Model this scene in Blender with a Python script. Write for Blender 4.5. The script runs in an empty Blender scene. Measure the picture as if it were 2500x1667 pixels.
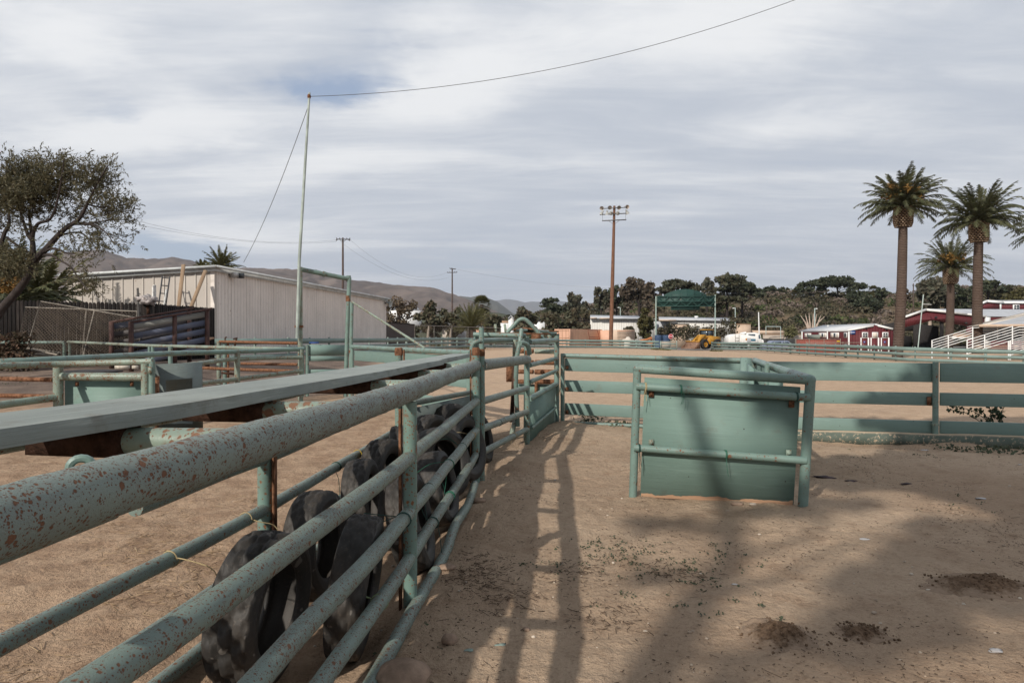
import bpy, math, random
import numpy as np
from mathutils import Vector, Matrix, noise
V = Vector
PI = math.pi
rnd = random.Random(7)
scene = bpy.context.scene
col = scene.collection

# ------------------------------------------------------------------ camera
F, CX, CY, EYE = 1667.0, 1250.0, 833.5, 1.5
PITCH = math.atan(10.5 / F)
cam_d = bpy.data.cameras.new("camera")
cam = bpy.data.objects.new("camera", cam_d)
col.objects.link(cam)
cam_d.sensor_width = 36.0
cam_d.lens = 36.0 * F / 2500.0
cam_d.clip_start = 0.05
cam_d.clip_end = 60000
cam.location = (0, 0, EYE)
cam.rotation_euler = (PI / 2 - PITCH, 0, 0)
scene.camera = cam
_cp, _sp = math.cos(PITCH), math.sin(PITCH)

def ray(px, py):
    x = (px - CX) / F
    y = -(py - CY) / F
    return V((x, _cp + y * _sp, -_sp + y * _cp))

def at(px, py, d):
    r = ray(px, py)
    return V((r.x * d / r.y, d, EYE + r.z * d / r.y))

def gp(px, py, z=0.0):
    r = ray(px, py)
    t = (z - EYE) / r.z
    return V((r.x * t, r.y * t, z))

def S(a, b, x):
    t = (x - a) / (b - a)
    t = 0.0 if t < 0 else 1.0 if t > 1 else t
    return t * t * (3 - 2 * t)

def tz(x, y):
    return 0.55 * S(-4, -13, x) * S(15, 27, y) - 0.33 * S(12, 26, x) * S(25, 45, y)

def lerp(a, b, t):
    return a + (b - a) * t

# ------------------------------------------------------------------ mesh builder
class MB:
    def __init__(self):
        self.v = []
        self.f = []
        self.uv = []

    def quad(self, a, b, c, d, uv=None):
        i = len(self.v)
        self.v += [a, b, c, d]
        self.f.append((i, i + 1, i + 2, i + 3))
        self.uv.append(uv or ((0, 0), (1, 0), (1, 1), (0, 1)))

    def face(self, pts):
        i = len(self.v)
        self.v += [V(p) for p in pts]
        self.f.append(tuple(range(i, i + len(pts))))
        self.uv.append(tuple((0, 0) for _ in pts))

    def hexa(self, p):  # 8 corners: bottom 0-3 ccw, top 4-7
        i = len(self.v)
        self.v += [V(q) for q in p]
        for q in ((0, 3, 2, 1), (4, 5, 6, 7), (0, 1, 5, 4), (1, 2, 6, 5), (2, 3, 7, 6), (3, 0, 4, 7)):
            self.f.append(tuple(i + k for k in q))
            a, b, c = self.v[i + q[0]], self.v[i + q[1]], self.v[i + q[2]]
            L, W = (b - a).length, (c - b).length
            if L >= W:
                self.uv.append(((0, 0), (L, 0), (L, W), (0, W)))
            else:
                self.uv.append(((0, 0), (0, L), (W, L), (W, 0)))
        return self

    def box(self, c, s, rz=0.0):
        c = V(c)
        x, y, z = s[0] / 2, s[1] / 2, s[2] / 2
        R = Matrix.Rotation(rz, 3, 'Z')
        return self.hexa([c + R @ V(q) for q in ((-x, -y, -z), (x, -y, -z), (x, y, -z), (-x, y, -z), (-x, -y, z), (x, -y, z), (x, y, z), (-x, y, z))])

    def board(self, p0, p1, w, h, up=V((0, 0, 1))):
        """bar along p0-p1, h along up, w across"""
        p0, p1 = V(p0), V(p1)
        d = (p1 - p0).normalized()
        s = d.cross(up).normalized() * (w / 2)
        u = s.cross(d).normalized() * (h / 2)
        return self.hexa([p0 - s - u, p0 + s - u, p1 + s - u, p1 - s - u, p0 - s + u, p0 + s + u, p1 + s + u, p1 - s + u])

    def path(self, pts, r, n=10, caps=True, closed=False):
        pts = [V(p) for p in pts]
        m = len(pts)
        rs = r if isinstance(r, (list, tuple)) else [r] * m
        base = len(self.v)
        T = []
        for k in range(m):
            if closed:
                t = pts[(k + 1) % m] - pts[k - 1]
            else:
                t = pts[min(k + 1, m - 1)] - pts[max(k - 1, 0)]
            T.append(t.normalized())
        ref = V((0, 0, 1)) if abs(T[0].z) < 0.9 else V((1, 0, 0))
        a = (ref - T[0] * ref.dot(T[0])).normalized()
        L = 0.0
        us = []
        for k in range(m):
            if k:
                a = (a - T[k] * a.dot(T[k]))
                a = a.normalized() if a.length > 1e-6 else V((1, 0, 0))
                L += (pts[k] - pts[k - 1]).length
            us.append(L)
            b = T[k].cross(a)
            for j in range(n):
                an = 2 * PI * j / n
                self.v.append(pts[k] + (a * math.cos(an) + b * math.sin(an)) * rs[k])
        c = 2 * PI * max(rs)
        for k in range(m if closed else m - 1):
            k2 = (k + 1) % m
            for j in range(n):
                j2 = (j + 1) % n
                self.f.append((base + k * n + j, base + k * n + j2, base + k2 * n + j2, base + k2 * n + j))
                v0, v1 = c * j / n, c * (j + 1) / n
                u1 = us[k2] if k2 > k else us[k] + 0.1
                self.uv.append(((us[k], v0), (us[k], v1), (u1, v1), (u1, v0)))
        if caps and not closed:
            self.f.append(tuple(base + j for j in reversed(range(n))))
            self.uv.append(tuple((0, 0) for _ in range(n)))
            self.f.append(tuple(base + (m - 1) * n + j for j in range(n)))
            self.uv.append(tuple((0, 0) for _ in range(n)))
        return self

    def tube(self, p0, p1, r, n=12, seg=1):
        p0, p1 = V(p0), V(p1)
        return self.path([lerp(p0, p1, k / seg) for k in range(seg + 1)], r, n)

    def ribbon(self, pts, th, h):
        """upright board following pts (pts = centre of the bottom edge), one piece"""
        pts = [V(p) for p in pts]
        m = len(pts)
        base = len(self.v)
        L = 0
        us = []
        for k in range(m):
            t = pts[min(k + 1, m - 1)] - pts[max(k - 1, 0)]
            t.z = 0
            t.normalize()
            s = V((t.y, -t.x, 0)) * (th / 2)
            if k:
                L += (pts[k] - pts[k - 1]).length
            us.append(L)
            hh = h[k] if isinstance(h, (list, tuple)) else h
            for q in (pts[k] - s, pts[k] + s, pts[k] + s + V((0, 0, hh)), pts[k] - s + V((0, 0, hh))):
                self.v.append(q)
        for k in range(m - 1):
            for j in range(4):
                j2 = (j + 1) % 4
                self.f.append((base + k * 4 + j, base + k * 4 + j2, base + k * 4 + 4 + j2, base + k * 4 + 4 + j))
                w = 0.2 if j % 2 else 0.04
                self.uv.append(((us[k], 0), (us[k], w), (us[k + 1], w), (us[k + 1], 0)))
        for k in (0, m - 1):
            q = [base + k * 4 + j for j in range(4)]
            self.f.append(tuple(q if k else reversed(q)))
            self.uv.append(((0, 0),) * 4)
        return self

    def lathe(self, c, prof, n=24, axis=V((0, 0, 1))):
        """prof: list of (radius, height) round axis through c"""
        axis = V(axis).normalized()
        ref = V((0, 0, 1)) if abs(axis.z) < 0.9 else V((1, 0, 0))
        a = (ref - axis * ref.dot(axis)).normalized()
        b = axis.cross(a)
        base = len(self.v)
        for r, h in prof:
            for j in range(n):
                an = 2 * PI * j / n
                self.v.append(V(c) + axis * h + (a * math.cos(an) + b * math.sin(an)) * r)
        for k in range(len(prof) - 1):
            for j in range(n):
                j2 = (j + 1) % n
                self.f.append((base + k * n + j, base + k * n + j2, base + k * n + n + j2, base + k * n + n + j))
                self.uv.append(((j / n, k), ((j + 1) / n, k), ((j + 1) / n, k + 1), (j / n, k + 1)))
        return self

    def prism(self, poly, d):
        """extrude a planar polygon by vector d"""
        poly = [V(p) for p in poly]
        d = V(d)
        i = len(self.v)
        n = len(poly)
        self.v += poly + [p + d for p in poly]
        self.f.append(tuple(i + k for k in range(n)))
        self.uv.append(tuple((p.x, p.z) for p in poly))
        self.f.append(tuple(i + n + k for k in reversed(range(n))))
        self.uv.append(tuple((p.x, p.z) for p in reversed(poly)))
        for k in range(n):
            k2 = (k + 1) % n
            self.f.append((i + k2, i + k, i + n + k, i + n + k2))
            L = (poly[k2] - poly[k]).length
            self.uv.append(((L, 0), (0, 0), (0, d.length), (L, d.length)))
        return self

    def blob(self, c, s, amp=0.15, seed=0, n=12, fr=1.5):
        base = len(self.v)
        c = V(c)
        m = n // 2 + 1
        off = V((seed * 3.1, seed * 1.7, seed * 5.3))
        for i in range(m + 1):
            th = PI * i / m
            for j in range(n):
                ph = 2 * PI * j / n
                q = V((math.sin(th) * math.cos(ph), math.sin(th) * math.sin(ph), math.cos(th)))
                k = 1 + amp * noise.noise(q * fr + off) * 2
                self.v.append(c + V((q.x * s[0] * k, q.y * s[1] * k, q.z * s[2] * k)))
        for i in range(m):
            for j in range(n):
                j2 = (j + 1) % n
                self.f.append((base + i * n + j, base + i * n + n + j, base + i * n + n + j2, base + i * n + j2))
                self.uv.append(((0, 0),) * 4)
        return self

    def leaf(self, p, size, rng, el=1.0, flat=0.0):
        d = V((rng.gauss(0, 1), rng.gauss(0, 1), rng.gauss(0, 1) * (1 - flat)))
        if d.length < 1e-4:
            d = V((1, 0, 0))
        d.normalize()
        e = V((rng.gauss(0, 1), rng.gauss(0, 1), rng.gauss(0, 1)))
        e = (e - d * e.dot(d))
        e = e.normalized() if e.length > 1e-4 else V((0, 0, 1))
        s = size * rng.uniform(0.6, 1.35)
        a, b = d * (s * el * 0.5), e * (s * 0.5)
        self.quad(p - a, p - a * 0.1 + b, p + a, p - a * 0.1 - b)

    def leaves(self, c, rad, n, size, rng, el=1.0, shell=0.45, low=-1.0):
        c = V(c)
        k = 0
        while k < n:
            q = V((rng.gauss(0, 1), rng.gauss(0, 1), rng.gauss(0, 1)))
            q.normalize()
            t = shell + (1 - shell) * rng.random() ** 0.6
            if rng.random() < 0.12:
                t *= rng.uniform(1.0, 1.25)
            q *= t
            k += 1
            if q.z < low:
                continue
            self.leaf(c + V((q.x * rad[0], q.y * rad[1], q.z * rad[2])), size, rng, el)
        return self

    def build(self, name, mat, parent=None, smooth=None, bevel=0.0):
        me = bpy.data.meshes.new(name)
        o0 = parent["_w"] if parent is not None and "_w" in parent else (0, 0, 0)
        if parent is not None:
            L = V(o0)
        else:
            L = V((0, 0, 0))
        nv = len(self.v)
        co = np.empty(nv * 3, dtype=np.float32)
        for i, p in enumerate(self.v):
            co[3 * i] = p[0] - L[0]
            co[3 * i + 1] = p[1] - L[1]
            co[3 * i + 2] = p[2] - L[2]
        if parent is None:
            mn = co.reshape(-1, 3).min(0)
            mx = co.reshape(-1, 3).max(0)
            L = V(((mn[0] + mx[0]) / 2, (mn[1] + mx[1]) / 2, mn[2]))
            co = (co.reshape(-1, 3) - np.array(L, dtype=np.float32)).reshape(-1)
        me.vertices.add(nv)
        me.vertices.foreach_set("co", co)
        nl = sum(len(f) for f in self.f)
        me.loops.add(nl)
        me.loops.foreach_set("vertex_index", np.fromiter((i for f in self.f for i in f), dtype=np.int32, count=nl))
        me.polygons.add(len(self.f))
        tot = np.array([len(f) for f in self.f], dtype=np.int32)
        me.polygons.foreach_set("loop_start", np.concatenate(([0], np.cumsum(tot)[:-1])).astype(np.int32))
        me.polygons.foreach_set("loop_total", tot)
        ul = me.uv_layers.new(name="UVMap")
        ul.data.foreach_set("uv", np.fromiter((c for u in self.uv for q in u for c in q), dtype=np.float32, count=nl * 2))
        if smooth:
            me.polygons.foreach_set("use_smooth", np.ones(len(self.f), dtype=bool))
        me.update(calc_edges=True)
        me.validate()
        me.materials.append(mat)
        if smooth and smooth != 'all':
            try:
                me.set_sharp_from_angle(angle=math.radians(40))
            except Exception:
                pass
        o = bpy.data.objects.new(name, me)
        col.objects.link(o)
        if parent is not None:
            o.parent = parent
            o["_w"] = tuple(o0)
        else:
            o.location = L
            o["_w"] = tuple(L)
        if bevel:
            b = o.modifiers.new("edge", 'BEVEL')
            b.width = bevel
            b.segments = 2
            b.limit_method = 'ANGLE'
        return o

def thing(name, label, cat, loc, group=None):
    o = bpy.data.objects.new(name, None)
    o.empty_display_size = 0.2
    col.objects.link(o)
    o.location = loc
    o["_w"] = tuple(loc)
    o["label"] = label
    o["category"] = cat
    if group:
        o["group"] = group
    return o

def tag(o, label, cat, group=None):
    o["label"] = label
    o["category"] = cat
    if group:
        o["group"] = group
    return o

def struct(o):
    o["kind"] = "structure"
    return o

def stuff(o, label=None, cat=None):
    o["kind"] = "stuff"
    if label:
        o["label"] = label
    if cat:
        o["category"] = cat
    return o

def part(name, mat, parent, fn, smooth=None, bevel=0.0):
    m = MB()
    fn(m)
    return m.build(name, mat, parent, smooth, bevel)

def tube_part(name, mat, parent, p0, p1, r, n=12, seg=1):
    return MB().tube(p0, p1, r, n, seg).build(name, mat, parent, True)

def path_part(name, mat, parent, pts, r, n=12):
    return MB().path(pts, r, n).build(name, mat, parent, True)

def board_part(name, mat, parent, p0, p1, w, h, up=V((0, 0, 1)), bevel=0.0):
    return MB().board(p0, p1, w, h, up).build(name, mat, parent, None, bevel)

def smooth_pts(pts, k=6):
    """Catmull-Rom through pts"""
    pts = [V(p) for p in pts]
    out = []
    for i in range(len(pts) - 1):
        p0 = pts[max(i - 1, 0)]
        p1, p2 = pts[i], pts[i + 1]
        p3 = pts[min(i + 2, len(pts) - 1)]
        for j in range(k):
            t = j / k
            out.append(0.5 * ((2 * p1) + (p2 - p0) * t + (2 * p0 - 5 * p1 + 4 * p2 - p3) * t * t + (3 * p1 - p0 - 3 * p2 + p3) * t ** 3))
    out.append(pts[-1])
    return out

# ------------------------------------------------------------------ materials
class NT:
    def __init__(self, name):
        self.m = bpy.data.materials.new(name)
        self.m.use_nodes = True
        self.t = self.m.node_tree
        self.t.nodes.clear()
        self.out = self.t.nodes.new("ShaderNodeOutputMaterial")
        self.b = self.t.nodes.new("ShaderNodeBsdfPrincipled")
        self.t.links.new(self.b.outputs[0], self.out.inputs[0])
        self._tc = None

    def tc(self, k):
        if self._tc is None:
            self._tc = self.t.nodes.new("ShaderNodeTexCoord")
        return self._tc.outputs[k]

    def put(self, sock, v):
        if isinstance(v, bpy.types.NodeSocket):
            self.t.links.new(v, sock)
        elif v is not None:
            if isinstance(v, (tuple, list)) and len(v) == 3 and sock.type == 'RGBA':
                v = (*v, 1)
            sock.default_value = v

    def noise(self, vec, scale, detail=3, rough=0.55, dist=0.0):
        n = self.t.nodes.new("ShaderNodeTexNoise")
        self.put(n.inputs["Vector"], vec)
        n.inputs["Scale"].default_value = scale
        n.inputs["Detail"].default_value = detail
        n.inputs["Roughness"].default_value = rough
        n.inputs["Distortion"].default_value = dist
        return n.outputs[0]

    def mapping(self, vec, scale=(1, 1, 1), rot=(0, 0, 0), loc=(0, 0, 0)):
        n = self.t.nodes.new("ShaderNodeMapping")
        self.put(n.inputs["Vector"], vec)
        n.inputs["Scale"].default_value = scale
        n.inputs["Rotation"].default_value = rot
        n.inputs["Location"].default_value = loc
        return n.outputs[0]

    def math(self, op, a, b=None, c=None, clamp=False):
        n = self.t.nodes.new("ShaderNodeMath")
        n.operation = op
        n.use_clamp = clamp
        self.put(n.inputs[0], a)
        self.put(n.inputs[1], b)
        if c is not None:
            self.put(n.inputs[2], c)
        return n.outputs[0]

    def ramp(self, v, lo, hi, a=0.0, b=1.0):
        n = self.t.nodes.new("ShaderNodeMapRange")
        n.interpolation_type = 'SMOOTHSTEP'
        self.put(n.inputs[0], v)
        for i, q in enumerate((lo, hi, a, b)):
            self.put(n.inputs[1 + i], q)
        return n.outputs[0]

    def mix(self, fac, a, b, mode='MIX'):
        n = self.t.nodes.new("ShaderNodeMix")
        n.data_type = 'RGBA'
        n.blend_type = mode
        self.put(n.inputs[0], fac)
        self.put(n.inputs[6], a)
        self.put(n.inputs[7], b)
        return n.outputs[2]

    def bump(self, h, strength, dist=0.01):
        n = self.t.nodes.new("ShaderNodeBump")
        n.inputs["Strength"].default_value = strength
        n.inputs["Distance"].default_value = dist
        self.put(n.inputs["Height"], h)
        self.t.links.new(n.outputs[0], self.b.inputs["Normal"])

    def fin(self, colr, rough=0.7, spec=0.3, metal=0.0):
        self.put(self.b.inputs["Base Color"], colr)
        self.put(self.b.inputs["Roughness"], rough)
        self.put(self.b.inputs["Specular IOR Level"], spec)
        self.put(self.b.inputs["Metallic"], metal)
        return self.m

RUST = (0.105, 0.052, 0.031)

def paint(name, c, thr=0.62, sc=55, patch=4, rust=RUST, rough=0.42, c2=None, bumpy=0.4, patchw=0.5):
    n = NT(name)
    ob = n.tc("Object")
    big = n.noise(ob, patch, 4, 0.6)
    fine = n.noise(ob, sc * 4, 3)
    dn = n.t.nodes.new("ShaderNodeTexNoise")
    n.put(dn.inputs["Vector"], ob)
    dn.inputs["Scale"].default_value = sc * 1.1
    dn.inputs["Detail"].default_value = 3
    va = n.t.nodes.new("ShaderNodeVectorMath")
    va.operation = 'MULTIPLY_ADD'
    n.put(va.inputs[0], dn.outputs["Color"])
    va.inputs[1].default_value = (0.55 / sc,) * 3
    n.put(va.inputs[2], ob)
    def dots(scale, amount):
        vo = n.t.nodes.new("ShaderNodeTexVoronoi")
        n.put(vo.inputs["Vector"], va.outputs[0])
        vo.inputs["Scale"].default_value = scale
        sp = n.t.nodes.new("ShaderNodeSeparateColor")
        n.put(sp.inputs[0], vo.outputs["Color"])
        # radius of the spot in each cell, zero in most of them
        rad = n.math('MULTIPLY', n.math('SUBTRACT', n.math('ADD', sp.outputs[0], n.math('MULTIPLY', n.math('SUBTRACT', big, 0.5), patchw * 2.2)), 1.0 - amount), 0.75 / max(amount, 0.05))
        return n.math('SUBTRACT', n.math('MINIMUM', rad, 0.42), vo.outputs["Distance"])
    k = n.math('MAXIMUM', dots(sc, thr), n.math('MAXIMUM', dots(sc * 0.45, thr * 0.28), dots(sc * 2.2, thr * 1.25)))
    m = n.ramp(k, -0.03, 0.07)
    base = n.mix(n.ramp(big, 0.3, 0.7), c, c2 or tuple(x * 0.8 for x in c))
    grime = n.noise(ob, 14, 4, 0.65)
    base = n.mix(n.math('MULTIPLY', n.ramp(grime, 0.5, 0.75), 0.35), base, tuple(0.55 * x + 0.45 * y for x, y in zip(c, (0.19, 0.15, 0.11))))
    rc = n.mix(fine, rust, tuple(min(1, x * 2.0) for x in rust))
    halo = n.ramp(k, -0.25, 0.02)
    base = n.mix(n.math('MULTIPLY', halo, 0.30), base, rc)
    cc = n.mix(m, base, rc)
    n.bump(n.math('ADD', n.math('MULTIPLY', m, -0.6), n.math('MULTIPLY', fine, 0.5)), bumpy, 0.004)
    return n.fin(cc, n.math('ADD', n.math('MULTIPLY', m, 0.4), rough), 0.35)

def painted_wood(name, c, raw=(0.30, 0.2, 0.13), thr=0.68, c2=None, bumpy=0.5, wear=0.45):
    n = NT(name)
    uv = n.tc("UV")
    ob = n.tc("Object")
    g = n.noise(n.mapping(uv, (2.0, 85, 1)), 1.0, 5, 0.65, 0.5)
    g2 = n.noise(n.mapping(uv, (0.9, 14, 1)), 1.0, 3, 0.6, 0.6)
    big = n.noise(ob, 1.6, 3)
    chips = n.noise(n.mapping(uv, (9, 40, 1)), 1.0, 3, 0.6)
    base = n.mix(n.ramp(big, 0.3, 0.7), c, c2 or tuple(x * 0.82 for x in c))
    base = n.mix(n.math('MULTIPLY', n.ramp(g2, 0.45, 0.7), 0.3), base, tuple(x * 0.72 for x in c))
    crack = n.ramp(g, 0.60, 0.72)
    base = n.mix(n.math('MULTIPLY', crack, wear), base, tuple(x * 0.45 for x in c))
    pale = n.noise(n.mapping(uv, (1.3, 22, 1), loc=(4, 9, 0)), 1.0, 4, 0.7, 0.8)
    base = n.mix(n.math('MULTIPLY', n.ramp(pale, 0.56, 0.70), wear * 0.8), base, tuple(min(1, x * 1.3 + 0.03) for x in c))
    scuff = n.noise(ob, 5.5, 5, 0.7)
    base = n.mix(n.math('MULTIPLY', n.ramp(scuff, 0.55, 0.72), wear * 0.7), base, (0.15, 0.14, 0.115))
    nail = n.t.nodes.new("ShaderNodeTexVoronoi")
    n.put(nail.inputs["Vector"], ob)
    nail.inputs["Scale"].default_value = 7.0
    base = n.mix(n.ramp(nail.outputs["Distance"], 0.055, 0.03), base, (0.04, 0.035, 0.03))
    k = n.math('ADD', chips, n.math('MULTIPLY', n.math('SUBTRACT', big, 0.5), 0.5))
    m = n.ramp(k, thr, thr + 0.05)
    cc = n.mix(m, base, raw)
    n.bump(n.math('SUBTRACT', g, n.math('MULTIPLY', m, 0.5)), bumpy, 0.004)
    return n.fin(cc, 0.6, 0.3)

def plain(name, c, rough=0.6, var=0.25, sc=8, spec=0.3, metal=0.0, bumpy=0.0, c2=None):
    n = NT(name)
    ob = n.tc("Object")
    a = n.noise(ob, sc, 4, 0.6)
    cc = n.mix(n.ramp(a, 0.3, 0.7), tuple(x * (1 - var) for x in c), c2 or tuple(min(1, x * (1 + var * 0.5)) for x in c))
    if bumpy:
        n.bump(n.noise(ob, sc * 6, 4), bumpy, 0.01)
    return n.fin(cc, rough, spec, metal)

def wood(name, c, dark, axis_uv=True, streak=40, rough=0.85):
    n = NT(name)
    uv = n.tc("UV")
    g = n.noise(n.mapping(uv, (1.5, streak, 1)), 1.0, 4, 0.65, 0.5)
    big = n.noise(n.tc("Object"), 2.2, 3)
    cc = n.mix(n.ramp(g, 0.35, 0.65), dark, c)
    cc = n.mix(n.math('MULTIPLY', n.ramp(big, 0.4, 0.7), 0.4), cc, dark)
    n.bump(g, 0.5, 0.005)
    return n.fin(cc, rough, 0.15)

def foliage(name, cols, rough=0.55, transl=0.25):
    n = NT(name)
    g = n.t.nodes.new("ShaderNodeNewGeometry")
    r = g.outputs["Random Per Island"]
    ra = n.t.nodes.new("ShaderNodeValToRGB")
    n.put(ra.inputs[0], r)
    el = ra.color_ramp.elements
    while len(el) < len(cols):
        el.new(0.5)
    for i, c in enumerate(cols):
        el[i].position = i / max(1, len(cols) - 1)
        el[i].color = (*c, 1)
    big = n.noise(n.tc("Object"), 0.45, 3)
    cc = n.mix(n.ramp(big, 0.35, 0.7), ra.outputs[0], n.mix(0.5, ra.outputs[0], cols[-1]))
    n.fin(cc, rough, 0.25)
    if transl:
        tr = n.t.nodes.new("ShaderNodeBsdfTranslucent")
        n.put(tr.inputs[0], cc)
        ms = n.t.nodes.new("ShaderNodeMixShader")
        ms.inputs[0].default_value = transl
        n.t.links.new(n.b.outputs[0], ms.inputs[1])
        n.t.links.new(tr.outputs[0], ms.inputs[2])
        n.t.links.new(ms.outputs[0], n.out.inputs[0])
    return n.m

TEAL = (0.160, 0.238, 0.210)
M = {}
M['rail'] = paint("weathered green pipe paint", (0.175, 0.232, 0.205), 0.34, 105, 5, bumpy=0.7, patchw=0.35, c2=(0.155, 0.205, 0.185))
M['toprail'] = paint("pitted green pipe paint", (0.20, 0.248, 0.222), 0.42, 100, 7, bumpy=1.0, rough=0.5, patchw=0.38, c2=(0.175, 0.215, 0.198))
M['post'] = paint("green post paint", (0.158, 0.245, 0.212), 0.22, 40, 5, rust=(0.12, 0.052, 0.024), patchw=0.5)
M['pipe'] = paint("green pipe paint", TEAL, 0.10, 45, 4)
M['pipe_rusty'] = paint("half rusted green pipe paint", (0.215, 0.275, 0.226), 0.46, 40, 4, rust=(0.115, 0.062, 0.038), patchw=0.8)
M['rust'] = plain("rust", (0.16, 0.075, 0.04), 0.9, 0.5, 22, 0.1, bumpy=0.6, c2=(0.24, 0.12, 0.07))
M['darkrust'] = plain("dark rust", (0.06, 0.032, 0.022), 0.95, 0.5, 20, 0.1, bumpy=0.6)
M['ply'] = painted_wood("green painted plywood", (0.166, 0.248, 0.218), thr=0.80, c2=(0.148, 0.224, 0.196))
M['board'] = painted_wood("green painted board", (0.162, 0.240, 0.216), thr=0.80, c2=(0.144, 0.214, 0.194))
M['plank'] = painted_wood("grey green painted plank", (0.27, 0.295, 0.27), thr=0.76, c2=(0.20, 0.225, 0.21), raw=(0.34, 0.32, 0.28), bumpy=1.0, wear=0.75)
M['farboard'] = painted_wood("weathered green arena board", (0.172, 0.238, 0.22), thr=0.82)
M['greyply'] = painted_wood("weathered grey green plywood", (0.15, 0.182, 0.175), thr=0.80, bumpy=0.9, wear=0.8)
M['rawwood'] = wood("raw wood edge", (0.42, 0.27, 0.17), (0.27, 0.16, 0.1))
# ------------------------------------------------------------------ the chute by the path (near fence)
NA = [(-1.25, -2.2), (-0.97, 0.0), (-0.865, 0.7), (-0.822, 1.08), (-0.794, 1.313), (-0.744, 1.65), (-0.66, 2.6), (-0.566, 3.79), (-0.375, 7.10), (-0.26, 9.1)]
FA = [(-2.3, -2.2), (-1.86, 0.0), (-1.72, 1.0), (-1.585, 2.11), (-1.45, 3.2), (-1.385, 3.82), (-1.175, 7.08), (-1.05, 9.1)]
def spline(tab, y):
    for i in range(len(tab) - 1):
        if y <= tab[i + 1][1] or i == len(tab) - 2:
            p0, p1, p2, p3 = tab[max(i - 1, 0)], tab[i], tab[i + 1], tab[min(i + 2, len(tab) - 1)]
            m1 = (p2[0] - p0[0]) / max(1e-6, p2[1] - p0[1])
            m2 = (p3[0] - p1[0]) / max(1e-6, p3[1] - p1[1])
            h = p2[1] - p1[1]
            t = (y - p1[1]) / h
            return (2 * t ** 3 - 3 * t * t + 1) * p1[0] + (t ** 3 - 2 * t * t + t) * h * m1 + (-2 * t ** 3 + 3 * t * t) * p2[0] + (t ** 3 - t * t) * h * m2

def near_x(y):
    return spline(NA, y)

def nf(y, z, off=0.0):
    s = (spline(NA, y + 0.01) - spline(NA, y - 0.01)) / 0.02
    L = math.hypot(1, s)
    return V((near_x(y) + off / L, y - off * s / L, z))

def wob(pts, a=0.006, seed=0):
    return [p + V((noise.noise(V((p.y * 1.3, seed, 1.7))), 0, noise.noise(V((p.y * 1.1, seed, 9.7))))) * a for p in pts]

def rng_y(a, b, st=0.3):
    n = max(2, int((b - a) / st))
    return [a + (b - a) * i / n for i in range(n + 1)]

R_A, R_B = 3.79, 7.10
fence = thing("pipe_fence", "near pipe fence with a thick rusty top rail beside the sunlit dirt path", "pipe fence", nf(3.79, 0))
def lumpy(name, mat, pts, r, n=20, amp=0.02, seed=0):
    m = MB().path(pts, r, n)
    c = 0
    for i, p in enumerate(m.v):
        k = pts[min(i // n, len(pts) - 1)]
        dd = p - k
        m.v[i] = p + dd * (amp * noise.noise(p * 14 + V((seed, 0, 0))) + amp * 0.6 * noise.noise(p * 45))
    return m.build(name, mat, fence, True)
lumpy("top_rail", M['toprail'], wob([nf(y, 1.205) for y in rng_y(-2.0, 7.1, 0.05)]), 0.0585, 28, 0.07, 1)
lumpy("rail", M['rail'], wob([nf(y, 0.835) for y in rng_y(-2.0, 7.1, 0.15)], 0.01, 2), 0.038, 16, 0.04, 2)
lumpy("rail", M['rail'], wob([nf(y, 0.53) for y in rng_y(-2.0, 7.1, 0.15)], 0.01, 3), 0.038, 16, 0.04, 3)
lumpy("rail", M['rail'], wob([nf(y, 0.275) for y in rng_y(-2.0, 7.1, 0.15)], 0.012, 4), 0.036, 16, 0.04, 4)
low = [nf(-2, 0.05, 0.03), nf(1.0, 0.03, 0.03), nf(2.6, 0.02, 0.03), nf(3.75, 0.03, 0.04), nf(4.6, 0.03, 0.06), nf(5.2, 0.07, 0.05), nf(5.9, 0.05, 0.06), nf(6.55, 0.09, 0.05)]
lumpy("rail", M['rail'], smooth_pts(low, 6), 0.036, 14, 0.05, 5)
for y, top in ((-1.6, 1.13), (0.9, 1.13), (3.79, 1.14), (7.10, 1.385)):
    o = tube_part("post", M['post'], fence, nf(y, -0.15), nf(y, top), 0.0385, 20)
    b = board_part("rusty_bar", M['rust'], fence, nf(y, -0.1, -0.055), nf(y, 1.1 if top < 1.2 else 1.37, -0.055), 0.05, 0.012, V((1, 0, 0)))
    if top > 1.2:
        MB().lathe(nf(y, 1.31), [(0.041, 0), (0.043, 0.03), (0.041, 0.072), (0.034, 0.082), (0.028, 0.07)], 20).build("rusted_cap", M['rust'], o, True)

W = 0.80
far_fence = thing("pipe_fence", "far green pipe fence of the chute with tyres tied along its rails", "pipe fence", nf(3.82, 0, -W))
def ff(y, z):
    return V((spline(FA, y), y, z))
def rail2(z, a, b, r=0.036, seed=0, name="rail"):
    m = MB().path(wob([ff(y, z) for y in rng_y(a, b, 0.15)], 0.012, seed), r, 16)
    return m.build(name, M['rail'], far_fence, True)
rail2(0.825, 2.72, 7.08, 0.036, 11)
rail2(0.835, -2, 2.6, 0.036, 12)
rail2(0.54, -2, 7.08, 0.034, 13)
rail2(0.275, -2, 7.08, 0.034, 14)
rail2(0.045, -2, 7.0, 0.034, 15)
rail2(1.17, -2, 7.08, 0.038, 16, "top_rail")
for y, top in ((-1.5, 1.16), (3.82, 1.16), (7.08, 1.385)):
    o = tube_part("post", M['post'], far_fence, ff(y, -0.15), ff(y, top), 0.039, 18)
    board_part("rusty_bar", M['rust'], far_fence, ff(y, -0.1) + V((0.055, 0, 0)), ff(y, top - 0.015) + V((0.055, 0, 0)), 0.05, 0.012, V((1, 0, 0)))
    if top > 1.2:
        MB().lathe(ff(y, 1.31), [(0.042, 0), (0.044, 0.03), (0.041, 0.072), (0.034, 0.082), (0.028, 0.07)], 18).build("rusted_cap", M['rust'], o, True)
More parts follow.
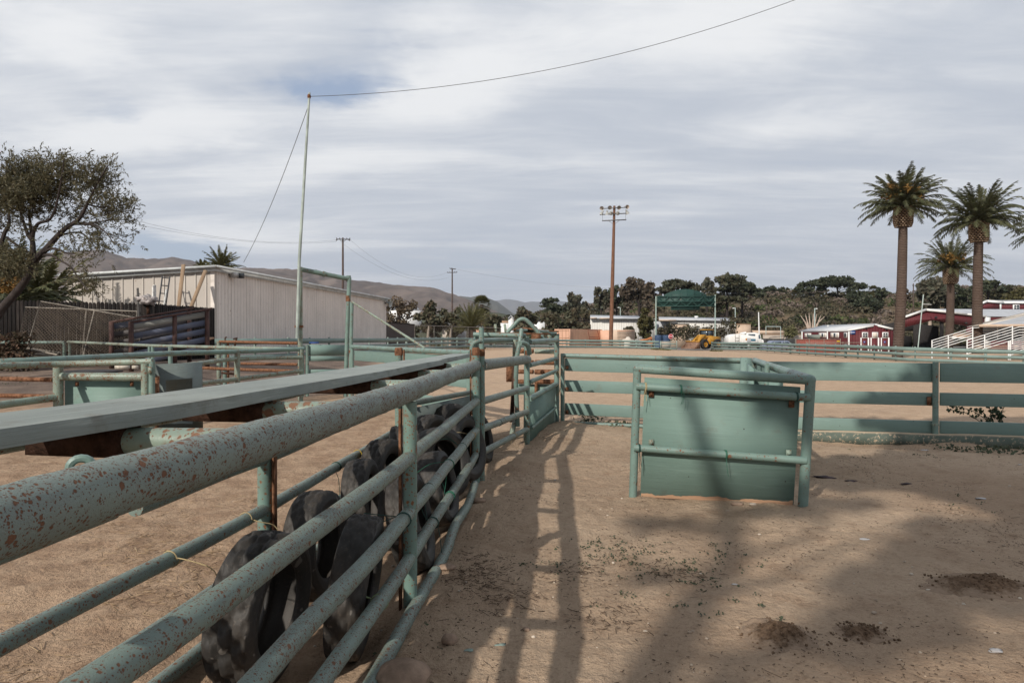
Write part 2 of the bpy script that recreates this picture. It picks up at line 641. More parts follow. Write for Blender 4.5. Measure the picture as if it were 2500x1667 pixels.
PO = [(-0.66, -3.0), (-0.64, 1.0), (-0.62, 1.6), (-0.555, 2.2), (-0.54, 2.74), (-0.49, 4.0), (-0.42, 6.9), (-0.40, 9.5)]
def poff(y):
    return spline(PO, y)
# cross pipes that carry the walkway plank
for y in (-0.9, 1.02, 2.0, 2.85, 4.3, 5.65, 7.0):
    o = MB().tube(nf(y, 1.19, -0.03), nf(y + 0.03, 1.185, poff(y) + 0.12), 0.042, 16).build("cross_pipe", M['pipe_rusty'], fence, True)
    m = MB().board(nf(y + 0.03, 1.185, poff(y) + 0.125), nf(y + 0.06, 1.185, -W + 0.02), 0.085, 0.09)
    m.build("cross_beam", M['darkrust'], fence)
rc_ = at(198, 1141, 1.32)
MB().path([rc_ + V((0.018 * math.cos(a), 0.008 * math.cos(a), 0.018 * math.sin(a))) for a in [2 * PI * k / 16 for k in range(16)]], 0.008, 8, closed=True).build("ring", M['pipe'], fence, True)

# walkway plank: rough sawn with nicked edges
def plank(name, y0, y1, off, w, z, seed, label):
    m = MB()
    ys = rng_y(y0, y1, 0.035)
    us = [-w / 2, -w / 2 + 0.008, -w * 0.2, w * 0.2, w / 2 - 0.008, w / 2]
    rows = []
    for y in ys:
        row = []
        for k, u in enumerate(us):
            e = 0.0
            zz = z + 0.004 * noise.noise(V((y * 0.8, u * 6, seed)))
            if k in (0, 5):
                nn = noise.noise(V((y * 7, k, seed)))
                e = -0.006 - 0.02 * max(0, nn - 0.25) * (1 if k == 5 else 0.6)
                zz -= 0.005 + 0.012 * max(0, nn - 0.25)
            row.append(nf(y, zz, poff(y) + off + u + (e if k == 5 else -e if k == 0 else 0)))
        row.append(nf(y, z - 0.046, poff(y) + off + w / 2 - 0.003))
        row.append(nf(y, z - 0.046, poff(y) + off - w / 2 + 0.003))
        rows.append(row)
    base = 0
    n = len(us) + 2
    for row in rows:
        m.v += row
    for i in range(len(ys) - 1):
        for j in range(n):
            j2 = (j + 1) % n
            m.f.append((i * n + j, i * n + j2, (i + 1) * n + j2, (i + 1) * n + j))
            va = us[j] if j < len(us) else 0.5 + 0.05 * (j - 5)
            vb = us[j2] if 0 < j2 < len(us) else va + 0.045
            m.uv.append(((ys[i], va), (ys[i], vb), (ys[i + 1], vb), (ys[i + 1], va)))
    m.f.append(tuple(reversed(range(n))))
    m.uv.append(tuple((0, 0) for _ in range(n)))
    m.f.append(tuple((len(ys) - 1) * n + j for j in range(n)))
    m.uv.append(tuple((0, 0) for _ in range(n)))
    o = m.build(name, M['plank'], None, True)
    return tag(o, label, "plank")
plank("wooden_plank", -1.9, 6.55, 0.0, 0.36, 1.283, 3, "long grey green walkway plank lying on the cross pipes of the near chute")
plank("wooden_plank", 6.575, 9.0, 0.0, 0.26, 1.283, 8, "short walkway plank end beyond the long plank beside the swing gate posts")

# ------------------------------------------------------------------ swing gate section after the second post
def gl(t, z, off=0.0):
    """along the line B -> C2 -> R, t metres in y from 7.2"""
    p = V((-0.324, 7.2, z)) + V((0.2256, 1.0, 0)) * t
    return p + V((1, -0.2256, 0)).normalized() * off
gate = thing("pipe_gate", "short green pipe gate with four rails between the rusty capped post and the squeeze chute", "gate", gl(0, 0))
for t, z0 in ((0.0, 0.04), (2.38, 0.0)):
    MB().tube(gl(t, z0 - 0.1), gl(t, 1.36 if t == 0 else 1.2), 0.037, 16).build("post", M['post'], gate, True)
for z0, z1, r in ((1.205, 1.187, 0.062), (0.822, 0.79, 0.04), (0.53, 0.455, 0.038), (0.28, 0.21, 0.036)):
    MB().tube(gl(0, z0), gl(2.38, z1), r, 16, 4).build("rail", M['toprail'] if r > 0.05 else M['rail'], gate, True)
MB().lathe(gl(0, 1.30), [(0.038, 0), (0.040, 0.03), (0.037, 0.07), (0.03, 0.075)], 16).build("rusted_cap", M['rust'], gate, True)
MB().lathe(gl(2.38, 1.20), [(0.034, 0), (0.036, 0.03), (0.036, 0.11), (0.03, 0.115)], 16).build("rusted_cap", M['rust'], gate, True)

# ------------------------------------------------------------------ squeeze chute: frames, arch and side panels
sq = thing("squeeze_chute", "green squeeze chute with an arched pipe and rusty flat bars over its frame", "cattle chute", gl(2.45, 0))
def P(px, py, d):
    return at(px, py, d)
def fl(t, z):  # far side of the chute
    return gl(t, z, -W)
# front frame
tube_part("cross_bar", M['pipe'], sq, P(1156, 816.5, 9.72), P(1284, 820, 9.62), 0.033)
tube_part("frame_post", M['pipe'], sq, P(1163, 820, 9.8), P(1163, 1070, 9.8), 0.036)
tube_part("frame_post", M['pipe'], sq, P(1286, 821, 9.75), P(1284, 1075, 9.75), 0.036)
tube_part("upright", M['pipe'], sq, P(1175, 800, 9.3), P(1179, 1010, 9.3), 0.034)
path_part("lever", M['pipe'], sq, [P(1274, 803, 9.55), P(1270, 830, 9.5), P(1262, 870, 9.45), P(1259, 930, 9.5), P(1264, 1040, 9.6)], 0.032)
path_part("hoop", M['pipe'], sq, smooth_pts([P(1152, 862, 9.0), P(1152, 848, 9.0), P(1156, 839, 9.0), P(1164, 834, 9.0), P(1176, 833, 9.05)]), 0.03)
path_part("hoop", M['pipe'], sq, smooth_pts([P(1270, 838, 9.2), P(1278, 837, 9.25), P(1287, 842, 9.3), P(1291, 851, 9.35), P(1292.5, 864, 9.4)]), 0.033)
# far side
path_part("side_rail", M['pipe'], sq, [P(1150, 834, 9.6), P(1179, 832, 10.2), P(1258, 829, 11.6)], 0.042)
part("side_post", M['pipe_rusty'], sq, lambda m: m.board(P(1257, 829, 11.4), P(1255, 872, 11.4), 0.1, 0.06, V((1, 0, 0))))
part("rusty_plate", M['rust'], sq, lambda m: m.board(P(1244, 888, 11.2), P(1244, 932, 11.2), 0.11, 0.02, V((0, 1, 0))))
for z0, z1 in ((1.02, 0.93), (0.78, 0.70), (0.47, 0.42)):
    tube_part("side_rail", M['rail'] if z0 > 0.6 else M['rust'], sq, fl(0.1, z0), fl(2.9, z1), 0.035, 12, 3)
board_part("side_board", M['greyply'], sq, fl(0.15, 0.60), fl(2.9, 0.54), 0.03, 0.24)
board_part("side_board", M['greyply'], sq, fl(0.15, 0.22), fl(2.9, 0.19), 0.03, 0.36)
part("leaning_plank", M['darkrust'], sq, lambda m: m.board(P(1257, 870, 10.2), P(1249, 1030, 9.9), 0.06, 0.05, V((0, 1, 0))))
tube_part("brace", M['pipe_rusty'], sq, P(1258, 1022, 9.7), P(1249, 1062, 9.5), 0.035)
# arch and flat bars
path_part("arch_pipe", M['pipe'], sq, smooth_pts([P(1238, 812, 10.9), P(1252, 797, 10.9), P(1264, 784, 10.9), P(1270, 780, 10.9), P(1276, 778.5, 10.9), P(1282, 780, 10.9), P(1288, 784, 10.9), P(1302, 798, 10.9), P(1315, 813, 10.9), P(1327, 829, 10.9)], 5), 0.031, 14)
for a, b, d in (((1206, 813), (1342, 815.5), 10.3), ((1236, 807), (1278, 801), 11.8), ((1278, 801), (1364, 810), 11.8)):
    part("flat_bar", M['rust'], sq, lambda m: m.board(P(*a, d), P(*b, d), 0.06, 0.022))
part("flat_bar", M['darkrust'], sq, lambda m: m.board(P(1173, 802, 9.35), P(1215, 802.5, 10.8), 0.02, 0.012))
tube_part("pipe_end", M['pipe'], sq, P(1262, 806.5, 11.0), P(1286, 806, 11.2), 0.02)
tube_part("pipe_end", M['pipe'], sq, P(1312, 808.5, 11.0), P(1338, 809.5, 11.4), 0.024)
part("latch_plate", M['pipe_rusty'], sq, lambda m: m.board(P(1334, 822, 11.3), P(1342, 829, 11.3), 0.12, 0.05, V((0, 1, 0))))
part("latch_plate", M['rust'], sq, lambda m: m.board(P(1297, 822, 10.8), P(1320, 824, 10.8), 0.1, 0.06, V((0, 1, 0))))
for px in (1209, 1232):
    part("side_lever", M['pipe_rusty'], sq, lambda m: m.board(P(px, 791, 12.2), P(px + 3, 814, 12.2), 0.045, 0.03, V((0, 1, 0))))
# near side from gate to the arena
R0 = V((0.78, 11.9, 0))
G0 = gl(2.55, 0)
def sr(t, z):
    return V((lerp(G0.x, R0.x, t), lerp(G0.y, R0.y, t), z))
tube_part("corner_post", M['pipe'], sq, sr(1, -0.05), sr(1, 1.56), 0.045, 16)
tube_part("top_stub", M['pipe'], sq, sr(1, 1.55), sr(1, 1.55) + V((-0.16, 0, 0)), 0.036)
part("gusset", M['pipe'], sq, lambda m: m.prism([sr(1, 0.25) + V((-0.02, 0, 0)), sr(0.62, 0.02) + V((0, 0, -0.04)), sr(1, 0.0)], V((-0.02, 0.01, 0))))
for z0, z1, r in ((1.43, 1.45, 0.04), (1.10, 1.13, 0.036), (0.86, 0.92, 0.032), (0.62, 0.69, 0.04)):
    tube_part("side_rail", M['pipe'], sq, sr(0, z0), sr(1, z1), r, 14)
part("side_panel", M['ply'], sq, lambda m: m.hexa([sr(0.0, -0.1), sr(0.86, -0.05), sr(0.86, -0.05) + V((-0.03, 0.01, 0)), sr(0, -0.1) + V((-0.03, 0.01, 0)), sr(0.0, 0.59), sr(0.97, 0.66), sr(0.97, 0.66) + V((-0.03, 0.01, 0)), sr(0, 0.59) + V((-0.03, 0.01, 0))]))
tube_part("panel_rail", M['pipe'], sq, sr(0, 0.2) + V((0.03, 0, 0)), sr(0.87, 0.30) + V((0.03, 0, 0)), 0.022)
# rusty drop bars across the arena end
back = thing("drop_bar_gate", "rusty pipe bars across the arena end of the squeeze chute", "gate", V((0.1, 12.4, 0)))
for py in (858, 885, 908, 932):
    p1 = P(1358, py, 12.3)
    p0 = P(1262, py - 1, 12.6)
    pm = lerp(p0, p1, 0.42)
    tube_part("bar", M['rust'], back, p0, pm, 0.04)
    tube_part("bar", M['pipe_rusty'] if py == 858 else M['rust'], back, lerp(p0, p1, 0.47), p1, 0.045)
tube_part("upright", M['rust'], back, P(1309, 932, 12.45), P(1309, 1010, 12.45), 0.03)
board_part("kick_board", M['ply'], back, P(1262, 950, 12.7), P(1356, 952, 12.4), 0.03, 0.2)

# ------------------------------------------------------------------ arena gate beside the chute
ag = thing("arena_gate", "long green gate of three boards under a pipe rail between chute and wing panel", "gate", gp(1373, 1036))
A0, A1 = V((0.87, 11.74, 0)), V((3.66, 10.72, 0))
def ap(t, z):
    p = lerp(A0, A1, t)
    return V((p.x, p.y, z))
sh = (A1 - A0).normalized()
nrm = V((-sh.y, sh.x, 0))
tube_part("gate_post", M['pipe'], ag, ap(0, -0.05), ap(0, 1.22), 0.036, 16)
tube_part("gate_post", M['pipe'], ag, ap(1, -0.05), ap(1, 1.18), 0.036, 16)
tube_part("top_rail", M['pipe'], ag, ap(0, 1.185), ap(1, 1.135), 0.038, 16, 4)
tube_part("bottom_rail", M['pipe'], ag, ap(0, 0.03), ap(1, 0.03), 0.032, 14, 4)
for z0, z1, h in ((1.03, 0.99, 0.22), (0.665, 0.64, 0.195), (0.27, 0.25, 0.195)):
    board_part("board", M['board'], ag, ap(0.012, z0) + nrm * 0.025, ap(0.995, z1) + nrm * 0.025, 0.03, h, bevel=0.004)
    part("bracket", M['rust'], ag, lambda m: m.board(ap(0.02, z0 - 0.05), ap(0.035, z0 - 0.05), 0.05, 0.06))

# ------------------------------------------------------------------ board fence on the right, on its curb
bf = thing("board_fence", "green arena fence of three wide boards on a low concrete curb at the right", "fence", gp(2285, 1065))
B0, B1 = V((3.9, 10.96, 0)), V((6.41, 10.33, 0))
sb = (B1 - B0).normalized()
def bp(s, z):
    return V((B0.x + sb.x * s, B0.y + sb.y * s, z))
Lb = (B1 - B0).length
nb = V((-sb.y, sb.x, 0))
for s in (0.05, Lb, Lb * 2 + 0.1, Lb * 3 + 0.2):
    o = tube_part("post", M['pipe'], bf, bp(s, -0.05), bp(s, 1.125), 0.042, 16)
    part("clamp", M['pipe_rusty'], o, lambda m: m.lathe(bp(s, 0.16), [(0.043, 0), (0.05, 0.004), (0.05, 0.035), (0.043, 0.04)], 16), True)
for k in range(3):
    s0, s1 = 0.02 + k * (Lb + 0.05) + (0.0 if k == 0 else 0.0), k * (Lb + 0.05) + Lb
    for z, h in ((0.965, 0.29), (0.56, 0.195), (0.135, 0.19)):
        board_part("board", M['board'], bf, bp(s0 + 0.008, z) + nb * 0.06, bp(s1 + 0.03, z - 0.004) + nb * 0.06, 0.04, h, bevel=0.005)
part("bracket", M['rust'], bf, lambda m: m.board(bp(Lb - 0.11, 0.53) + nb * 0.02, bp(Lb - 0.05, 0.53) + nb * 0.02, 0.02, 0.13))
curb = MB()
cpts = [bp(s, -0.16) for s in rng_y(-0.2, 12.0, 0.2)]
curb.ribbon([p + V((0, -0.0, 0)) for p in cpts], 0.24, [0.2 + 0.02 * noise.noise(p * 2) for p in cpts])
n = NT("stained concrete curb")
ob = n.tc("Object")
cn = n.noise(ob, 22, 5, 0.7)
cn2 = n.noise(ob, 2.2, 3)
n.bump(cn, 0.6, 0.02)
geo = n.t.nodes.new("ShaderNodeNewGeometry")
sx = n.t.nodes.new("ShaderNodeSeparateXYZ")
n.put(sx.inputs[0], geo.outputs["Normal"])
side = n.ramp(sx.outputs[2], 0.6, 0.8, 1, 0)
pm = n.math('MULTIPLY', n.ramp(cn, 0.36, 0.46), side)
M['curb'] = n.fin(n.mix(pm, n.mix(cn2, (0.36, 0.28, 0.2), (0.46, 0.37, 0.27)), n.mix(n.noise(ob, 5, 4), (0.06, 0.085, 0.072), (0.14, 0.16, 0.135))), 0.9, 0.1)
struct(curb.build("curb", M['curb']))

# ------------------------------------------------------------------ foreground wing panel
wp = thing("wing_panel", "green plywood wing panel in a pipe frame standing alone in the middle of the dirt", "panel", gp(1545, 1215))
L0, L1 = gp(1545, 1213), gp(1960, 1235)
TL, TR = at(1556, 900, L0.y), at(1979, 923, L1.y)
def wpt(u, zf, back=0.0):
    b = lerp(L0, L1, u)
    t = lerp(TL, TR, u)
    p = lerp(b, t, zf)
    s = (L1 - L0).normalized()
    return p + V((-s.y, s.x, 0)) * back
tube_part("frame_post", M['pipe'], wp, wpt(0, -0.1), wpt(0, 1.0), 0.0375, 20)
tube_part("frame_post", M['pipe'], wp, wpt(1, -0.1), wpt(1, 1.0), 0.044, 20)
tube_part("top_rail", M['pipe'], wp, wpt(-0.01, 1.0), wpt(1.0, 0.985), 0.042, 20, 3)
MB().blob(wpt(1.0, 0.985), (0.047, 0.047, 0.047), 0.0, 0, 16).build("elbow", M['pipe'], wp, 'all')
MB().blob(wpt(0.0, 1.0), (0.043, 0.043, 0.043), 0.0, 0, 16).build("elbow", M['pipe'], wp, 'all')
tube_part("rail", M['pipe'], wp, wpt(0.0, 0.865, -0.03), wpt(1.0, 0.85, -0.03), 0.036, 18, 3)
tube_part("rail", M['pipe'], wp, wpt(0.0, 0.388, -0.03), wpt(1.0, 0.36, -0.03), 0.035, 18, 3)
# plywood sheet with torn raw lower edge
def sheet2(m):
    m.hexa([wpt(0.045, 0.0, 0.02), wpt(0.95, 0.0, 0.02), wpt(0.95, 0.0, 0.04), wpt(0.045, 0.0, 0.04), wpt(0.045, 0.935, 0.02), wpt(0.95, 0.925, 0.02), wpt(0.95, 0.925, 0.04), wpt(0.045, 0.935, 0.04)])
ps = part("plywood_sheet", M['ply'], wp, sheet2)
def rag(m):
    nx = 70
    for i in range(nx):
        u0, u1 = 0.05 + 0.895 * i / nx, 0.05 + 0.895 * (i + 1) / nx
        h0 = 0.028 + 0.022 * noise.noise(V((u0 * 9, 3, 0))) + 0.014 * noise.noise(V((u0 * 40, 3, 0)))
        h1 = 0.028 + 0.022 * noise.noise(V((u1 * 9, 3, 0))) + 0.014 * noise.noise(V((u1 * 40, 3, 0)))
        a, b, c, d = wpt(u0, 0.0, 0.0165), wpt(u1, 0.0, 0.0165), wpt(u1, max(0.005, h1), 0.0165), wpt(u0, max(0.005, h0), 0.0165)
        m.quad(a, b, c, d, ((u0 * 1.5, 0), (u1 * 1.5, 0), (u1 * 1.5, 0.05), (u0 * 1.5, 0.05)))
part("torn_edge", M['rawwood'], ps, rag)
for u, z in ((0.09, 0.81), (0.905, 0.79), (0.10, 0.43), (0.905, 0.405)):
    part("clip", M['pipe_rusty'] if z < 0.6 else M['rust'], wp, lambda m: (m.board(wpt(u - 0.015, z, 0.01), wpt(u + 0.015, z, 0.01), 0.02, 0.06), m.tube(wpt(u, z, 0.005), wpt(u, z, -0.015), 0.012, 8)))
# side wing running back to the arena fence
ws = thing("wing_panel", "plywood side wing under a thick pipe running back to the arena fence", "panel", gp(1960, 1235))
W0 = wpt(1.0, 0.985)
W1 = V((3.62, 10.2, 1.15))
tube_part("top_rail", M['pipe'], ws, W0 + (W1 - W0) * 0.01, W1, 0.046, 18, 4)
tube_part("end_post", M['pipe'], ws, W1 + V((0, 0, 0.02)), V((W1.x, W1.y, -0.1)), 0.042, 16)
dw = (W1 - W0)
part("side_sheet", M['ply'], ws, lambda m: m.hexa([W0 + dw * 0.25 + V((-0.10, 0, -1.1)), W0 + dw * 0.97 + V((-0.10, 0, -1.1)), W0 + dw * 0.97 + V((-0.07, 0.01, -1.1)), W0 + dw * 0.25 + V((-0.07, 0.01, -1.1)), W0 + dw * 0.25 + V((-0.10, 0, -0.075)), W0 + dw * 0.97 + V((-0.10, 0, -0.075)), W0 + dw * 0.97 + V((-0.07, 0.01, -0.075)), W0 + dw * 0.25 + V((-0.07, 0.01, -0.075))]))
# folded narrow gate leaf behind the panel
fg = thing("folded_gate", "small pipe framed plywood gate leaf folded behind the wing panel", "gate", V((2.9, 8.3, 0)))
c0, c1, c2 = P(1840, 880, 9.7), P(1873, 893, 8.0), P(1861, 930, 7.9)
tube_part("frame_pipe", M['pipe'], fg, c0, c1, 0.03, 14)
tube_part("frame_pipe", M['pipe'], fg, c1, V((c1.x - 0.06, c1.y - 0.05, 0.02)), 0.03, 14)
tube_part("frame_pipe", M['pipe'], fg, c0, V((c0.x - 0.02, c0.y, 0.02)), 0.03, 14)
part("leaf_sheet", M['ply'], fg, lambda m: m.hexa([V((c0.x - 0.08, c0.y, 0.1)), V((c1.x - 0.16, c1.y + 0.05, 0.1)), V((c1.x - 0.13, c1.y + 0.06, 0.1)), V((c0.x - 0.05, c0.y + 0.02, 0.1)), c0 + V((-0.1, 0, -0.04)), c1 + V((-0.16, 0.05, -0.04)), c1 + V((-0.13, 0.06, -0.04)), c0 + V((-0.07, 0.02, -0.04))]))
part("end_board", M['board'], fg, lambda m: m.board(P(1822, 873, 10.3), P(1815, 1000, 10.3), 0.16, 0.03, V((0, 1, 0))))
# ------------------------------------------------------------------ left pens
wl = thing("wing_panel", "plywood panel in a rusty green pipe frame beyond the walkway plank at the left", "panel", V((-5.4, 9.2, 0)))
D1 = 9.2
tube_part("frame_post", M['pipe_rusty'], wl, at(142, 892, D1), V((at(142, 892, D1).x, D1, 0.45)), 0.062, 18)
p_top = smooth_pts([at(-40, 894, 8.2), at(60, 891, 8.7), at(150, 888.5, 9.1), at(260, 885.5, 9.2), at(372, 882.5, 9.2)], 4)
path_part("top_rail", M['pipe_rusty'], wl, p_top, 0.042, 14)
tube_part("rail", M['pipe_rusty'], wl, at(150, 919, D1), at(350, 920.5, D1), 0.056, 18)
q = at(355, 888, D1)
tube_part("frame_post", M['pipe_rusty'], wl, q, V((q.x, D1, 0.0)), 0.055, 18)
q = at(371, 880, D1)
tube_part("frame_post", M['pipe'], wl, q, V((q.x, D1 - 0.02, 0.0)), 0.04, 16)
part("corner_plate", M['pipe_rusty'], wl, lambda m: m.board(at(366, 895, D1 - 0.06), at(366, 912, D1 - 0.06), 0.05, 0.02, V((0, 1, 0))))
path_part("bottom_rail", M['pipe_rusty'], wl, smooth_pts([at(-30, 993, 8.3), at(40, 983, 8.7), at(100, 975, 9.0), at(142, 970, 9.2)], 3), 0.05, 14)
tube_part("bottom_rail", M['pipe_rusty'], wl, at(142, 1077, 9.15), at(352, 1077, 9.15), 0.05, 16)
a, b, c, d = at(158, 1085, 9.3), at(352, 1085, 9.3), at(352, 925, 9.3), at(158, 925, 9.3)
part("plywood_sheet", M['ply'], wl, lambda m: m.hexa([a, b, b + V((0, .02, 0)), a + V((0, .02, 0)), d, c, c + V((0, .02, 0)), d + V((0, .02, 0))]))
for px in (188, 322):
    part("clip", M['rust'], wl, lambda m: (m.board(at(px - 3, 937, 9.24), at(px + 3, 937, 9.24), 0.03, 0.06), m.tube(at(px, 937, 9.2), at(px, 937, 9.26), 0.015, 8)))
for py in (924, 965):
    tube_part("low_rail", M['rust'], wl, at(-20, py, 9.6), at(130, py + 3, 9.35), 0.032, 12)
# grey weathered sheet right of it
gs = thing("plywood_sheet", "bare weathered grey plywood sheet standing right of the framed green panel", "plywood sheet", V((-4.7, 10, 0)))
a, b = at(379, 1080, 9.5), at(494, 1075, 10.8)
a2, b2 = at(378, 889, 9.5), at(492, 884.5, 10.8)
part("sheet", M['greyply'], gs, lambda m: m.hexa([a, b, b + V((0, .03, 0)), a + V((0, .03, 0)), a2, b2, b2 + V((0, .03, 0)), a2 + V((0, .03, 0))]))
part("rusty_edge", M['rust'], gs, lambda m: m.board(at(382, 918, 9.45), at(380, 1080, 9.45), 0.06, 0.05, V((0, 1, 0))))

# long pipe fence Q running back to the gate frame
qf = thing("pipe_fence", "rusty green pipe fence running back from the plywood panel to the tall gate frame", "pipe fence", V((-6.8, 12, 0)))
def q_at(py_list, ds, pxs=(0, 142, 400, 579, 740)):
    return [at(x, y, d) for x, y, d in zip(pxs, py_list, ds)]
QD = (8.9, 9.6, 12.6, 14.4, 16.0)
path_part("top_rail", M['pipe'], qf, smooth_pts(q_at((884, 878, 863.5, 858, 852), QD), 4), 0.05, 16)
path_part("rail", M['pipe_rusty'], qf, smooth_pts(q_at((899, 886, 876, 872.5), (11.5, 13.1, 14.4, 15.9), (390, 495, 579, 737)), 4), 0.045, 14)
path_part("rail", M['pipe_rusty'], qf, smooth_pts(q_at((944, 935, 925, 905), (11.5, 13.1, 14.4, 15.9), (390, 495, 579, 737)), 4), 0.045, 14)
path_part("rail", M['pipe'], qf, smooth_pts(q_at((1075, 1056, 1038, 1000), (11.0, 13.1, 14.4, 15.9), (460, 495, 579, 737)), 3), 0.035, 12)
q = at(579, 860, 14.4)
tube_part("post", M['pipe_rusty'], qf, q, V((q.x, q.y, -0.05)), 0.058, 16)
q = at(735, 853, 15.9)
tube_part("post", M['pipe_rusty'], qf, q, V((q.x, q.y, -0.05)), 0.045, 16)
# second fence behind (R)
rf = thing("pipe_fence", "rusty pipe fence standing behind the others across the pens at the left", "pipe fence", V((-9, 20, 0.3)))
path_part("top_rail", M['pipe_rusty'], rf, [at(166, 834.5, 24), at(372, 844, 20), at(560, 848.5, 18.2), at(728, 852.5, 17.6)], 0.045, 14)
path_part("rail", M['rust'], rf, [at(380, 893, 20), at(560, 901, 18.2), at(728, 906, 17.4)], 0.042, 14)
for px, py, d in ((170, 835, 24), (365, 843, 20.1), (373, 843.5, 20.0), (416, 846, 19.4)):
    q = at(px, py, d)
    tube_part("post", M['pipe'], rf, q, V((q.x, q.y, tz(q.x, q.y) - 0.1)), 0.045 if px != 416 else 0.06, 14)
r1 = thing("pipe_fence", "pale green pipe rail bay ending at a post at the far left edge", "pipe fence", V((-16, 24, 0.5)))
q = at(157, 836, 24.2)
path_part("top_rail", M['pipe'], r1, [at(-60, 836, 24.4), q], 0.055, 14)
tube_part("post", M['pipe'], r1, q, V((q.x, q.y, tz(q.x, q.y) - 0.1)), 0.052, 14)
# rusty gate with hooks
hg = thing("rusty_gate", "low rusty rail gate with bent hooks standing before the metal building", "gate", at(540, 915, 20))
path_part("top_rail", M['rust'], hg, [at(536, 834, 20), at(727, 838, 18)], 0.042, 12)
path_part("rail", M['rust'], hg, [at(590, 887.5, 19.5), at(727, 889.5, 18)], 0.04, 12)
for px, py, r, mm in ((534, 832, 0.06, 'pipe_rusty'), (549, 836, 0.055, 'pipe'), (557, 836, 0.03, 'rust')):
    q = at(px, py, 20)
    tube_part("post", M[mm], hg, q, V((q.x, q.y, tz(q.x, q.y) - 0.1)), r, 14)
path_part("hook", M['darkrust'], hg, smooth_pts([at(550, 833, 20), at(549.5, 826, 20), at(551, 823.5, 20), at(553.5, 823.5, 20)], 3), 0.02, 8)
path_part("hook", M['darkrust'], hg, [at(573, 846, 20), at(578, 824, 20), at(570, 828, 20)], 0.03, 8)
part("latch", M['darkrust'], hg, lambda m: m.board(at(541, 910, 19.8), at(572, 913, 19.8), 0.05, 0.06))

# tall gate frame and flag pole
gf = thing("gate_frame", "tall rusty green pipe gate frame with a sagging top bar over the pens", "gate frame", V((-5.0, 16.2, 0)))
a, b = at(732.5, 652, 16.2), at(851, 678, 17.0)
tube_part("frame_post", M['pipe_rusty'], gf, a, V((at(733, 860, 16.2).x, 16.2, -0.1)), 0.056, 16, 3)
path_part("frame_post", M['pipe'], gf, [b + V((0.02, 0, 0)), at(848, 800, 17.0), V((at(843, 980, 17.0).x, 17.0, -0.1))], 0.052, 16)
tube_part("top_bar", M['pipe'], gf, a + V((0, 0, -0.05)), b + V((0, 0, -0.03)), 0.056, 16, 3)
tube_part("top_cap", M['pipe'], gf, b + V((0, 0, -0.09)), b + V((0, 0, 0.05)), 0.058, 16)
tube_part("collar", M['pipe'], gf, lerp(a, b, 0.46) + V((0, 0, -0.04)), lerp(a, b, 0.50) + V((0, 0, -0.045)), 0.07, 14)
tube_part("collar", M['rust'], gf, at(850, 722, 17), at(850, 736, 17), 0.06, 14)
q = at(859, 737, 16.9)
tube_part("second_post", M['pipe'], gf, q, V((at(855, 990, 16.9).x, 16.9, -0.1)), 0.045, 14)
tube_part("second_post_joint", M['rust'], gf, at(857, 855, 16.9), at(857, 861, 16.9), 0.055, 14)
pole = thing("tall_pole", "slim tall pipe pole strapped to the gate frame and leaning slightly right", "pole", V((-5.07, 16.12, 1.2)))
p0, p1, p2 = at(725.5, 826, 16.05), at(730.5, 640, 16.05), at(755.5, 227, 16.2)
path_part("mast", plain("galvanised pole", (0.33, 0.38, 0.35), 0.5, 0.3, 3), pole, [p0, p1, lerp(p1, p2, 0.5), p2], [0.04, 0.036, 0.032, 0.026], 12)
part("strap", M['rust'], pole, lambda m: m.lathe(at(730, 797, 16.16), [(0.10, -0.03), (0.105, 0), (0.10, 0.03)], 14), True)
part("clamp", M['rust'], pole, lambda m: m.lathe(at(754.6, 236, 16.2), [(0.028, -0.05), (0.042, -0.02), (0.042, 0.02), (0.028, 0.05)], 12), True)
M['wire'] = plain("steel wire", (0.10, 0.10, 0.11), 0.5, 0.2)
def wire(a, b, sag, r, n=24):
    return MB().path([lerp(a, b, k / n) - V((0, 0, sag * 4 * (k / n) * (1 - k / n))) for k in range(n + 1)], r, 5)
tag(wire(at(755, 236, 16.2), at(2010, -26, 16.2), 0.55, 0.007, 30).build("overhead_cable", M['wire'], None, True), "thin cable running from the pole top up across the sky to the right", "cable")
tag(wire(at(752, 262, 16.2), at(595, 640, 24), 0.25, 0.008).build("guy_wire", M['wire'], None, True), "guy wire dropping left from the pole top behind the metal building roof", "cable")

# arena rail fence U with brace
uf = thing("board_fence", "green board fence under a pipe rail between the tall gate frame and the chute", "fence", V((-2.4, 14.4, 0)))
U0, U1 = V((-3.98, 16.9, 0)), V((-0.72, 11.9, 0))
def up(t, z):
    p = lerp(U0, U1, t)
    return V((p.x, p.y, z))
tube_part("top_rail", M['pipe'], uf, up(0, 1.265), up(1, 1.22), 0.05, 16, 4)
tube_part("bottom_rail", M['pipe'], uf, up(0, 0.02), up(1, 0.04), 0.036, 14, 4)
un = (U1 - U0).normalized()
un = V((-un.y, un.x, 0))
for z, h in ((1.05, 0.24), (0.70, 0.195), (0.25, 0.22)):
    board_part("board", M['board'], uf, up(0.03, z) + un * 0.03, up(0.99, z) + un * 0.03, 0.03, h, bevel=0.004)
q = at(1034, 850, 14.2)
tube_part("post", M['pipe'], uf, q, V((q.x, 14.2, -0.05)), 0.04, 14)
for t in (0.01, 0.99):
    tube_part("post", M['pipe'], uf, up(t, 1.26), up(t, -0.05), 0.045, 14)
tube_part("brace", M['pipe_rusty'], uf, at(860, 737, 16.85), at(1037, 850, 14.2), 0.026, 12)
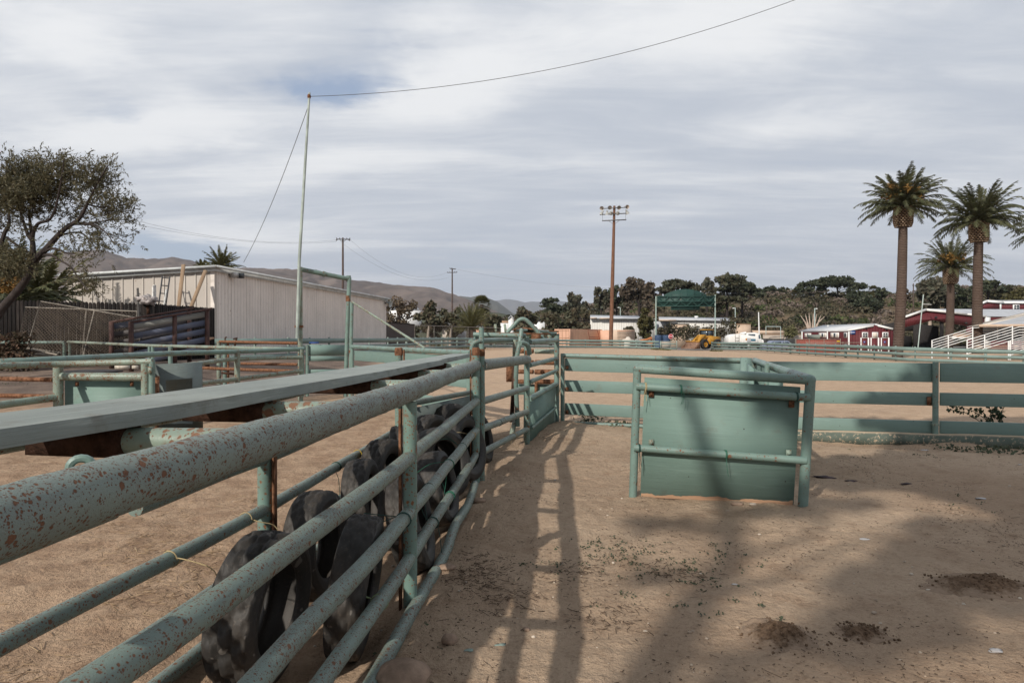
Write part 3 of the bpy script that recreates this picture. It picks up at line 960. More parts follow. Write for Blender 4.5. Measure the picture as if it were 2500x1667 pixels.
# boarded gate inside the frame
ig = thing("board_gate", "grey green boarded gate hanging inside the tall gate frame with a blue strip on top", "gate", V((-4.9, 17.2, 0)))
a0, b0 = V((at(750, 850, 17.3).x, 17.3, 0)), V((at(843, 850, 17.9).x, 17.9, 0))
def ig_p(t, z):
    p = lerp(a0, b0, t)
    return V((p.x, p.y, z))
tube_part("frame_post", M['pipe'], ig, ig_p(0, -0.05), ig_p(0, 1.3), 0.045, 14)
tube_part("frame_post", M['pipe'], ig, ig_p(-0.12, -0.05), ig_p(-0.12, 1.3), 0.04, 14)
for z, h in ((1.18, 0.27), (0.72 + 0.24, 0.13), (0.62, 0.12)):
    board_part("board", M['board'], ig, ig_p(0.03, z), ig_p(1, z - 0.02), 0.03, h)
board_part("board", M['board'], ig, ig_p(0.03, 0.30), ig_p(1, 0.28), 0.03, 0.45)
tag(part("blue_strip", plain("blue plastic", (0.02, 0.07, 0.26), 0.5), None, lambda m: m.box(at(767, 836.5, 17.45) , (0.24, 0.05, 0.035))), "small blue plastic strip lying on top of the boarded gate", "strip")

# ------------------------------------------------------------------ far arena fence
M['farpost'] = plain("pale green fence post", (0.21, 0.26, 0.235), 0.6, 0.3, 3)
def far_fence_run(name, label, pts, post_step, cat="fence", H=None, parts_at=None):
    """pts: list of (px, y_top, depth, height)"""
    tops = [(at(px, y, d), h) for px, y, d, h in pts]
    root = thing(name, label, cat, V((tops[0][0].x, tops[0][0].y, tops[0][0].z - tops[0][1])))
    # resample
    fine = []
    for (p, h), (q, g) in zip(tops[:-1], tops[1:]):
        n = max(1, int((q - p).length / 2.5))
        for k in range(n):
            fine.append((lerp(p, q, k / n), lerp(h, g, k / n)))
    fine.append(tops[-1])
    for f0, f1, nm in ((0.74, 1.0, "top_board"), (0.42, 0.62, "board"), (0.06, 0.26, "board")):
        MB().ribbon([p - V((0, 0, h * (1 - f0))) for p, h in fine], 0.05, [h * (f1 - f0) for p, h in fine]).build(nm, M['farboard'], root)
    L = 0.0
    nxt = 0.0
    for (p, h), (q, g) in zip(tops[:-1], tops[1:]):
        ln = (q - p).length
        while nxt <= L + ln:
            t = (nxt - L) / ln
            r = lerp(p, q, t)
            hh = lerp(h, g, t)
            s = (q - p).normalized()
            nv = V((-s.y, s.x, 0)).normalized()
            if nv.dot(V((r.x, r.y, 0))) < 0:
                nv = -nv
            w = 0.09 if rnd.random() < 0.7 else 0.16
            MB().box((r.x + nv.x * 0.09, r.y + nv.y * 0.09, r.z - hh / 2 + 0.02), (w, w, hh + 0.06 + rnd.uniform(-0.02, 0.04)), math.atan2(s.y, s.x)).build("post", M['farpost'], root)
            nxt += post_step * rnd.uniform(0.85, 1.15)
        L += ln
    return root
far_fence_run("board_fence", "long far arena fence of three green boards curving past the metal building to the gate", [(520, 827, 31.5, 1.1), (700, 826, 36, 1.1), (850, 825.5, 43, 1.1), (943, 825.5, 48, 1.1), (1030, 824.5, 58, 1.1), (1092, 824.3, 68, 1.1), (1160, 824.8, 77, 1.1), (1240, 826.5, 84, 1.1), (1360, 828.5, 90, 1.1), (1500, 829.8, 93, 1.1), (1609, 832, 89, 1.1)], 2.6)
far_fence_run("board_fence", "far arena fence of three green boards before the red buildings at the right", [(1737, 835, 92, 1.0), (1850, 836.2, 84, 1.02), (1950, 839, 70, 1.06), (2080, 842, 58, 1.1), (2220, 847.3, 50.5, 1.1), (2330, 850.2, 49, 1.1), (2500, 854.8, 47, 1.1), (2620, 858, 45, 1.1)], 2.4)
fg2 = thing("arena_gate", "small open pipe gate at the far side of the arena beside the loader", "gate", at(1612, 853, 89))
a, b = at(1612, 833, 89), at(1652, 832.5, 88)
for t in (0, 0.02, 1):
    q = lerp(a, b, t)
    MB().box((q.x, q.y, q.z - 0.55), (0.1, 0.1, 1.15)).build("gate_post", M['farpost'], fg2)
for dz, h in ((0.06, 0.07), (0.36, 0.16), (0.68, 0.07), (0.98, 0.16)):
    board_part("rail", M['farboard'], fg2, a - V((0, 0, dz)), b - V((0, 0, dz)), 0.05, h)

# ------------------------------------------------------------------ corrugated metal building
def corrugated(name, base, ribs, seed=1.0, rust_amt=0.64, dark=0.8):
    n = NT(name)
    uv = n.tc("UV")
    sx = n.t.nodes.new("ShaderNodeSeparateXYZ")
    n.put(sx.inputs[0], uv)
    ph = n.math('FRACT', n.math('MULTIPLY', sx.outputs[0], ribs))
    rib = n.ramp(n.math('ABSOLUTE', n.math('SUBTRACT', ph, 0.5)), 0.30, 0.46)
    seam = n.math('FRACT', n.math('MULTIPLY', sx.outputs[0], ribs / 5.0))
    sm = n.ramp(n.math('ABSOLUTE', n.math('SUBTRACT', seam, 0.5)), 0.475, 0.49)
    ob = n.tc("Object")
    a = n.noise(ob, 0.7, 4, 0.6)
    st = n.noise(n.mapping(uv, (3.5, 0.25, 1)), 1.0, 4, 0.6)
    sp = n.noise(ob, 9, 2)
    cc = n.mix(n.ramp(a, 0.3, 0.7), base, tuple(x * 0.86 for x in base))
    cc = n.mix(n.math('MULTIPLY', n.ramp(st, 0.5, 0.75), 0.45), cc, tuple(x * 0.7 for x in base))
    cc = n.mix(n.math('MULTIPLY', sm, 0.5), cc, tuple(x * 0.45 for x in base))
    cc = n.mix(n.ramp(sp, 0.70, 0.74), cc, (0.22, 0.14, 0.09))
    sp2 = n.noise(n.mapping(uv, (14, 1.6, 1)), 1.0, 3, 0.6)
    cc = n.mix(n.math('MULTIPLY', n.ramp(sp2, 0.66, 0.74), 0.35), cc, (0.24, 0.17, 0.12))
    cc = n.mix(n.math('MULTIPLY', rib, 0.22), cc, tuple(x * 0.6 for x in base))
    n.bump(rib, 1.0, 0.03)
    return n.fin(cc, 0.55, 0.3)
M['metal_long'] = corrugated("weathered white corrugated wall", (0.74, 0.675, 0.62), 3.2)
M['metal_end'] = corrugated("cream standing seam wall", (0.66, 0.60, 0.54), 0.0)
M['trim'] = plain("grey white trim", (0.55, 0.57, 0.57), 0.5, 0.2, 2)
M['roofgrey'] = plain("grey metal roof", (0.42, 0.43, 0.45), 0.5, 0.15, 1)
C0 = at(524, 873, 33)
zg = C0.z
Cr, Cl = at(943, 850, 61), at(163, 870, 34.2)
wt = [at(524, 662, 33), at(946, 735, 61), at(163, 684, 34.2)]
mb_ = thing("metal_building", "long white corrugated metal building with a flat grey roof edge behind the pens", "building", C0)
def wall(name, p0, p1, z0a, z0b, z1a, z1b, mat, th=0.15, par=None):
    m = MB()
    d = V((p1.x - p0.x, p1.y - p0.y, 0)).normalized()
    nn = V((-d.y, d.x, 0)) * th
    L = V((p1.x - p0.x, p1.y - p0.y, 0)).length
    a, b, c, e = V((p0.x, p0.y, z0a)), V((p1.x, p1.y, z0b)), V((p1.x, p1.y, z1b)), V((p0.x, p0.y, z1a))
    m.quad(a, b, c, e, ((0, 0), (L, 0), (L, z1b - z0b), (0, z1a - z0a)))
    m.quad(b + nn, a + nn, e + nn, c + nn)
    m.quad(e, c, c + nn, e + nn)
    m.quad(a + nn, b + nn, b, a)
    m.quad(a, e, e + nn, a + nn)
    m.quad(b, b + nn, c + nn, c)
    return m.build(name, mat, par)
wall("side_wall", C0, Cr, zg - 0.6, zg - 0.6, wt[0].z, wt[1].z, M['metal_long'], 0.2, mb_)
wall("end_wall", Cl, C0, zg - 0.6, zg - 0.6, wt[2].z, wt[0].z, M['metal_end'], 0.2, mb_)
dl = (Cr - C0).normalized()
de = (Cl - C0).normalized()
nd = V((dl.y, -dl.x, 0)).normalized()
ne = V((-de.y, de.x, 0)).normalized()
if ne.y > 0:
    ne = -ne
# standing seams on the end wall
def seams(m):
    L = V((Cl.x - C0.x, Cl.y - C0.y, 0)).length
    k = 0
    x = 0.42
    while x < L:
        p = C0 + de * x
        zt = lerp(wt[0].z, wt[2].z, x / L)
        m.box((p.x + ne.x * 0.02, p.y + ne.y * 0.02, (zg - 0.5 + zt) / 2), (0.05, 0.05, zt - zg + 0.5), math.atan2(de.y, de.x))
        x += 0.56
part("wall_seam", M['metal_end'], mb_, seams)
roof_h = 0.30
def fascia(m):
    o = 0.14
    a = V((C0.x, C0.y, wt[0].z)) + nd * o + ne * o
    b = V((Cr.x, Cr.y, wt[1].z)) + nd * o
    c = V((Cl.x, Cl.y, wt[2].z)) + ne * o - de * 0 + de * 0.25
    m.board(a + V((0, 0, 0.06)), b + V((0, 0, 0.06)), 0.10, 0.16)
    m.board(a + V((0, 0, 0.06)) , c + V((0, 0, 0.06)), 0.10, 0.16)
part("fascia", M['trim'], mb_, fascia)
def gutter(m):
    o = 0.26
    a = V((C0.x, C0.y, wt[0].z)) + nd * o + ne * o
    b = V((Cr.x, Cr.y, wt[1].z)) + nd * o + dl * 0.3
    c = V((Cl.x, Cl.y, wt[2].z)) + ne * o + de * 0.5
    m.board(a + V((0, 0, 0.20)), b + V((0, 0, 0.20)), 0.18, 0.115)
    m.board(a + V((0, 0, 0.20)), c + V((0, 0, 0.20)), 0.18, 0.115)
part("gutter", M['trim'], mb_, gutter)
def roofq(m):
    a, b, c = V((C0.x, C0.y, wt[0].z + 0.16)), V((Cr.x, Cr.y, wt[1].z + 0.16)), V((Cl.x, Cl.y, wt[2].z + 0.16))
    d = c + (b - a)
    m.hexa([a, b, d, c, a + V((0, 0, .06)), b + V((0, 0, .06)), d + V((0, 0, .06)), c + V((0, 0, .06))])
part("roof", M['roofgrey'], mb_, roofq)
b2_ = Cr + (Cl - C0)
wall("end_wall", Cr, b2_, zg - 0.6, zg - 0.6, wt[1].z, wt[2].z, M['metal_end'], 0.2, mb_)
# corner flood light box on the building
cl_ = thing("wall_light", "grey box flood light on the corner of the metal building", "light", at(575, 672, 34.5))
part("bracket", M['darkrust'], cl_, lambda m: m.board(at(552, 670, 34.2), at(566, 671, 34.5), 0.06, 0.09))
part("housing", plain("grey lamp housing", (0.45, 0.44, 0.42), 0.5), cl_, lambda m: m.box(at(572, 671.5, 34.4), (0.34, 0.3, 0.26), 1.2))
part("glass", plain("dark lamp glass", (0.05, 0.055, 0.06), 0.2), cl_, lambda m: m.box(at(587, 673, 34.6), (0.22, 0.3, 0.26), 1.2))
tag(MB().path(smooth_pts([at(526, 648, 32.5), at(532, 657, 33), at(540, 664, 33.4), at(552, 670, 33.9)], 4), 0.022, 6).build("lamp_cable", plain("white cable", (0.6, 0.58, 0.55), 0.6), None, True), "pale cable looping from the roof corner to the corner flood light", "cable")
wl2 = thing("wall_light", "small white flood light under the eave on the left wall of the metal building", "light", at(332, 668, 33.6))
part("housing", plain("white lamp", (0.75, 0.75, 0.74), 0.4), wl2, lambda m: m.blob(at(330, 668, 33.5), (0.09, 0.09, 0.08), 0.1, 2))
part("mount", M['darkrust'], wl2, lambda m: m.box(at(342, 665, 33.6), (0.18, 0.15, 0.14)))
horn = thing("horn_speaker", "horn loudspeaker under the roof at the far end of the metal building", "loudspeaker", at(948, 741, 60.6))
hc = at(953, 742, 60.6)
part("horn", plain("grey horn", (0.40, 0.43, 0.42), 0.5), horn, lambda m: m.lathe(at(942, 738, 60.6), [(0.08, 0), (0.1, 0.2), (0.2, 0.38), (0.36, 0.5), (0.33, 0.49), (0.1, 0.2)], 16, V((1, -0.2, -0.25))), True)
part("bracket", M['darkrust'], horn, lambda m: m.board(at(938, 740, 60.6), at(944, 740, 60.6), 0.1, 0.12))

# ------------------------------------------------------------------ wooden picket fence before it
M['picket'] = wood("weathered picket with tree shade in colour", (0.016, 0.013, 0.012), (0.006, 0.005, 0.005), streak=30)  # the willow's shade on the fence is put into this near-black colour
M['picket2'] = wood("weathered grey picket with tree shade in colour", (0.034, 0.027, 0.024), (0.010, 0.008, 0.007), streak=30)  # lighter pickets, their colour lowered for the willow's shade too
pf = thing("picket_fence", "tall weathered wooden picket fence with tree shade in its colour before the metal building", "fence", at(380, 870, 27))
K0, K1, K2 = at(-60, 729, 26.2), at(380, 741, 26.6), at(524, 752, 31.3)
def picket_row(m, a, b, sel):
    L = V((b.x - a.x, b.y - a.y, 0)).length
    n = int(L / 0.147)
    d = V((b.x - a.x, b.y - a.y, 0)).normalized()
    nn = V((-d.y, d.x, 0)) * 0.02
    rg = random.Random(5)
    for i in range(n):
        p = lerp(a, b, (i + 0.5) / n)
        k = rg.random()
        w = 0.066
        zt = p.z + rg.uniform(-0.02, 0.02)
        z0 = tz(p.x, p.y) - 0.2
        if (k < 0.7) != sel:
            continue
        q0, q1 = V((p.x, p.y, 0)) - d * w, V((p.x, p.y, 0)) + d * w
        poly = [V((q0.x, q0.y, z0)), V((q1.x, q1.y, z0)), V((q1.x, q1.y, zt - 0.07)), V((lerp(q0, q1, .8).x, lerp(q0, q1, .8).y, zt - 0.015)), V((lerp(q0, q1, .5).x, lerp(q0, q1, .5).y, zt)), V((lerp(q0, q1, .2).x, lerp(q0, q1, .2).y, zt - 0.015)), V((q0.x, q0.y, zt - 0.07))]
        b0 = len(m.v)
        m.prism(poly, nn)
        m.uv[-9] = tuple((q.z, (q - poly[0]).length if False else (V((q.x, q.y, 0)) - V((q0.x, q0.y, 0))).length + i * 0.37) for q in poly)
        m.uv[-8] = tuple(reversed(m.uv[-9]))
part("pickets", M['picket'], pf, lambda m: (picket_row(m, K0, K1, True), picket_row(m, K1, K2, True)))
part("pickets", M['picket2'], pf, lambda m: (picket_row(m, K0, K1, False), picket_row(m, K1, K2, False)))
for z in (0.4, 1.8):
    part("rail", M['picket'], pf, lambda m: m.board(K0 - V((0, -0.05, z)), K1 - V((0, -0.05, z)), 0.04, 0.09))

# things leaning on the building behind the fence
M['lumber'] = wood("new lumber", (0.31, 0.225, 0.15), (0.22, 0.15, 0.10), streak=18)
tag(part("lumber_plank", M['lumber'], None, lambda m: m.board(at(448, 646, 31.8), at(430, 800, 30.6), 0.17, 0.04, V((0, -1, 0)))), "upright tan board propped against the eave of the metal building", "board")
tag(part("lumber_plank", M['lumber'], None, lambda m: m.board(at(502, 660, 32.2), at(450, 790, 31.0), 0.17, 0.04, V((0, -1, 0)))), "slanting tan board propped near the corner of the metal building", "board")
lad = thing("ladder", "grey metal ladder leaning on the left wall of the metal building", "ladder", at(388, 800, 31))
for a, b in (((396.5, 674), (380, 800)), ((414.5, 676), (397, 800))):
    part("side_rail", plain("grey ladder metal", (0.06, 0.06, 0.065), 0.9), lad, lambda m: m.board(at(*a, 32.4), at(*b, 31.2), 0.05, 0.07))
for k in range(5):
    t = 0.03 + k * 0.155
    MB().tube(lerp(at(396.5, 674, 32.4), at(380, 800, 31.2), t), lerp(at(414.5, 676, 32.4), at(397, 800, 31.2), t), 0.025, 6).build("rung", plain("rung metal", (0.06, 0.06, 0.065), 0.9) if k == 0 else bpy.data.materials["rung metal"], lad)
tag(part("thin_lath", plain("pale lath", (0.5, 0.5, 0.48), 0.7), None, lambda m: m.board(at(406, 706, 31.0), at(394, 790, 30.3), 0.05, 0.03, V((0, -1, 0)))), "thin pale strip leaning across the ladder behind the picket fence", "strip")
pv = thing("pipe_bundle", "bundle of white plastic pipes standing behind the picket fence", "pipes", at(376, 800, 27.6))
for k, (px, py) in enumerate(((373.5, 697), (376.5, 695), (379.5, 696), (372.5, 701))):
    MB().tube(at(px, py, 27.5 + 0.05 * k), at(px + 1, 800, 27.5 + 0.05 * k), 0.028, 8).build("pipe", plain("white plastic pipe", (0.75, 0.73, 0.7), 0.4) if k == 0 else bpy.data.materials["white plastic pipe"], pv, True)
tag(MB().tube(at(336, 703, 26.0), at(340, 800, 26.0), 0.04, 8).build("metal_stake", plain("dark stake", (0.10, 0.095, 0.09), 0.6), None, True), "thin dark stake rising above the picket fence", "stake")
tp = thing("covered_post", "weathered wooden post topped with a crumpled grey tarp before the picket fence", "covered post", at(358, 870, 25.4))
part("tarp", plain("crumpled grey tarp", (0.42, 0.38, 0.37), 0.8, 0.55, 6, bumpy=0.8), tp, lambda m: (m.blob(at(360, 733, 25.4), (0.26, 0.3, 0.17), 0.35, 4, 18, 2.2), m.blob(at(347, 730, 25.4), (0.2, 0.2, 0.1), 0.4, 9, 12, 2.5), m.blob(at(375, 731, 25.4), (0.14, 0.2, 0.1), 0.4, 5, 12, 2.5)), 'all')
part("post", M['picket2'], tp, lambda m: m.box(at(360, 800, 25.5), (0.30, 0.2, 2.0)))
part("post_slot", M['darkrust'], tp, lambda m: m.box(at(361, 757, 25.38), (0.10, 0.02, 0.3)))

# ------------------------------------------------------------------ chain link gate panels leaning on the fence
M['galv'] = plain("weathered galvanised pipe", (0.24, 0.21, 0.175), 0.6, 0.35, 6)
M['mesh'] = plain("brown weathered chain link", (0.10, 0.076, 0.056), 0.7, 0.3, 4)
def chain_panel(label, tl, tr, br, bl, ups, step=0.12):
    root = thing("chain_link_gate", label, "gate", (bl + br) / 2)
    MB().path([tl, tr, br, bl], 0.024, 8, closed=True).build("frame", M['galv'], root, True)
    for t in ups:
        MB().tube(lerp(tl, tr, t), lerp(bl, br, t), 0.022, 8).build("upright", M['galv'], root, True)
    m = MB()
    Wd, Hd = (tr - tl).length, (tl - bl).length
    def q(u, v):
        return lerp(lerp(bl, br, u), lerp(tl, tr, u), v)
    nrm_ = (tr - tl).cross(bl - tl).normalized()
    k = -Hd
    while k < Wd + Hd:
        for sgn in (1, -1):
            # line x = k + sgn*y
            pts = []
            for yy in (0.0, Hd):
                pts.append((k + sgn * yy if sgn > 0 else k + Hd - yy - Hd + (Hd - 0) * 0 - 0 + 0 if False else k + sgn * yy, yy))
            (xa, ya), (xb, yb) = pts
            lo, hi = min(xa, xb), max(xa, xb)
            if hi < 0 or lo > Wd:
                continue
            def cl(xa, ya, xb, yb, lim):
                t = (lim - xa) / (xb - xa)
                return lim, ya + (yb - ya) * t
            if xa < 0: xa, ya = cl(xa, ya, xb, yb, 0)
            if xa > Wd: xa, ya = cl(xa, ya, xb, yb, Wd)
            if xb < 0: xb, yb = cl(xa, ya, xb, yb, 0)
            if xb > Wd: xb, yb = cl(xa, ya, xb, yb, Wd)
            a = q(xa / Wd, ya / Hd) + nrm_ * 0.004 * sgn
            b = q(xb / Wd, yb / Hd) + nrm_ * 0.004 * sgn
            if (b - a).length < 0.02:
                continue
            m.path([a, b], 0.0055, 3, caps=False)
        k += step
    m.build("mesh", M['mesh'], root)
    return root
chain_panel("rusty chain link gate panel leaning with its top edge sloping down to the right", at(99.5, 736, 24.6), at(352, 779, 24.4), at(330, 880, 23.6), at(60, 866, 23.2), (0.52,))
chain_panel("wider grey chain link gate panel standing behind the sloping one", at(62, 750, 25.4), at(334, 760, 25.2), at(331, 874, 24.9), at(38, 868, 24.6), (0.55,), 0.13)
for k, (a, b) in enumerate((((62, 849), (150, 862)), ((60, 865), (125, 864.5)), ((75, 853), (140, 866)))):
    tag(MB().tube(at(*a, 23.6 - 0.3 * k), at(*b, 23.4 - 0.3 * k), 0.03, 6).build("fence_pipe", M['galv'], None, True), ("pale loose pipe lying lowest in the heap below the chain link panels", "slanting loose pipe on top of the heap below the chain link panels", "short loose pipe between the two others below the chain link panels")[(1, 0, 2)[k]], "pipe", "loose pipes by the chain link panels")

# ------------------------------------------------------------------ loading ramp with blue and brown slats
M['ramp_frame'] = plain("brown painted steel", (0.085, 0.045, 0.038), 0.7, 0.4, 5)
M['blue'] = painted_wood("faded blue slat", (0.085, 0.10, 0.15), thr=0.62, raw=(0.16, 0.14, 0.13), c2=(0.13, 0.14, 0.18))
M['greyslat'] = painted_wood("grey slat", (0.26, 0.26, 0.24), thr=0.7, raw=(0.2, 0.17, 0.14))
M['brownslat'] = painted_wood("brown slat", (0.085, 0.075, 0.075), thr=0.7, raw=(0.15, 0.12, 0.1))
ramp = thing("loading_ramp", "cattle loading ramp with blue and grey slats in a dark brown frame", "loading ramp", at(320, 905, 22.5))
def ramp_side(dx, x0, x1, d0, d1, yt0, yt1, mats, mid):
    a, b = at(x0, yt0, d0), at(x1, yt1, d1)
    tube = lambda m: m.board(a + V((-0.05, -0.02, 0)), b + V((0.15, 0.05, 0.03)), 0.10, 0.07)
    part("top_bar", M['ramp_frame'], ramp, tube)
    for t in mid:
        p = lerp(a, b, t)
        z0 = tz(p.x, p.y)
        part("upright", M['ramp_frame'], ramp, lambda m: m.box((p.x, p.y, (z0 + p.z) / 2), (0.12, 0.10, p.z - z0)))
    for k, mm in enumerate(mats):
        dz = 0.14 + k * 0.30
        board_part("slat", M[mm], ramp, a + V((0.05, 0.07, -dz)), b + V((0, 0.07, -dz - 0.02)), 0.03, 0.19)
ramp_side(0, 320, 506, 22.5, 24.5, 788, 755, ('greyslat', 'blue', 'blue', 'blue', 'blue'), (0.0, 0.55, 1.0))
ramp_side(0, 272, 462, 23.4, 25.2, 787, 754, ('blue', 'brownslat', 'brownslat', 'brownslat', 'brownslat'), (0.0, 1.0))
a, b = at(316, 850, 22.9), at(500, 832, 24.8)
part("ramp_floor", M['brownslat'], ramp, lambda m: m.hexa([a, b, b + V((-0.6, 0.75, 0)), a + V((-0.6, 0.75, 0)), a + V((0, 0, .06)), b + V((0, 0, .06)), b + V((-0.6, .75, .06)), a + V((-0.6, .75, .06))]))
tag(part("loose_board", M['rawwood'], None, lambda m: m.board(at(455, 842, 24.2), at(512, 825, 25.4), 0.4, 0.06)), "pale loose board resting at the upper end of the loading ramp", "board")
tag(part("concrete_block", plain("pale concrete", (0.5, 0.45, 0.38), 0.9, 0.3), None, lambda m: m.box(at(299, 896, 21.6), (0.38, 0.2, 0.10), 0.1)), "pale flat concrete block on the dirt under the loading ramp", "block")
tag(part("concrete_block", bpy.data.materials["pale concrete"], None, lambda m: m.box(at(330, 896, 21.4), (0.16, 0.14, 0.10), 0.3)), "small square concrete block right of the flat block", "block")
tag(MB().blob(at(225, 907, 17.5) + V((0, 0, 0.0)), (0.75, 0.5, 0.05), 0.2, 3, 14).build("rubber_mat", plain("black rubber mat", (0.035, 0.033, 0.035), 0.8, 0.3), None, 'all'), "dark rubber mat lying on the pen dirt", "mat")
# ------------------------------------------------------------------ ground
ARENA = [(0.86, 11.8), (-0.72, 12.0), (-3.9, 17.0), (-5.2, 25), (-8.6, 46), (-6.4, 68), (-0.5, 84), (19, 92), (27, 92), (29.3, 70), (29.3, 50), (35, 46.6), (46, 40), (40, 5), (16, 8.0), (6.41, 10.4), (3.7, 10.9)]
def inside(x, y, poly):
    c = False
    j = len(poly) - 1
    for i in range(len(poly)):
        xi, yi = poly[i]
        xj, yj = poly[j]
        if (yi > y) != (yj > y) and x < (xj - xi) * (y - yi) / (yj - yi) + xi:
            c = not c
        j = i
    return c

def axis(segs):
    out = [segs[0][0]]
    for a, b, st in segs:
        n = max(1, int(round((b - a) / st)))
        out += [a + (b - a) * k / n for k in range(1, n + 1)]
    return out
gx = axis([(-9000, -1000, 2000), (-1000, -100, 150), (-100, -30, 7), (-30, -9, 0.8), (-9, -3.2, 0.16), (-3.2, 4.6, 0.05), (4.6, 9, 0.12), (9, 36, 0.9), (36, 150, 8), (150, 1000, 150), (1000, 9000, 2000)])
gy = axis([(-300, -30, 30), (-30, 0.8, 1.2), (0.8, 8.5, 0.05), (8.5, 13, 0.1), (13, 20, 0.25), (20, 40, 0.8), (40, 130, 3), (130, 400, 30), (400, 2000, 200), (2000, 14000, 1500)])
MOUNDS = [(gp(1912, 1552), 0.205, 0.20, 0.05), (gp(2108, 1540), 0.15, 0.13, 0.035), (gp(2395, 1432), 0.34, 0.21, 0.055)]
def gz(x, y):
    z = tz(x, y)
    if -10 < x < 12 and 0 < y < 30:
        p = V((x, y, 0))
        z += 0.030 * noise.noise(p * 0.9) + 0.016 * noise.noise(p * 3.1 + V((5, 0, 0)))
        if y < 14:
            z += 0.015 * noise.noise(p * 7 + V((0, 9, 0))) + 0.009 * noise.noise(p * 16) - 0.02 * max(0, noise.noise(p * 4.5 + V((3, 1, 0))) - 0.25)
        # dirt scraped up against the chute and the gate
        z += 0.09 * math.exp(-((x - 0.95) ** 2 / 0.5 + (y - 10.9) ** 2 / 0.5))
        dn = x - (near_x(y) if y < 7.1 else -0.375 + 0.2356 * (y - 7.1))
        if y < 12:
            z += 0.035 * math.exp(-((dn - 0.25) / 0.22) ** 2) * (0.6 + noise.noise(p * 1.7))
        if x > 3:
            df = 10.96 - 0.251 * (x - 3.9) - y
            if df > -0.05:
                z -= 0.10 * S(1.7, 0.6, df) * S(3.2, 4.2, x) * (1 + 0.8 * noise.noise(p * 1.3))
        if y < 7.5 and -0.85 < dn < 0:
            z -= 0.07 * S(-0.85, -0.6, dn) * S(0, -0.15, dn) * S(7.4, 6.4, y)
    return z
vs = []
zone = []
for y in gy:
    for x in gx:
        vs.append((x, y, gz(x, y)))
        if -12 < x < 60 and 8 < y < 95:
            q = noise.noise(V((x * 0.6, y * 0.6, 4))) * 0.5
            zone.append(sum(inside(x + dx * 0.35 + q, y + dy * 0.35, ARENA) for dx, dy in ((-1, 0), (1, 0), (0, -1), (0, 1))) / 4.0)
        else:
            zone.append(0.0)
nx, ny = len(gx), len(gy)
fs = [(j * nx + i, j * nx + i + 1, (j + 1) * nx + i + 1, (j + 1) * nx + i) for j in range(ny - 1) for i in range(nx - 1)]
me = bpy.data.meshes.new("ground")
me.from_pydata(vs, [], fs)
at_ = me.attributes.new("arena", 'FLOAT', 'POINT')
at_.data.foreach_set("value", np.array(zone, dtype=np.float32))
me.polygons.foreach_set("use_smooth", np.ones(len(fs), dtype=bool))
n = NT("dry sandy dirt")
ob = n.tc("Object")
an = n.t.nodes.new("ShaderNodeAttribute")
an.attribute_name = "arena"
zn = an.outputs["Fac"]
big = n.noise(ob, 0.55, 5, 0.6)
mid = n.noise(ob, 3.2, 5, 0.65)
fine = n.noise(ob, 38, 4, 0.7)
gr = n.noise(ob, 160, 2, 0.6)
sx = n.t.nodes.new("ShaderNodeSeparateXYZ")
n.put(sx.inputs[0], ob)
pen = n.ramp(sx.outputs[0], -0.4, -1.1)
path_c = n.mix(n.ramp(big, 0.3, 0.7), (0.345, 0.248, 0.172), (0.445, 0.335, 0.24))
path_c = n.mix(n.math('MULTIPLY', n.ramp(mid, 0.48, 0.72), 0.55), path_c, (0.25, 0.165, 0.108))
pen_c = n.mix(n.ramp(mid, 0.35, 0.68), (0.42, 0.297, 0.203), (0.285, 0.19, 0.126))
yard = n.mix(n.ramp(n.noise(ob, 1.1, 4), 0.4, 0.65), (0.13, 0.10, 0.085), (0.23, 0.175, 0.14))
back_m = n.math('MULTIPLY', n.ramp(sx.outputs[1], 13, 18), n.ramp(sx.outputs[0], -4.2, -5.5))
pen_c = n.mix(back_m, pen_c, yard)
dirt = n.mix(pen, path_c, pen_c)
ar_c = n.mix(n.ramp(mid, 0.3, 0.7), (0.40, 0.285, 0.197), (0.51, 0.373, 0.262))
ar_c = n.mix(n.math('MULTIPLY', n.ramp(big, 0.48, 0.68), 0.4), ar_c, (0.34, 0.245, 0.18))
asph = n.mix(mid, (0.14, 0.135, 0.13), (0.2, 0.19, 0.18))
cc = n.mix(zn, dirt, ar_c)
cc = n.mix(n.math('MULTIPLY', n.ramp(sx.outputs[1], 94, 97), n.math('SUBTRACT', 1.0, zn)), cc, asph)
vo = n.t.nodes.new("ShaderNodeTexVoronoi")
n.put(vo.inputs["Vector"], ob)
vo.inputs["Scale"].default_value = 34.0
vsp = n.t.nodes.new("ShaderNodeSeparateColor")
n.put(vsp.inputs[0], vo.outputs["Color"])
clod = n.math('MULTIPLY', n.ramp(n.math('SUBTRACT', n.math('MULTIPLY', n.math('SUBTRACT', n.math('ADD', vsp.outputs[0], n.math('MULTIPLY', n.math('SUBTRACT', mid, 0.5), 0.9)), 0.66), 1.1), vo.outputs["Distance"]), -0.12, 0.08), 0.55)
cc = n.mix(clod, cc, n.mix(0.35, cc, (0.10, 0.062, 0.04)))
tex = n.noise(ob, 13, 5, 0.7)
cc = n.mix(n.math('MULTIPLY', n.ramp(tex, 0.5, 0.68), 0.4), cc, n.mix(0.5, cc, (0.16, 0.105, 0.07)))
speck = n.ramp(fine, 0.52, 0.66)
cc = n.mix(n.math('MULTIPLY', speck, 0.6), cc, n.mix(0.5, cc, (0.12, 0.075, 0.045)))
gl_ = n.ramp(gr, 0.62, 0.72)
cc = n.mix(n.math('MULTIPLY', gl_, 0.3), cc, (0.46, 0.39, 0.32))
gd_ = n.ramp(gr, 0.40, 0.32)
cc = n.mix(n.math('MULTIPLY', gd_, 0.4), cc, (0.16, 0.10, 0.065))
h = n.math('ADD', n.math('MULTIPLY', fine, 1.0), n.math('MULTIPLY', gr, 0.45))
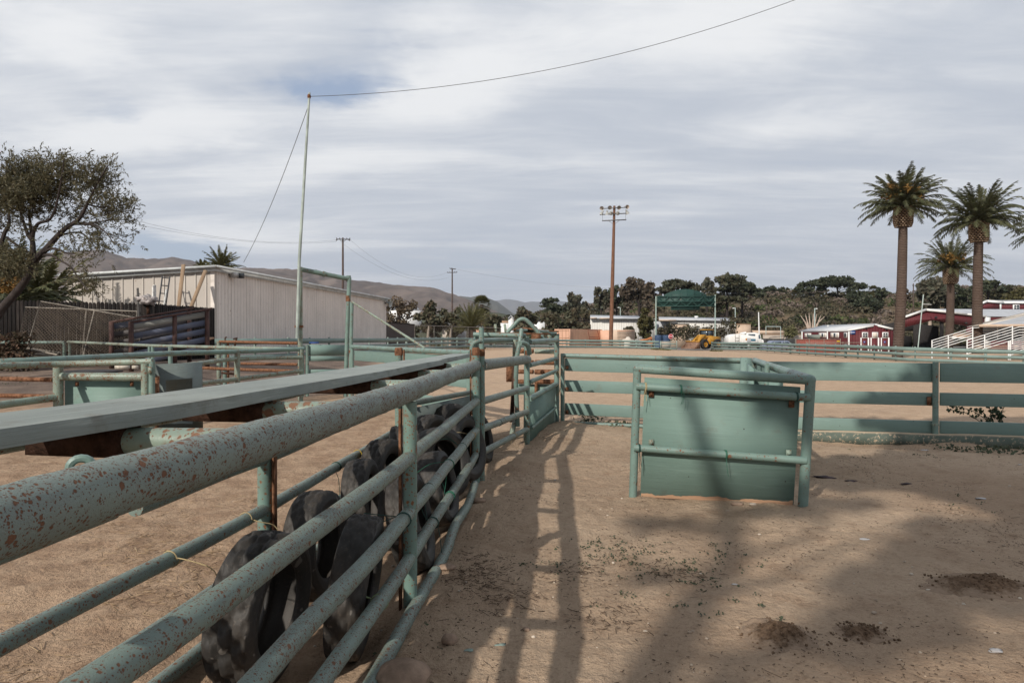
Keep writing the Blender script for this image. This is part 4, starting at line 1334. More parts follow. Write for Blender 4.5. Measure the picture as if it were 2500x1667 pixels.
h = n.math('ADD', h, n.math('MULTIPLY', n.noise(ob, 11, 4, 0.6), 2.2))
n.bump(h, 0.9, 0.022)
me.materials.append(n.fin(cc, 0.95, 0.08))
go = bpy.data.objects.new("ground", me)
col.objects.link(go)
struct(go)

# gopher mounds: darker damp earth, crumbly
n = NT("freshly dug dark earth")
ob = n.tc("Object")
ge = n.tc("UV")
sx = n.t.nodes.new("ShaderNodeSeparateXYZ")
n.put(sx.inputs[0], ge)
f1 = n.noise(ob, 45, 4, 0.7)
edge = n.ramp(n.math('ADD', sx.outputs[0], n.math('MULTIPLY', n.math('SUBTRACT', n.noise(ob, 14, 4, 0.7), 0.5), 1.3)), 0.45, 0.85)
cc = n.mix(n.ramp(f1, 0.35, 0.65), (0.085, 0.055, 0.036), (0.17, 0.113, 0.075))
cc = n.mix(edge, cc, n.mix(f1, (0.22, 0.158, 0.112), (0.31, 0.23, 0.168)))
n.bump(f1, 1.0, 0.012)
M['damp'] = n.fin(cc, 0.97, 0.05)
labs = ["dark crumbly heap of dug earth at the bottom right of the path", "smaller dark heap of earth right of the crumbly one", "wide dark heap of dug earth farthest right on the path"]
for k, (c, rx, ry, hz) in enumerate(MOUNDS):
    m = MB()
    nr, na = 22, 90
    c0 = gz(c.x, c.y)
    m.v.append(V((c.x, c.y, c0 + hz)))
    for i in range(1, nr + 1):
        t = i / nr
        for j in range(na):
            an_ = 2 * PI * j / na
            e = 1 + 0.28 * noise.noise(V((math.cos(an_) * 1.3, math.sin(an_) * 1.3, k * 7 + 0.5)))
            x, y = c.x + math.cos(an_) * rx * t * e, c.y + math.sin(an_) * ry * t * e
            z = gz(x, y) + hz * (1 - t * t) ** 2.0 + (0.020 * (1 - t) + 0.004) * (noise.noise(V((x * 22, y * 22, k))) + 0.6 * noise.noise(V((x * 55, y * 55, k)))) - (0.02 if i == nr else 0)
            m.v.append(V((x, y, z)))
    for j in range(na):
        m.f.append((0, 1 + j, 1 + (j + 1) % na))
        m.uv.append(((0, 0), (1 / nr, 0), (1 / nr, 0)))
    for i in range(nr - 1):
        for j in range(na):
            a, b = 1 + i * na + j, 1 + i * na + (j + 1) % na
            m.f.append((a, a + na, b + na, b))
            m.uv.append((((i + 1) / nr, 0), ((i + 2) / nr, 0), ((i + 2) / nr, 0), ((i + 1) / nr, 0)))
    rg = random.Random(k)
    for q in range(150):
        an_ = rg.uniform(0, 2 * PI)
        t = rg.random() ** 0.7 * 1.12
        x, y = c.x + math.cos(an_) * rx * t, c.y + math.sin(an_) * ry * t
        s = 0.002 + 0.007 * rg.random() ** 2
        m.blob((x, y, gz(x, y) + max(0, hz * (1 - min(1, t * t)) ** 1.3) + s * 0.3), (s, s, s * 0.8), 0.2, q, 6)
    tag(m.build("earth_mound", M['damp'], None, 'all'), labs[k], "earth mound", "fresh earth mounds on the path")

# litter on the ground
def on_ground(x, y, dz=0.0):
    return V((x, y, gz(x, y) + dz))
M['straw'] = foliage("dry straw", [(0.34, 0.235, 0.135), (0.46, 0.34, 0.21), (0.22, 0.14, 0.085), (0.30, 0.2, 0.12)], 0.7, 0.0)
rg = random.Random(11)
m = MB()
def stick(m, x, y, L, w, rg, z=0.004):
    a = rg.uniform(0, PI)
    d = V((math.cos(a), math.sin(a), 0)) * (L / 2)
    s = V((-math.sin(a), math.cos(a), 0)) * (w / 2)
    p = on_ground(x, y, z + rg.uniform(0, 0.006))
    tl = V((0, 0, rg.uniform(-0.1, 0.1) * L))
    m.hexa([p - d - s - tl, p - d + s - tl, p + d + s + tl, p + d - s + tl, p - d - s - tl + V((0, 0, w)), p - d + s - tl + V((0, 0, w)), p + d + s + tl + V((0, 0, w)), p + d - s + tl + V((0, 0, w))])
k = 0
while k < 4200:
    y = rg.uniform(1.2, 7.0) if rg.random() < 0.8 else rg.uniform(6, 13)
    x = rg.uniform(-1.9 - y * 0.55, near_x(min(y, 7.0)) - 0.8)
    c = noise.noise(V((x * 1.1, y * 1.1, 2.0)))
    if c < rg.uniform(-0.15, 0.45):
        k += 0.15
        continue
    stick(m, x, y, rg.uniform(0.02, 0.11), rg.uniform(0.0012, 0.003), rg)
    k += 1
stuff(m.build("straw_litter", M['straw']))
M['debris'] = foliage("dark plant debris", [(0.06, 0.04, 0.027), (0.11, 0.075, 0.05), (0.045, 0.032, 0.024), (0.16, 0.11, 0.075)], 0.9, 0.0)
m = MB()
k = 0
while k < 8000:
    y = rg.uniform(2.4, 10.8) ** 1.0
    x = rg.uniform(near_x(min(y, 7.0)) + 0.1, 1.0 + y * 0.72)
    c = noise.noise(V((x * 0.9, y * 0.9, 7.0))) + 0.5 * noise.noise(V((x * 3, y * 3, 1)))
    if c < rg.uniform(-0.2, 0.5):
        k += 0.1
        continue
    L = rg.uniform(0.004, 0.018) if rg.random() < 0.975 else rg.uniform(0.04, 0.16)
    stick(m, x, y, L, rg.uniform(0.001, 0.0035) if L < 0.04 else 0.0018, rg, 0.001)
    k += 1
for (px, py) in ((1150, 1430), (1230, 1460), (1420, 1395), (1480, 1510), (1650, 1400), (1180, 1390)):
    c = gp(px, py)
    for q in range(140):
        stick(m, c.x + rg.gauss(0, 0.12), c.y + rg.gauss(0, 0.12), rg.uniform(0.01, 0.05), rg.uniform(0.001, 0.003), rg, 0.003)
stuff(m.build("plant_debris", M['debris']))
M['pebble'] = foliage("pebbles", [(0.42, 0.33, 0.25), (0.30, 0.23, 0.17), (0.55, 0.48, 0.40), (0.25, 0.18, 0.13)], 0.85, 0.0)
m = MB()
for q in range(900):
    y = 2.3 + 9 * rg.random() ** 1.4
    x = rg.uniform(near_x(min(y, 7.0)) - 0.9, 1.0 + y * 0.72)
    s = 0.003 + 0.010 * rg.random() ** 4
    m.blob(on_ground(x, y, s * 0.3), (s * rg.uniform(0.8, 1.5), s, s * 0.7), 0.15, q, 6)
stuff(m.build("gravel", M['pebble'], None, 'all'))
M['weed'] = foliage("small green weeds", [(0.06, 0.075, 0.045), (0.095, 0.11, 0.065), (0.045, 0.055, 0.036)], 0.7, 0.2)
m = MB()
def weed(m, x, y, n, sp, s, rg, h=0.03):
    for q in range(n):
        p = on_ground(x + rg.gauss(0, sp), y + rg.gauss(0, sp), rg.uniform(0.003, h))
        m.leaf(p, s, rg, 1.4, 0.5)
for px, py, cnt, spr in ((1600, 1385, 50, 0.28), (1500, 1345, 16, 0.15), (1690, 1405, 22, 0.2), (1440, 1330, 10, 0.10), (1790, 1345, 10, 0.15), (2290, 1225, 12, 0.2), (2190, 1115, 12, 0.25), (1680, 1460, 14, 0.2), (980, 1620, 6, 0.2), (1340, 1385, 8, 0.1)):
    c = gp(px, py)
    for q in range(cnt):
        weed(m, c.x + rg.gauss(0, spr * 1.3), c.y + rg.gauss(0, spr), rg.randint(3, 10), 0.018, 0.012, rg, 0.015)
for px, py, n, sp, h in ((1440, 1030, 150, 0.12, 0.16), (1510, 1040, 80, 0.15, 0.08), (2430, 1098, 160, 0.2, 0.08), (2330, 1085, 60, 0.15, 0.06), (835, 1345, 120, 0.06, 0.14), (860, 1300, 60, 0.06, 0.12), (30, 952, 40, 0.3, 0.25)):
    c = gp(px, py)
    weed(m, c.x, c.y, n, sp, 0.035, rg, h)
stuff(m.build("small_weeds", M['weed']))
M['feather'] = plain("white scrap", (0.45, 0.43, 0.42), 0.8, 0.2)
def scrap(px, py, s, label, mat, amp=0.3, flat=0.35, cat="scrap", seed=1, rx=1.4):
    p = gp(px, py)
    s *= 0.7 if mat is not M['rock'] else 1
    o = MB().blob(on_ground(p.x, p.y, s * flat * 0.5), (s * rx, s, s * flat), amp, seed, 12, 2.0).build("scrap", mat, None, 'all')
    tag(o, label, cat)
    return o
M['rock'] = plain("brown field stone", (0.30, 0.215, 0.16), 0.85, 0.3, 9, 0.1, bumpy=0.5)
M['mauve'] = plain("dark purple hide", (0.055, 0.032, 0.034), 0.7, 0.4, 12)
for a in ((985, 1668, 0.10, "smooth brown stone at the bottom edge by the lowest fence rail", M['rock'], 0.1, 0.7, "stone", 3, 1.2),
          (1098, 1578, 0.035, "small pale stone on the path near the pipe fence", M['rock'], 0.15, 0.8, "stone", 5, 1.2),
          (1285, 1535, 0.016, "tiny tan stone beside the rail shadow on the path", M['rock'], 0.2, 0.7, "stone", 8, 1.3),
          (1090, 1400, 0.045, "flat pale stone beside the fence post foot", M['rock'], 0.12, 0.4, "stone", 6, 1.4),
          (1170, 1232, 0.05, "dark grey stone near the gate post foot", M['rock'], 0.12, 0.5, "stone", 2, 1.3),
          (2010, 1163, 0.10, "larger dark purple scrap of hide right of the wing panel", M['mauve'], 0.45, 0.16, "scrap", 4, 1.5),
          (2078, 1170, 0.05, "dark purple strip of hide right of the larger scrap", M['mauve'], 0.4, 0.2, "scrap", 7, 2.0),
          (2216, 1181, 0.05, "small brown scrap lying alone on the dirt at the right", M['mauve'], 0.4, 0.2, "scrap", 9, 1.8),
          (1793, 1427, 0.014, "tiny white scrap on the sunlit dirt below the wing panel", M['feather'], 0.4, 0.4, "scrap", 1, 2.0),
          (2430, 1592, 0.03, "white feather scrap at the lower right corner", M['feather'], 0.3, 0.4, "scrap", 2, 1.5),
          (2395, 1217, 0.04, "pale grey scrap on the shaded dirt at the right edge", M['feather'], 0.4, 0.2, "scrap", 5, 1.8),
          (2490, 1129, 0.022, "white scrap at the right edge below the curb", M['feather'], 0.3, 0.3, "scrap", 6, 1.5),
          (2258, 1091, 0.045, "flat white scrap below the curb by the fence post", M['feather'], 0.1, 0.2, "scrap", 7, 1.8),
          (1355, 1166, 0.014, "white scrap on the path near the ladder shaped shadow", M['feather'], 0.4, 0.5, "scrap", 3, 1.3),
          (1222, 1576, 0.03, "greyish green leaf lying flat on the path", plain("pale green leaf", (0.25, 0.32, 0.28), 0.7), 0.5, 0.15, "leaf", 11, 1.2),
          (1145, 1602, 0.022, "smaller greyish green leaf lying nearer to the fence", bpy.data.materials.get("pale green leaf") or M['feather'], 0.5, 0.15, "leaf", 12, 1.2),
          (1582, 1212, 0.03, "tan wood chip at the left foot of the wing panel", M['rawwood'], 0.3, 0.5, "wood chip", 13, 1.3),
          (1838, 1236, 0.035, "pale stone under the torn edge of the wing panel", M['pebble'], 0.15, 0.5, "stone", 14, 1.4),
          (1800, 1233, 0.04, "grey stone left of the pale one under the wing panel", M['rock'], 0.15, 0.5, "stone", 15, 1.5),
          (2110, 1310, 0.04, "flat white stone on the sunlit strip of dirt", M['feather'], 0.1, 0.12, "stone", 16, 1.5)):
    scrap(*a)
# leafy sprig behind the right fence
m = MB()
c = at(2420, 1022, 11.4)
lv = []
for k in range(9):
    e = c + V((rg.uniform(-0.75, 0.5), rg.uniform(-0.1, 0.3), rg.uniform(0.05, 0.30)))
    b = V((c.x + rg.uniform(-0.15, 0.25), c.y, 0.0))
    pts = smooth_pts([b, lerp(b, e, 0.5) + V((0, 0, 0.08)), e], 5)
    m.path(pts, 0.006, 5)
    lv.append(pts)
sp = thing("leafy_plant", "dark green leafy plant growing behind the right hand arena fence", "plant", V((c.x, c.y, 0)))
m.build("stem", plain("green stem", (0.05, 0.06, 0.03), 0.7), sp, True)
m = MB()
for pts in lv:
    for p in pts[2:]:
        m.leaves(p, (0.05, 0.05, 0.045), 4, 0.045, rg, 1.3, 0.2)
m.build("leaves", foliage("dark weed leaves", [(0.025, 0.045, 0.022), (0.04, 0.065, 0.03), (0.02, 0.03, 0.018)], 0.6, 0.2), sp)

# ------------------------------------------------------------------ tyres tied inside the chute
n = NT("dusty tyre rubber")
ob = n.tc("Object")
a = n.noise(ob, 4, 3, 0.5)
b = n.noise(ob, 60, 3, 0.6)
cc = n.mix(n.ramp(a, 0.35, 0.7), (0.022, 0.021, 0.020), (0.040, 0.034, 0.029))
cc = n.mix(n.math('MULTIPLY', n.ramp(b, 0.55, 0.7), 0.5), cc, (0.085, 0.068, 0.054))
sp_ = n.ramp(n.noise(ob, 13, 2), 0.70, 0.73)
cc = n.mix(n.math('MULTIPLY', sp_, 0.5), cc, (0.22, 0.2, 0.18))
n.bump(b, 0.3, 0.004)
M['tyre'] = n.fin(cc, 0.62, 0.4)
def tyre(c, R, w, axis, label, style=0, worn=0.0):
    axis = V(axis).normalized()
    rr = R * 0.60
    prof = [(rr, -0.34 * w, 0), (rr * 1.03, -0.40 * w, 0), (R * 0.70, -0.475 * w, 0), (R * 0.80, -0.50 * w, 0), (R * 0.82, -0.508 * w, 0), (R * 0.835, -0.495 * w, 0), (R * 0.90, -0.47 * w, 0), (R * 0.955, -0.435 * w, 0)]
    cols = 16
    dep = 0.018 * (1 - 0.75 * worn)
    for q in range(cols):
        t = -0.41 + 0.82 * q / (cols - 1)
        groove = q % 5 in (0, 4) and 0 < q < cols - 1 and q % 5 == 0 or (q in (5, 6, 10, 9) and q in (5, 10))
        crown = -0.10 * (t / 0.41) ** 2 * 0.25 * R
        prof.append((R + crown, t * w, 2 if groove else 1))
    prof += [(R * 0.955, 0.435 * w, 0), (R * 0.90, 0.47 * w, 0), (R * 0.835, 0.495 * w, 0), (R * 0.82, 0.508 * w, 0), (R * 0.80, 0.50 * w, 0), (R * 0.70, 0.475 * w, 0), (rr * 1.03, 0.40 * w, 0), (rr, 0.34 * w, 0),
             (rr * 1.05, 0.30 * w, 0), (R * 0.80, 0.38 * w, 0), (R * 0.91, 0.33 * w, 0), (R * 0.93, 0, 0), (R * 0.91, -0.33 * w, 0), (R * 0.80, -0.38 * w, 0), (rr * 1.05, -0.30 * w, 0)]
    ref = V((0, 0, 1))
    a = (ref - axis * ref.dot(axis)).normalized()
    b = axis.cross(a)
    N = 144
    m = MB()
    K = len(prof)
    sd = c.x * 3 + c.y * 7
    for i, (r, h, kind) in enumerate(prof):
        for j in range(N):
            rj = r
            if kind == 2:
                rj = r - dep
            elif kind == 1:
                st = (j + ((i - 8) // 5) * 4 + abs(((i - 8) % 5) - 2)) % (9 if style == 0 else 7)
                if st < 3:
                    rj = r - dep * 0.8
                rj -= 0.002 * abs(noise.noise(V((i, j * 0.7, sd))))
            an = 2 * PI * j / N
            sag = 1.0
            m.v.append(V(c) + axis * h + (a * math.cos(an) + b * math.sin(an)) * rj)
    for i in range(K):
        i2 = (i + 1) % K
        for j in range(N):
            j2 = (j + 1) % N
            m.f.append((i * N + j, i * N + j2, i2 * N + j2, i2 * N + j))
            m.uv.append(((0, 0),) * 4)
    o = m.build("tyre", M['tyre'], None, None)
    tag(o, label, "tyre", "old tyres tied inside the chute")
tyre(V((-1.12, 3.05, 0.29)), 0.335, 0.215, (1, -0.12, -0.07), "largest upright tyre with deep tread nearest the camera on the far rails", 0)
tyre(V((-1.13, 3.95, 0.30)), 0.31, 0.18, (1, -0.12, 0.06), "smooth tyre standing just behind the largest one on the far rails", 1, 0.6)
tyre(V((-0.775, 3.38, 0.27)), 0.345, 0.175, (1, 0.05, -0.13), "cracked bald tyre leaning on the near rails before the rusty post", 1, 0.5)
tyre(V((-1.10, 5.05, 0.29)), 0.31, 0.19, (1, -0.02, 0.12), "tyre with pale top edge tied below the yellow twine on the far rails", 1, 0.6)
tyre(V((-1.06, 5.65, 0.34)), 0.32, 0.20, (1, -0.25, 0.05), "dark tyre behind the one under the yellow twine", 0)
tyre(V((-1.00, 6.30, 0.36)), 0.33, 0.20, (1, 0.1, 0.1), "tyre standing beside the rusty capped post of the far fence", 0, 0.3)
tyre(V((-0.88, 7.35, 0.34)), 0.33, 0.21, (0.9, -0.45, 0.05), "coarse treaded tyre just beyond the far rusty capped post", 0)
tyre(V((-0.72, 8.25, 0.36)), 0.34, 0.2, (0.85, -0.6, 0.2), "slanting tyre farthest along the far rails", 1, 0.4)
tyre(V((-0.66, 4.45, 0.29)), 0.32, 0.20, (1, 0.0, 0.2), "dusty tyre squeezed behind the near rusty post", 1, 0.5)
tyre(V((-0.60, 5.45, 0.29)), 0.30, 0.21, (1, -0.15, 0.22), "smooth grey tyre on the near rails with green twine ends", 1, 0.8)
tyre(V((-0.67, 6.30, 0.33)), 0.34, 0.24, (0.8, -0.55, 0.25), "broad pale tyre facing the camera tied with bright green twine", 1, 0.9)
tyre(V((-0.50, 6.95, 0.37)), 0.34, 0.22, (0.9, -0.4, 0.2), "pale spotted tyre tied beside the tall rusty capped post", 1, 0.7)
tyre(V((-0.40, 8.2, 0.27)), 0.30, 0.20, (0.95, -0.25, 0.2), "bald tyre hanging behind the short pipe gate", 1, 0.9)

# twine
def twine_mat(name, c):
    return plain(name, c, 0.7, 0.3, 30)
TW = {'green': twine_mat("green twine", (0.03, 0.13, 0.085)), 'dkgreen': twine_mat("dark green twine", (0.02, 0.06, 0.05)), 'yellow': twine_mat("yellow twine", (0.50, 0.34, 0.05)), 'straw': twine_mat("straw coloured twine", (0.42, 0.33, 0.18)), 'lime': twine_mat("pale green twine", (0.28, 0.36, 0.20))}
rt = random.Random(3)
def twine(fn, y, z, r, mat, tails, label, turns=2, w=0.012):
    m = MB()
    pts = []
    N = 14 * turns
    for k in range(N + 1):
        an = 2 * PI * k / 14
        p = fn(y + w * (k / N - 0.5) * 2, z)
        pts.append(p + V((math.cos(an) * (r + 0.003), 0, math.sin(an) * (r + 0.003))))
    m.path(pts, 0.0028, 5)
    for t in tails:
        s = fn(y, z) + V((-r, 0, r * 0.5))
        m.path(smooth_pts([s] + [s + V(q) for q in t], 4), 0.0025, 5)
    tag(m.build("twine", TW[mat], None, True), label, "twine", "twine ties on the chute rails")
twine(nf, 3.15, 0.275, 0.036, 'lime', [[(-0.08, -0.02, 0.03), (-0.16, -0.1, 0.02)], [(-0.08, 0, 0.01), (-0.17, -0.05, 0.0)], [(-0.09, 0.02, 0.02), (-0.18, -0.02, 0.03)]], "pale green twine looped on the third rail before the bald tyre", 2)
twine(nf, 3.62, 0.53, 0.038, 'dkgreen', [[(-0.06, 0.02, 0.0), (-0.16, -0.05, 0.03)], [(-0.08, 0.0, -0.03), (-0.2, -0.1, -0.02)]], "dark green twine on the middle rail beside the near rusty post", 2)
twine(nf, 4.35, 0.53, 0.038, 'dkgreen', [[(-0.02, 0, -0.1), (0.02, 0.02, -0.22)]], "dark green twine on the middle rail past the near rusty post", 1)
twine(nf, 4.5, 0.275, 0.036, 'dkgreen', [[(0.07, 0.0, -0.05), (0.10, -0.05, -0.2)], [(-0.02, 0.05, 0.1), (0.0, 0.1, 0.22)]], "dark green twine with a long dangling end on the third rail", 2)
twine(nf, 5.25, 0.275, 0.036, 'green', [[(-0.02, 0.0, 0.08), (-0.08, 0.0, 0.12)], [(0, 0, -0.08)]], "green twine tangle on the third rail halfway to the tall post", 3, 0.03)
twine(nf, 5.2, 0.53, 0.038, 'green', [[(-0.1, -0.1, 0.0), (-0.2, -0.2, -0.06)], [(0.02, 0.0, -0.1), (0.0, 0.02, -0.25)]], "green twine on the middle rail above the tangle", 2)
twine(nf, 6.0, 0.53, 0.038, 'dkgreen', [[(-0.1, 0.05, 0.05), (-0.22, -0.05, 0.04)], [(-0.1, 0.05, 0.07), (-0.25, -0.02, 0.09)]], "green twine across the pale broad tyre", 1)
twine(nf, 6.7, 0.53, 0.038, 'straw', [[(-0.1, -0.02, 0.02), (-0.22, -0.1, -0.02)]], "straw coloured twine near the tall rusty capped post", 2)
twine(nf, 5.9, 0.275, 0.036, 'dkgreen', [[(0, 0, -0.08)]], "dark green twine on the third rail before the tall post", 2)
twine(ff, 2.95, 0.54, 0.034, 'straw', [[(0.14, -0.02, -0.02), (0.24, -0.03, -0.06), (0.27, -0.05, -0.16)]], "tan twine running from the far rail to the largest tyre", 1)
twine(ff, 3.6, 0.54, 0.034, 'straw', [[(0.1, 0.0, -0.03), (0.18, 0.05, -0.08), (0.2, 0.03, -0.25)]], "tan twine from the far rail to the second tyre", 1)
twine(ff, 5.05, 0.54, 0.034, 'dkgreen', [[(0.05, 0, -0.1), (0.06, 0, -0.25)]], "dark twine hanging from the far rail onto a tyre", 2)
twine(ff, 5.6, 0.54, 0.034, 'yellow', [[(0.08, 0, -0.04), (0.14, 0.0, -0.15), (0.15, 0.0, -0.35), (0.22, 0.0, -0.55)], [(0.06, 0, 0.0), (0.12, 0.0, -0.07)]], "bright yellow twine drooping from the far rail", 1)
twine(ff, 6.9, 0.54, 0.034, 'straw', [[(0.12, -0.1, -0.03), (0.2, -0.2, -0.05)]], "tan twine beside the far rusty capped post", 1)
def g2(y, z):
    return gl(y, z)
twine(g2, 0.75, 0.505, 0.038, 'dkgreen', [[(0, 0, -0.08)]], "dark wire tie on the gate rail near its hinge post", 1)
twine(g2, 1.5, 0.49, 0.038, 'dkgreen', [[(0, 0, -0.06), (0.0, 0.02, -0.2)]], "dark wire tie at the middle of the gate rail", 1)
twine(g2, 1.55, 0.235, 0.036, 'straw', [[(0.0, 0, -0.1), (-0.05, 0.02, -0.2)], [(0.02, 0.1, -0.06), (0.06, 0.15, -0.15)], [(-0.02, 0.05, -0.1), (0.1, 0.1, -0.2)]], "tangled tan twine under the lowest gate rail", 2)
def wr(y, z):
    return wpt(y, z, -0.03)
for u, zf, mt, lb, tl in ((0.05, 0.865, 'straw', "tan twine at the left end of the panel's upper rail", [[(-0.02, 0, -0.1), (-0.03, 0, -0.17)], [(0.01, 0, -0.12)]]),
                      (0.26, 0.862, 'green', "green twine knot on the panel's upper rail", [[(0.01, -0.01, -0.08), (0.0, 0, -0.13)], [(0.02, -0.03, -0.03), (0.01, -0.03, -0.12)]]),
                      (0.92, 0.852, 'dkgreen', "dark twine at the right end of the panel's upper rail", [[(0.0, 0, -0.1)]]),
                      (0.025, 0.388, 'dkgreen', "dark twine at the left end of the panel's lower rail", [[(0.0, -0.01, -0.12), (0.01, 0, -0.2)], [(0.02, 0, -0.15)]]),
                      (0.54, 0.375, 'green', "green twine hanging in the middle of the panel's lower rail", [[(0.0, -0.02, -0.08), (0.02, 0, -0.18)]])):
    m = MB()
    for k in range(3):
        c = wr(u + 0.004 * k, zf)
        m.path([c + V((0, math.cos(2 * PI * q / 12) * 0.039, math.sin(2 * PI * q / 12) * 0.039)) for q in range(12)], 0.0026, 5, closed=True)
    s = wr(u, zf) + V((0, -0.037, -0.012))
    for t in tl:
        m.path(smooth_pts([s] + [s + V(q) for q in t], 4), 0.0024, 5)
    tag(m.build("twine", TW[mt], None, True), lb, "twine", "twine ties on the wing panel")
q0 = at(1359, 905, 11.85)
m = MB()
for dz, dx in ((0.0, 0.10), (0.03, 0.13), (-0.04, 0.08)):
    m.path(smooth_pts([q0 + V((0, -0.02, dz)), q0 + V((dx * 0.5, -0.04, dz - 0.08)), q0 + V((dx, -0.03, dz - 0.02)), q0 + V((dx - 0.03, -0.03, dz - 0.28)), q0 + V((dx - 0.07, -0.03, -0.42))], 5), 0.004, 5)
tag(m.build("twine", TW['straw'], None, True), "tan twine tying the arena gate to the chute corner post", "twine")
# ------------------------------------------------------------------ far buildings, placed on their own vertical planes
EYEV = V((0, 0, EYE))
def wallp(px, py, a, b):
    n_ = V((-(b.y - a.y), b.x - a.x, 0))
    r = ray(px, py)
    return EYEV + r * (n_.dot(V((a.x, a.y, 0)) - V((0, 0, 0))) / n_.dot(r))
def wn(a, b):
    n_ = V((-(b.y - a.y), b.x - a.x, 0)).normalized()
    return -n_ if n_.dot(V((a.x, a.y, 0))) > 0 else n_   # towards the camera
def slab(m, pts, a, b, off=0.0, th=0.1):
    nn = wn(a, b)
    q = [wallp(x, y, a, b) + nn * off for x, y in pts]
    m.prism(q, nn * th)
def rect(m, x0, y0, x1, y1, a, b, off=0.0, th=0.1):
    slab(m, ((x0, y1), (x1, y1), (x1, y0), (x0, y0)), a, b, off, th)
def rect_part(name, mat, par, x0, y0, x1, y1, a, b, off=0.0, th=0.1):
    return part(name, mat, par, lambda m: rect(m, x0, y0, x1, y1, a, b, off, th))

M['white'] = plain("white painted trim", (0.72, 0.72, 0.71), 0.5, 0.1, 2)
M['cream'] = plain("cream wall", (0.62, 0.56, 0.49), 0.7, 0.12, 1)
M['tan'] = plain("tan wall", (0.50, 0.38, 0.29), 0.7, 0.15, 1)
M['peach'] = plain("peach painted steel", (0.58, 0.34, 0.23), 0.6, 0.12, 1.2)
M['glass_dk'] = plain("dark window pane", (0.04, 0.05, 0.06), 0.15, 0.3, 1, 0.6)
M['red_wall'] = corrugated("dark red corrugated wall", (0.115, 0.022, 0.027), 3.0)
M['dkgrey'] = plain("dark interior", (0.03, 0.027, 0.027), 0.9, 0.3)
M['greyroof2'] = plain("pale grey roof sheet", (0.52, 0.53, 0.55), 0.5, 0.15, 0.6)
M['screen'] = plain("dark screened fence", (0.05, 0.05, 0.05), 0.9, 0.3, 1)
M['conc'] = plain("pinkish concrete", (0.40, 0.34, 0.29), 0.9, 0.2, 1)

# red restroom building
a, b = at(1957, 820, 95), at(2073, 820, 85)
c, d_ = at(2073, 820, 85), at(2181, 820, 84)
rb = thing("red_building", "low dark red building with three white framed doors and a blue sign on its gable", "building", V((c.x, c.y, -0.33)))
def sidewall(m):
    p = [wallp(1957, 872, a, b), wallp(2073, 872, a, b), wallp(2073, 807, a, b), wallp(1957, 809, a, b)]
    L = (p[1] - p[0]).length
    m.quad(*p, ((0, 0), (L, 0), (L, 3), (0, 3)))
part("side_wall", M['red_wall'], rb, sidewall)
part("gable_wall", M['red_wall'], rb, lambda m: slab(m, ((2073, 872), (2181, 872), (2181, 804), (2136, 793.5), (2073, 807)), c, d_, -0.2, 0.2))
ap_ = wallp(2136, 792, c, d_)
el, er = wallp(2071, 807, c, d_), wallp(2181, 803.5, c, d_)
bk = wallp(1954, 809, a, b) - el
def roofrb(m):
    rz = V((0, 0, 0.12))
    m.hexa([el - rz, ap_ - rz, ap_ + bk - rz, el + bk - rz, el + rz, ap_ + rz, ap_ + bk + rz, el + bk + rz])
    m.hexa([ap_ - rz, er - rz, er + bk - rz, ap_ + bk - rz, ap_ + rz, er + rz, er + bk + rz, ap_ + bk + rz])
part("roof", M['greyroof2'], rb, roofrb)
part("fascia", M['white'], rb, lambda m: (slab(m, ((2069, 808.5), (2132, 797), (2132, 793), (2069, 804.5)), c, d_, 0.05, 0.12),))
part("fascia", M['white'], rb, lambda m: (slab(m, ((2142, 797), (2179, 805.5), (2179, 801), (2142, 793)), c, d_, 0.05, 0.12),))
for x in (1958, 2020, 2071.5):
    rect_part("corner_post", M['white'], rb, x, 809, x + (3.4 if x > 2070 else 2), 872, a, b, 0.03, 0.06)
for x0, x1, y0, y1, nn_ in ((1965.5, 1981, 813.5, 823.5, 3), (2000, 2018.5, 812.5, 823.5, 3), (2029, 2049, 812, 824, 3), (2061.3, 2069, 811.5, 824, 1)):
    w = rect_part("window", M['white'], rb, x0, y0, x1, y1, a, b, 0.02, 0.06)
    sp_w = (x1 - x0) / nn_
    for k in range(nn_):
        rect_part("pane", M['glass_dk'] if nn_ == 1 or k % 2 else M['cream'], w, x0 + k * sp_w + 1.3, y0 + 1.2, x0 + (k + 1) * sp_w - 1.0, y1 - 1.2, a, b, 0.085, 0.01)
rect_part("green_panel", plain("grey green panel", (0.20, 0.23, 0.21), 0.7), rb, 1981.5, 817.2, 2011, 826, a, b, 0.5, 0.1)
for x0, x1 in ((2100.5, 2121.5), (2125, 2146), (2150, 2171)):
    dr = rect_part("door", M['red_wall'], rb, x0 + 2, 826, x1 - 2.5, 872, c, d_, 0.02, 0.05)
    rect_part("door_post", M['white'], dr, x0, 824, x0 + 2.5, 872, c, d_, 0.02, 0.09)
    rect_part("door_post", M['white'], dr, x1 - 3.4, 824, x1, 872, c, d_, 0.02, 0.09)
    w = rect_part("window", M['white'], rb, x0 + 3.5, 810.8, x1 - 2.7, 825.5, c, d_, 0.02, 0.08)
    xm, ym = (x0 + x1 + 0.8) / 2, 818
    if x0 != 2125:
        for i in (0, 1):
            for j in (0, 1):
                rect_part("pane", M['glass_dk'], w, xm - 5.2 + 5.6 * i, 812.6 + 5.6 * j, xm - 0.4 + 5.6 * i, 817.4 + 5.6 * j, c, d_, 0.105, 0.01)
        part("door_sign", plain("blue sign", (0.02, 0.06, 0.28), 0.5), dr, lambda m: m.lathe(wallp(xm - 1.5, 835, c, d_) + wn(c, d_) * 0.1, [(0.0, 0.02), (0.13, 0.02), (0.13, 0.0)], 14, wn(c, d_)))
        rect_part("sign_mark", M['white'], dr, xm - 1.9, 833.6, xm - 1.1, 836.5, c, d_, 0.125, 0.01)
    else:
        rect_part("blind", M['cream'], w, xm - 5, 812.3, xm + 5, 823.5, c, d_, 0.105, 0.01)
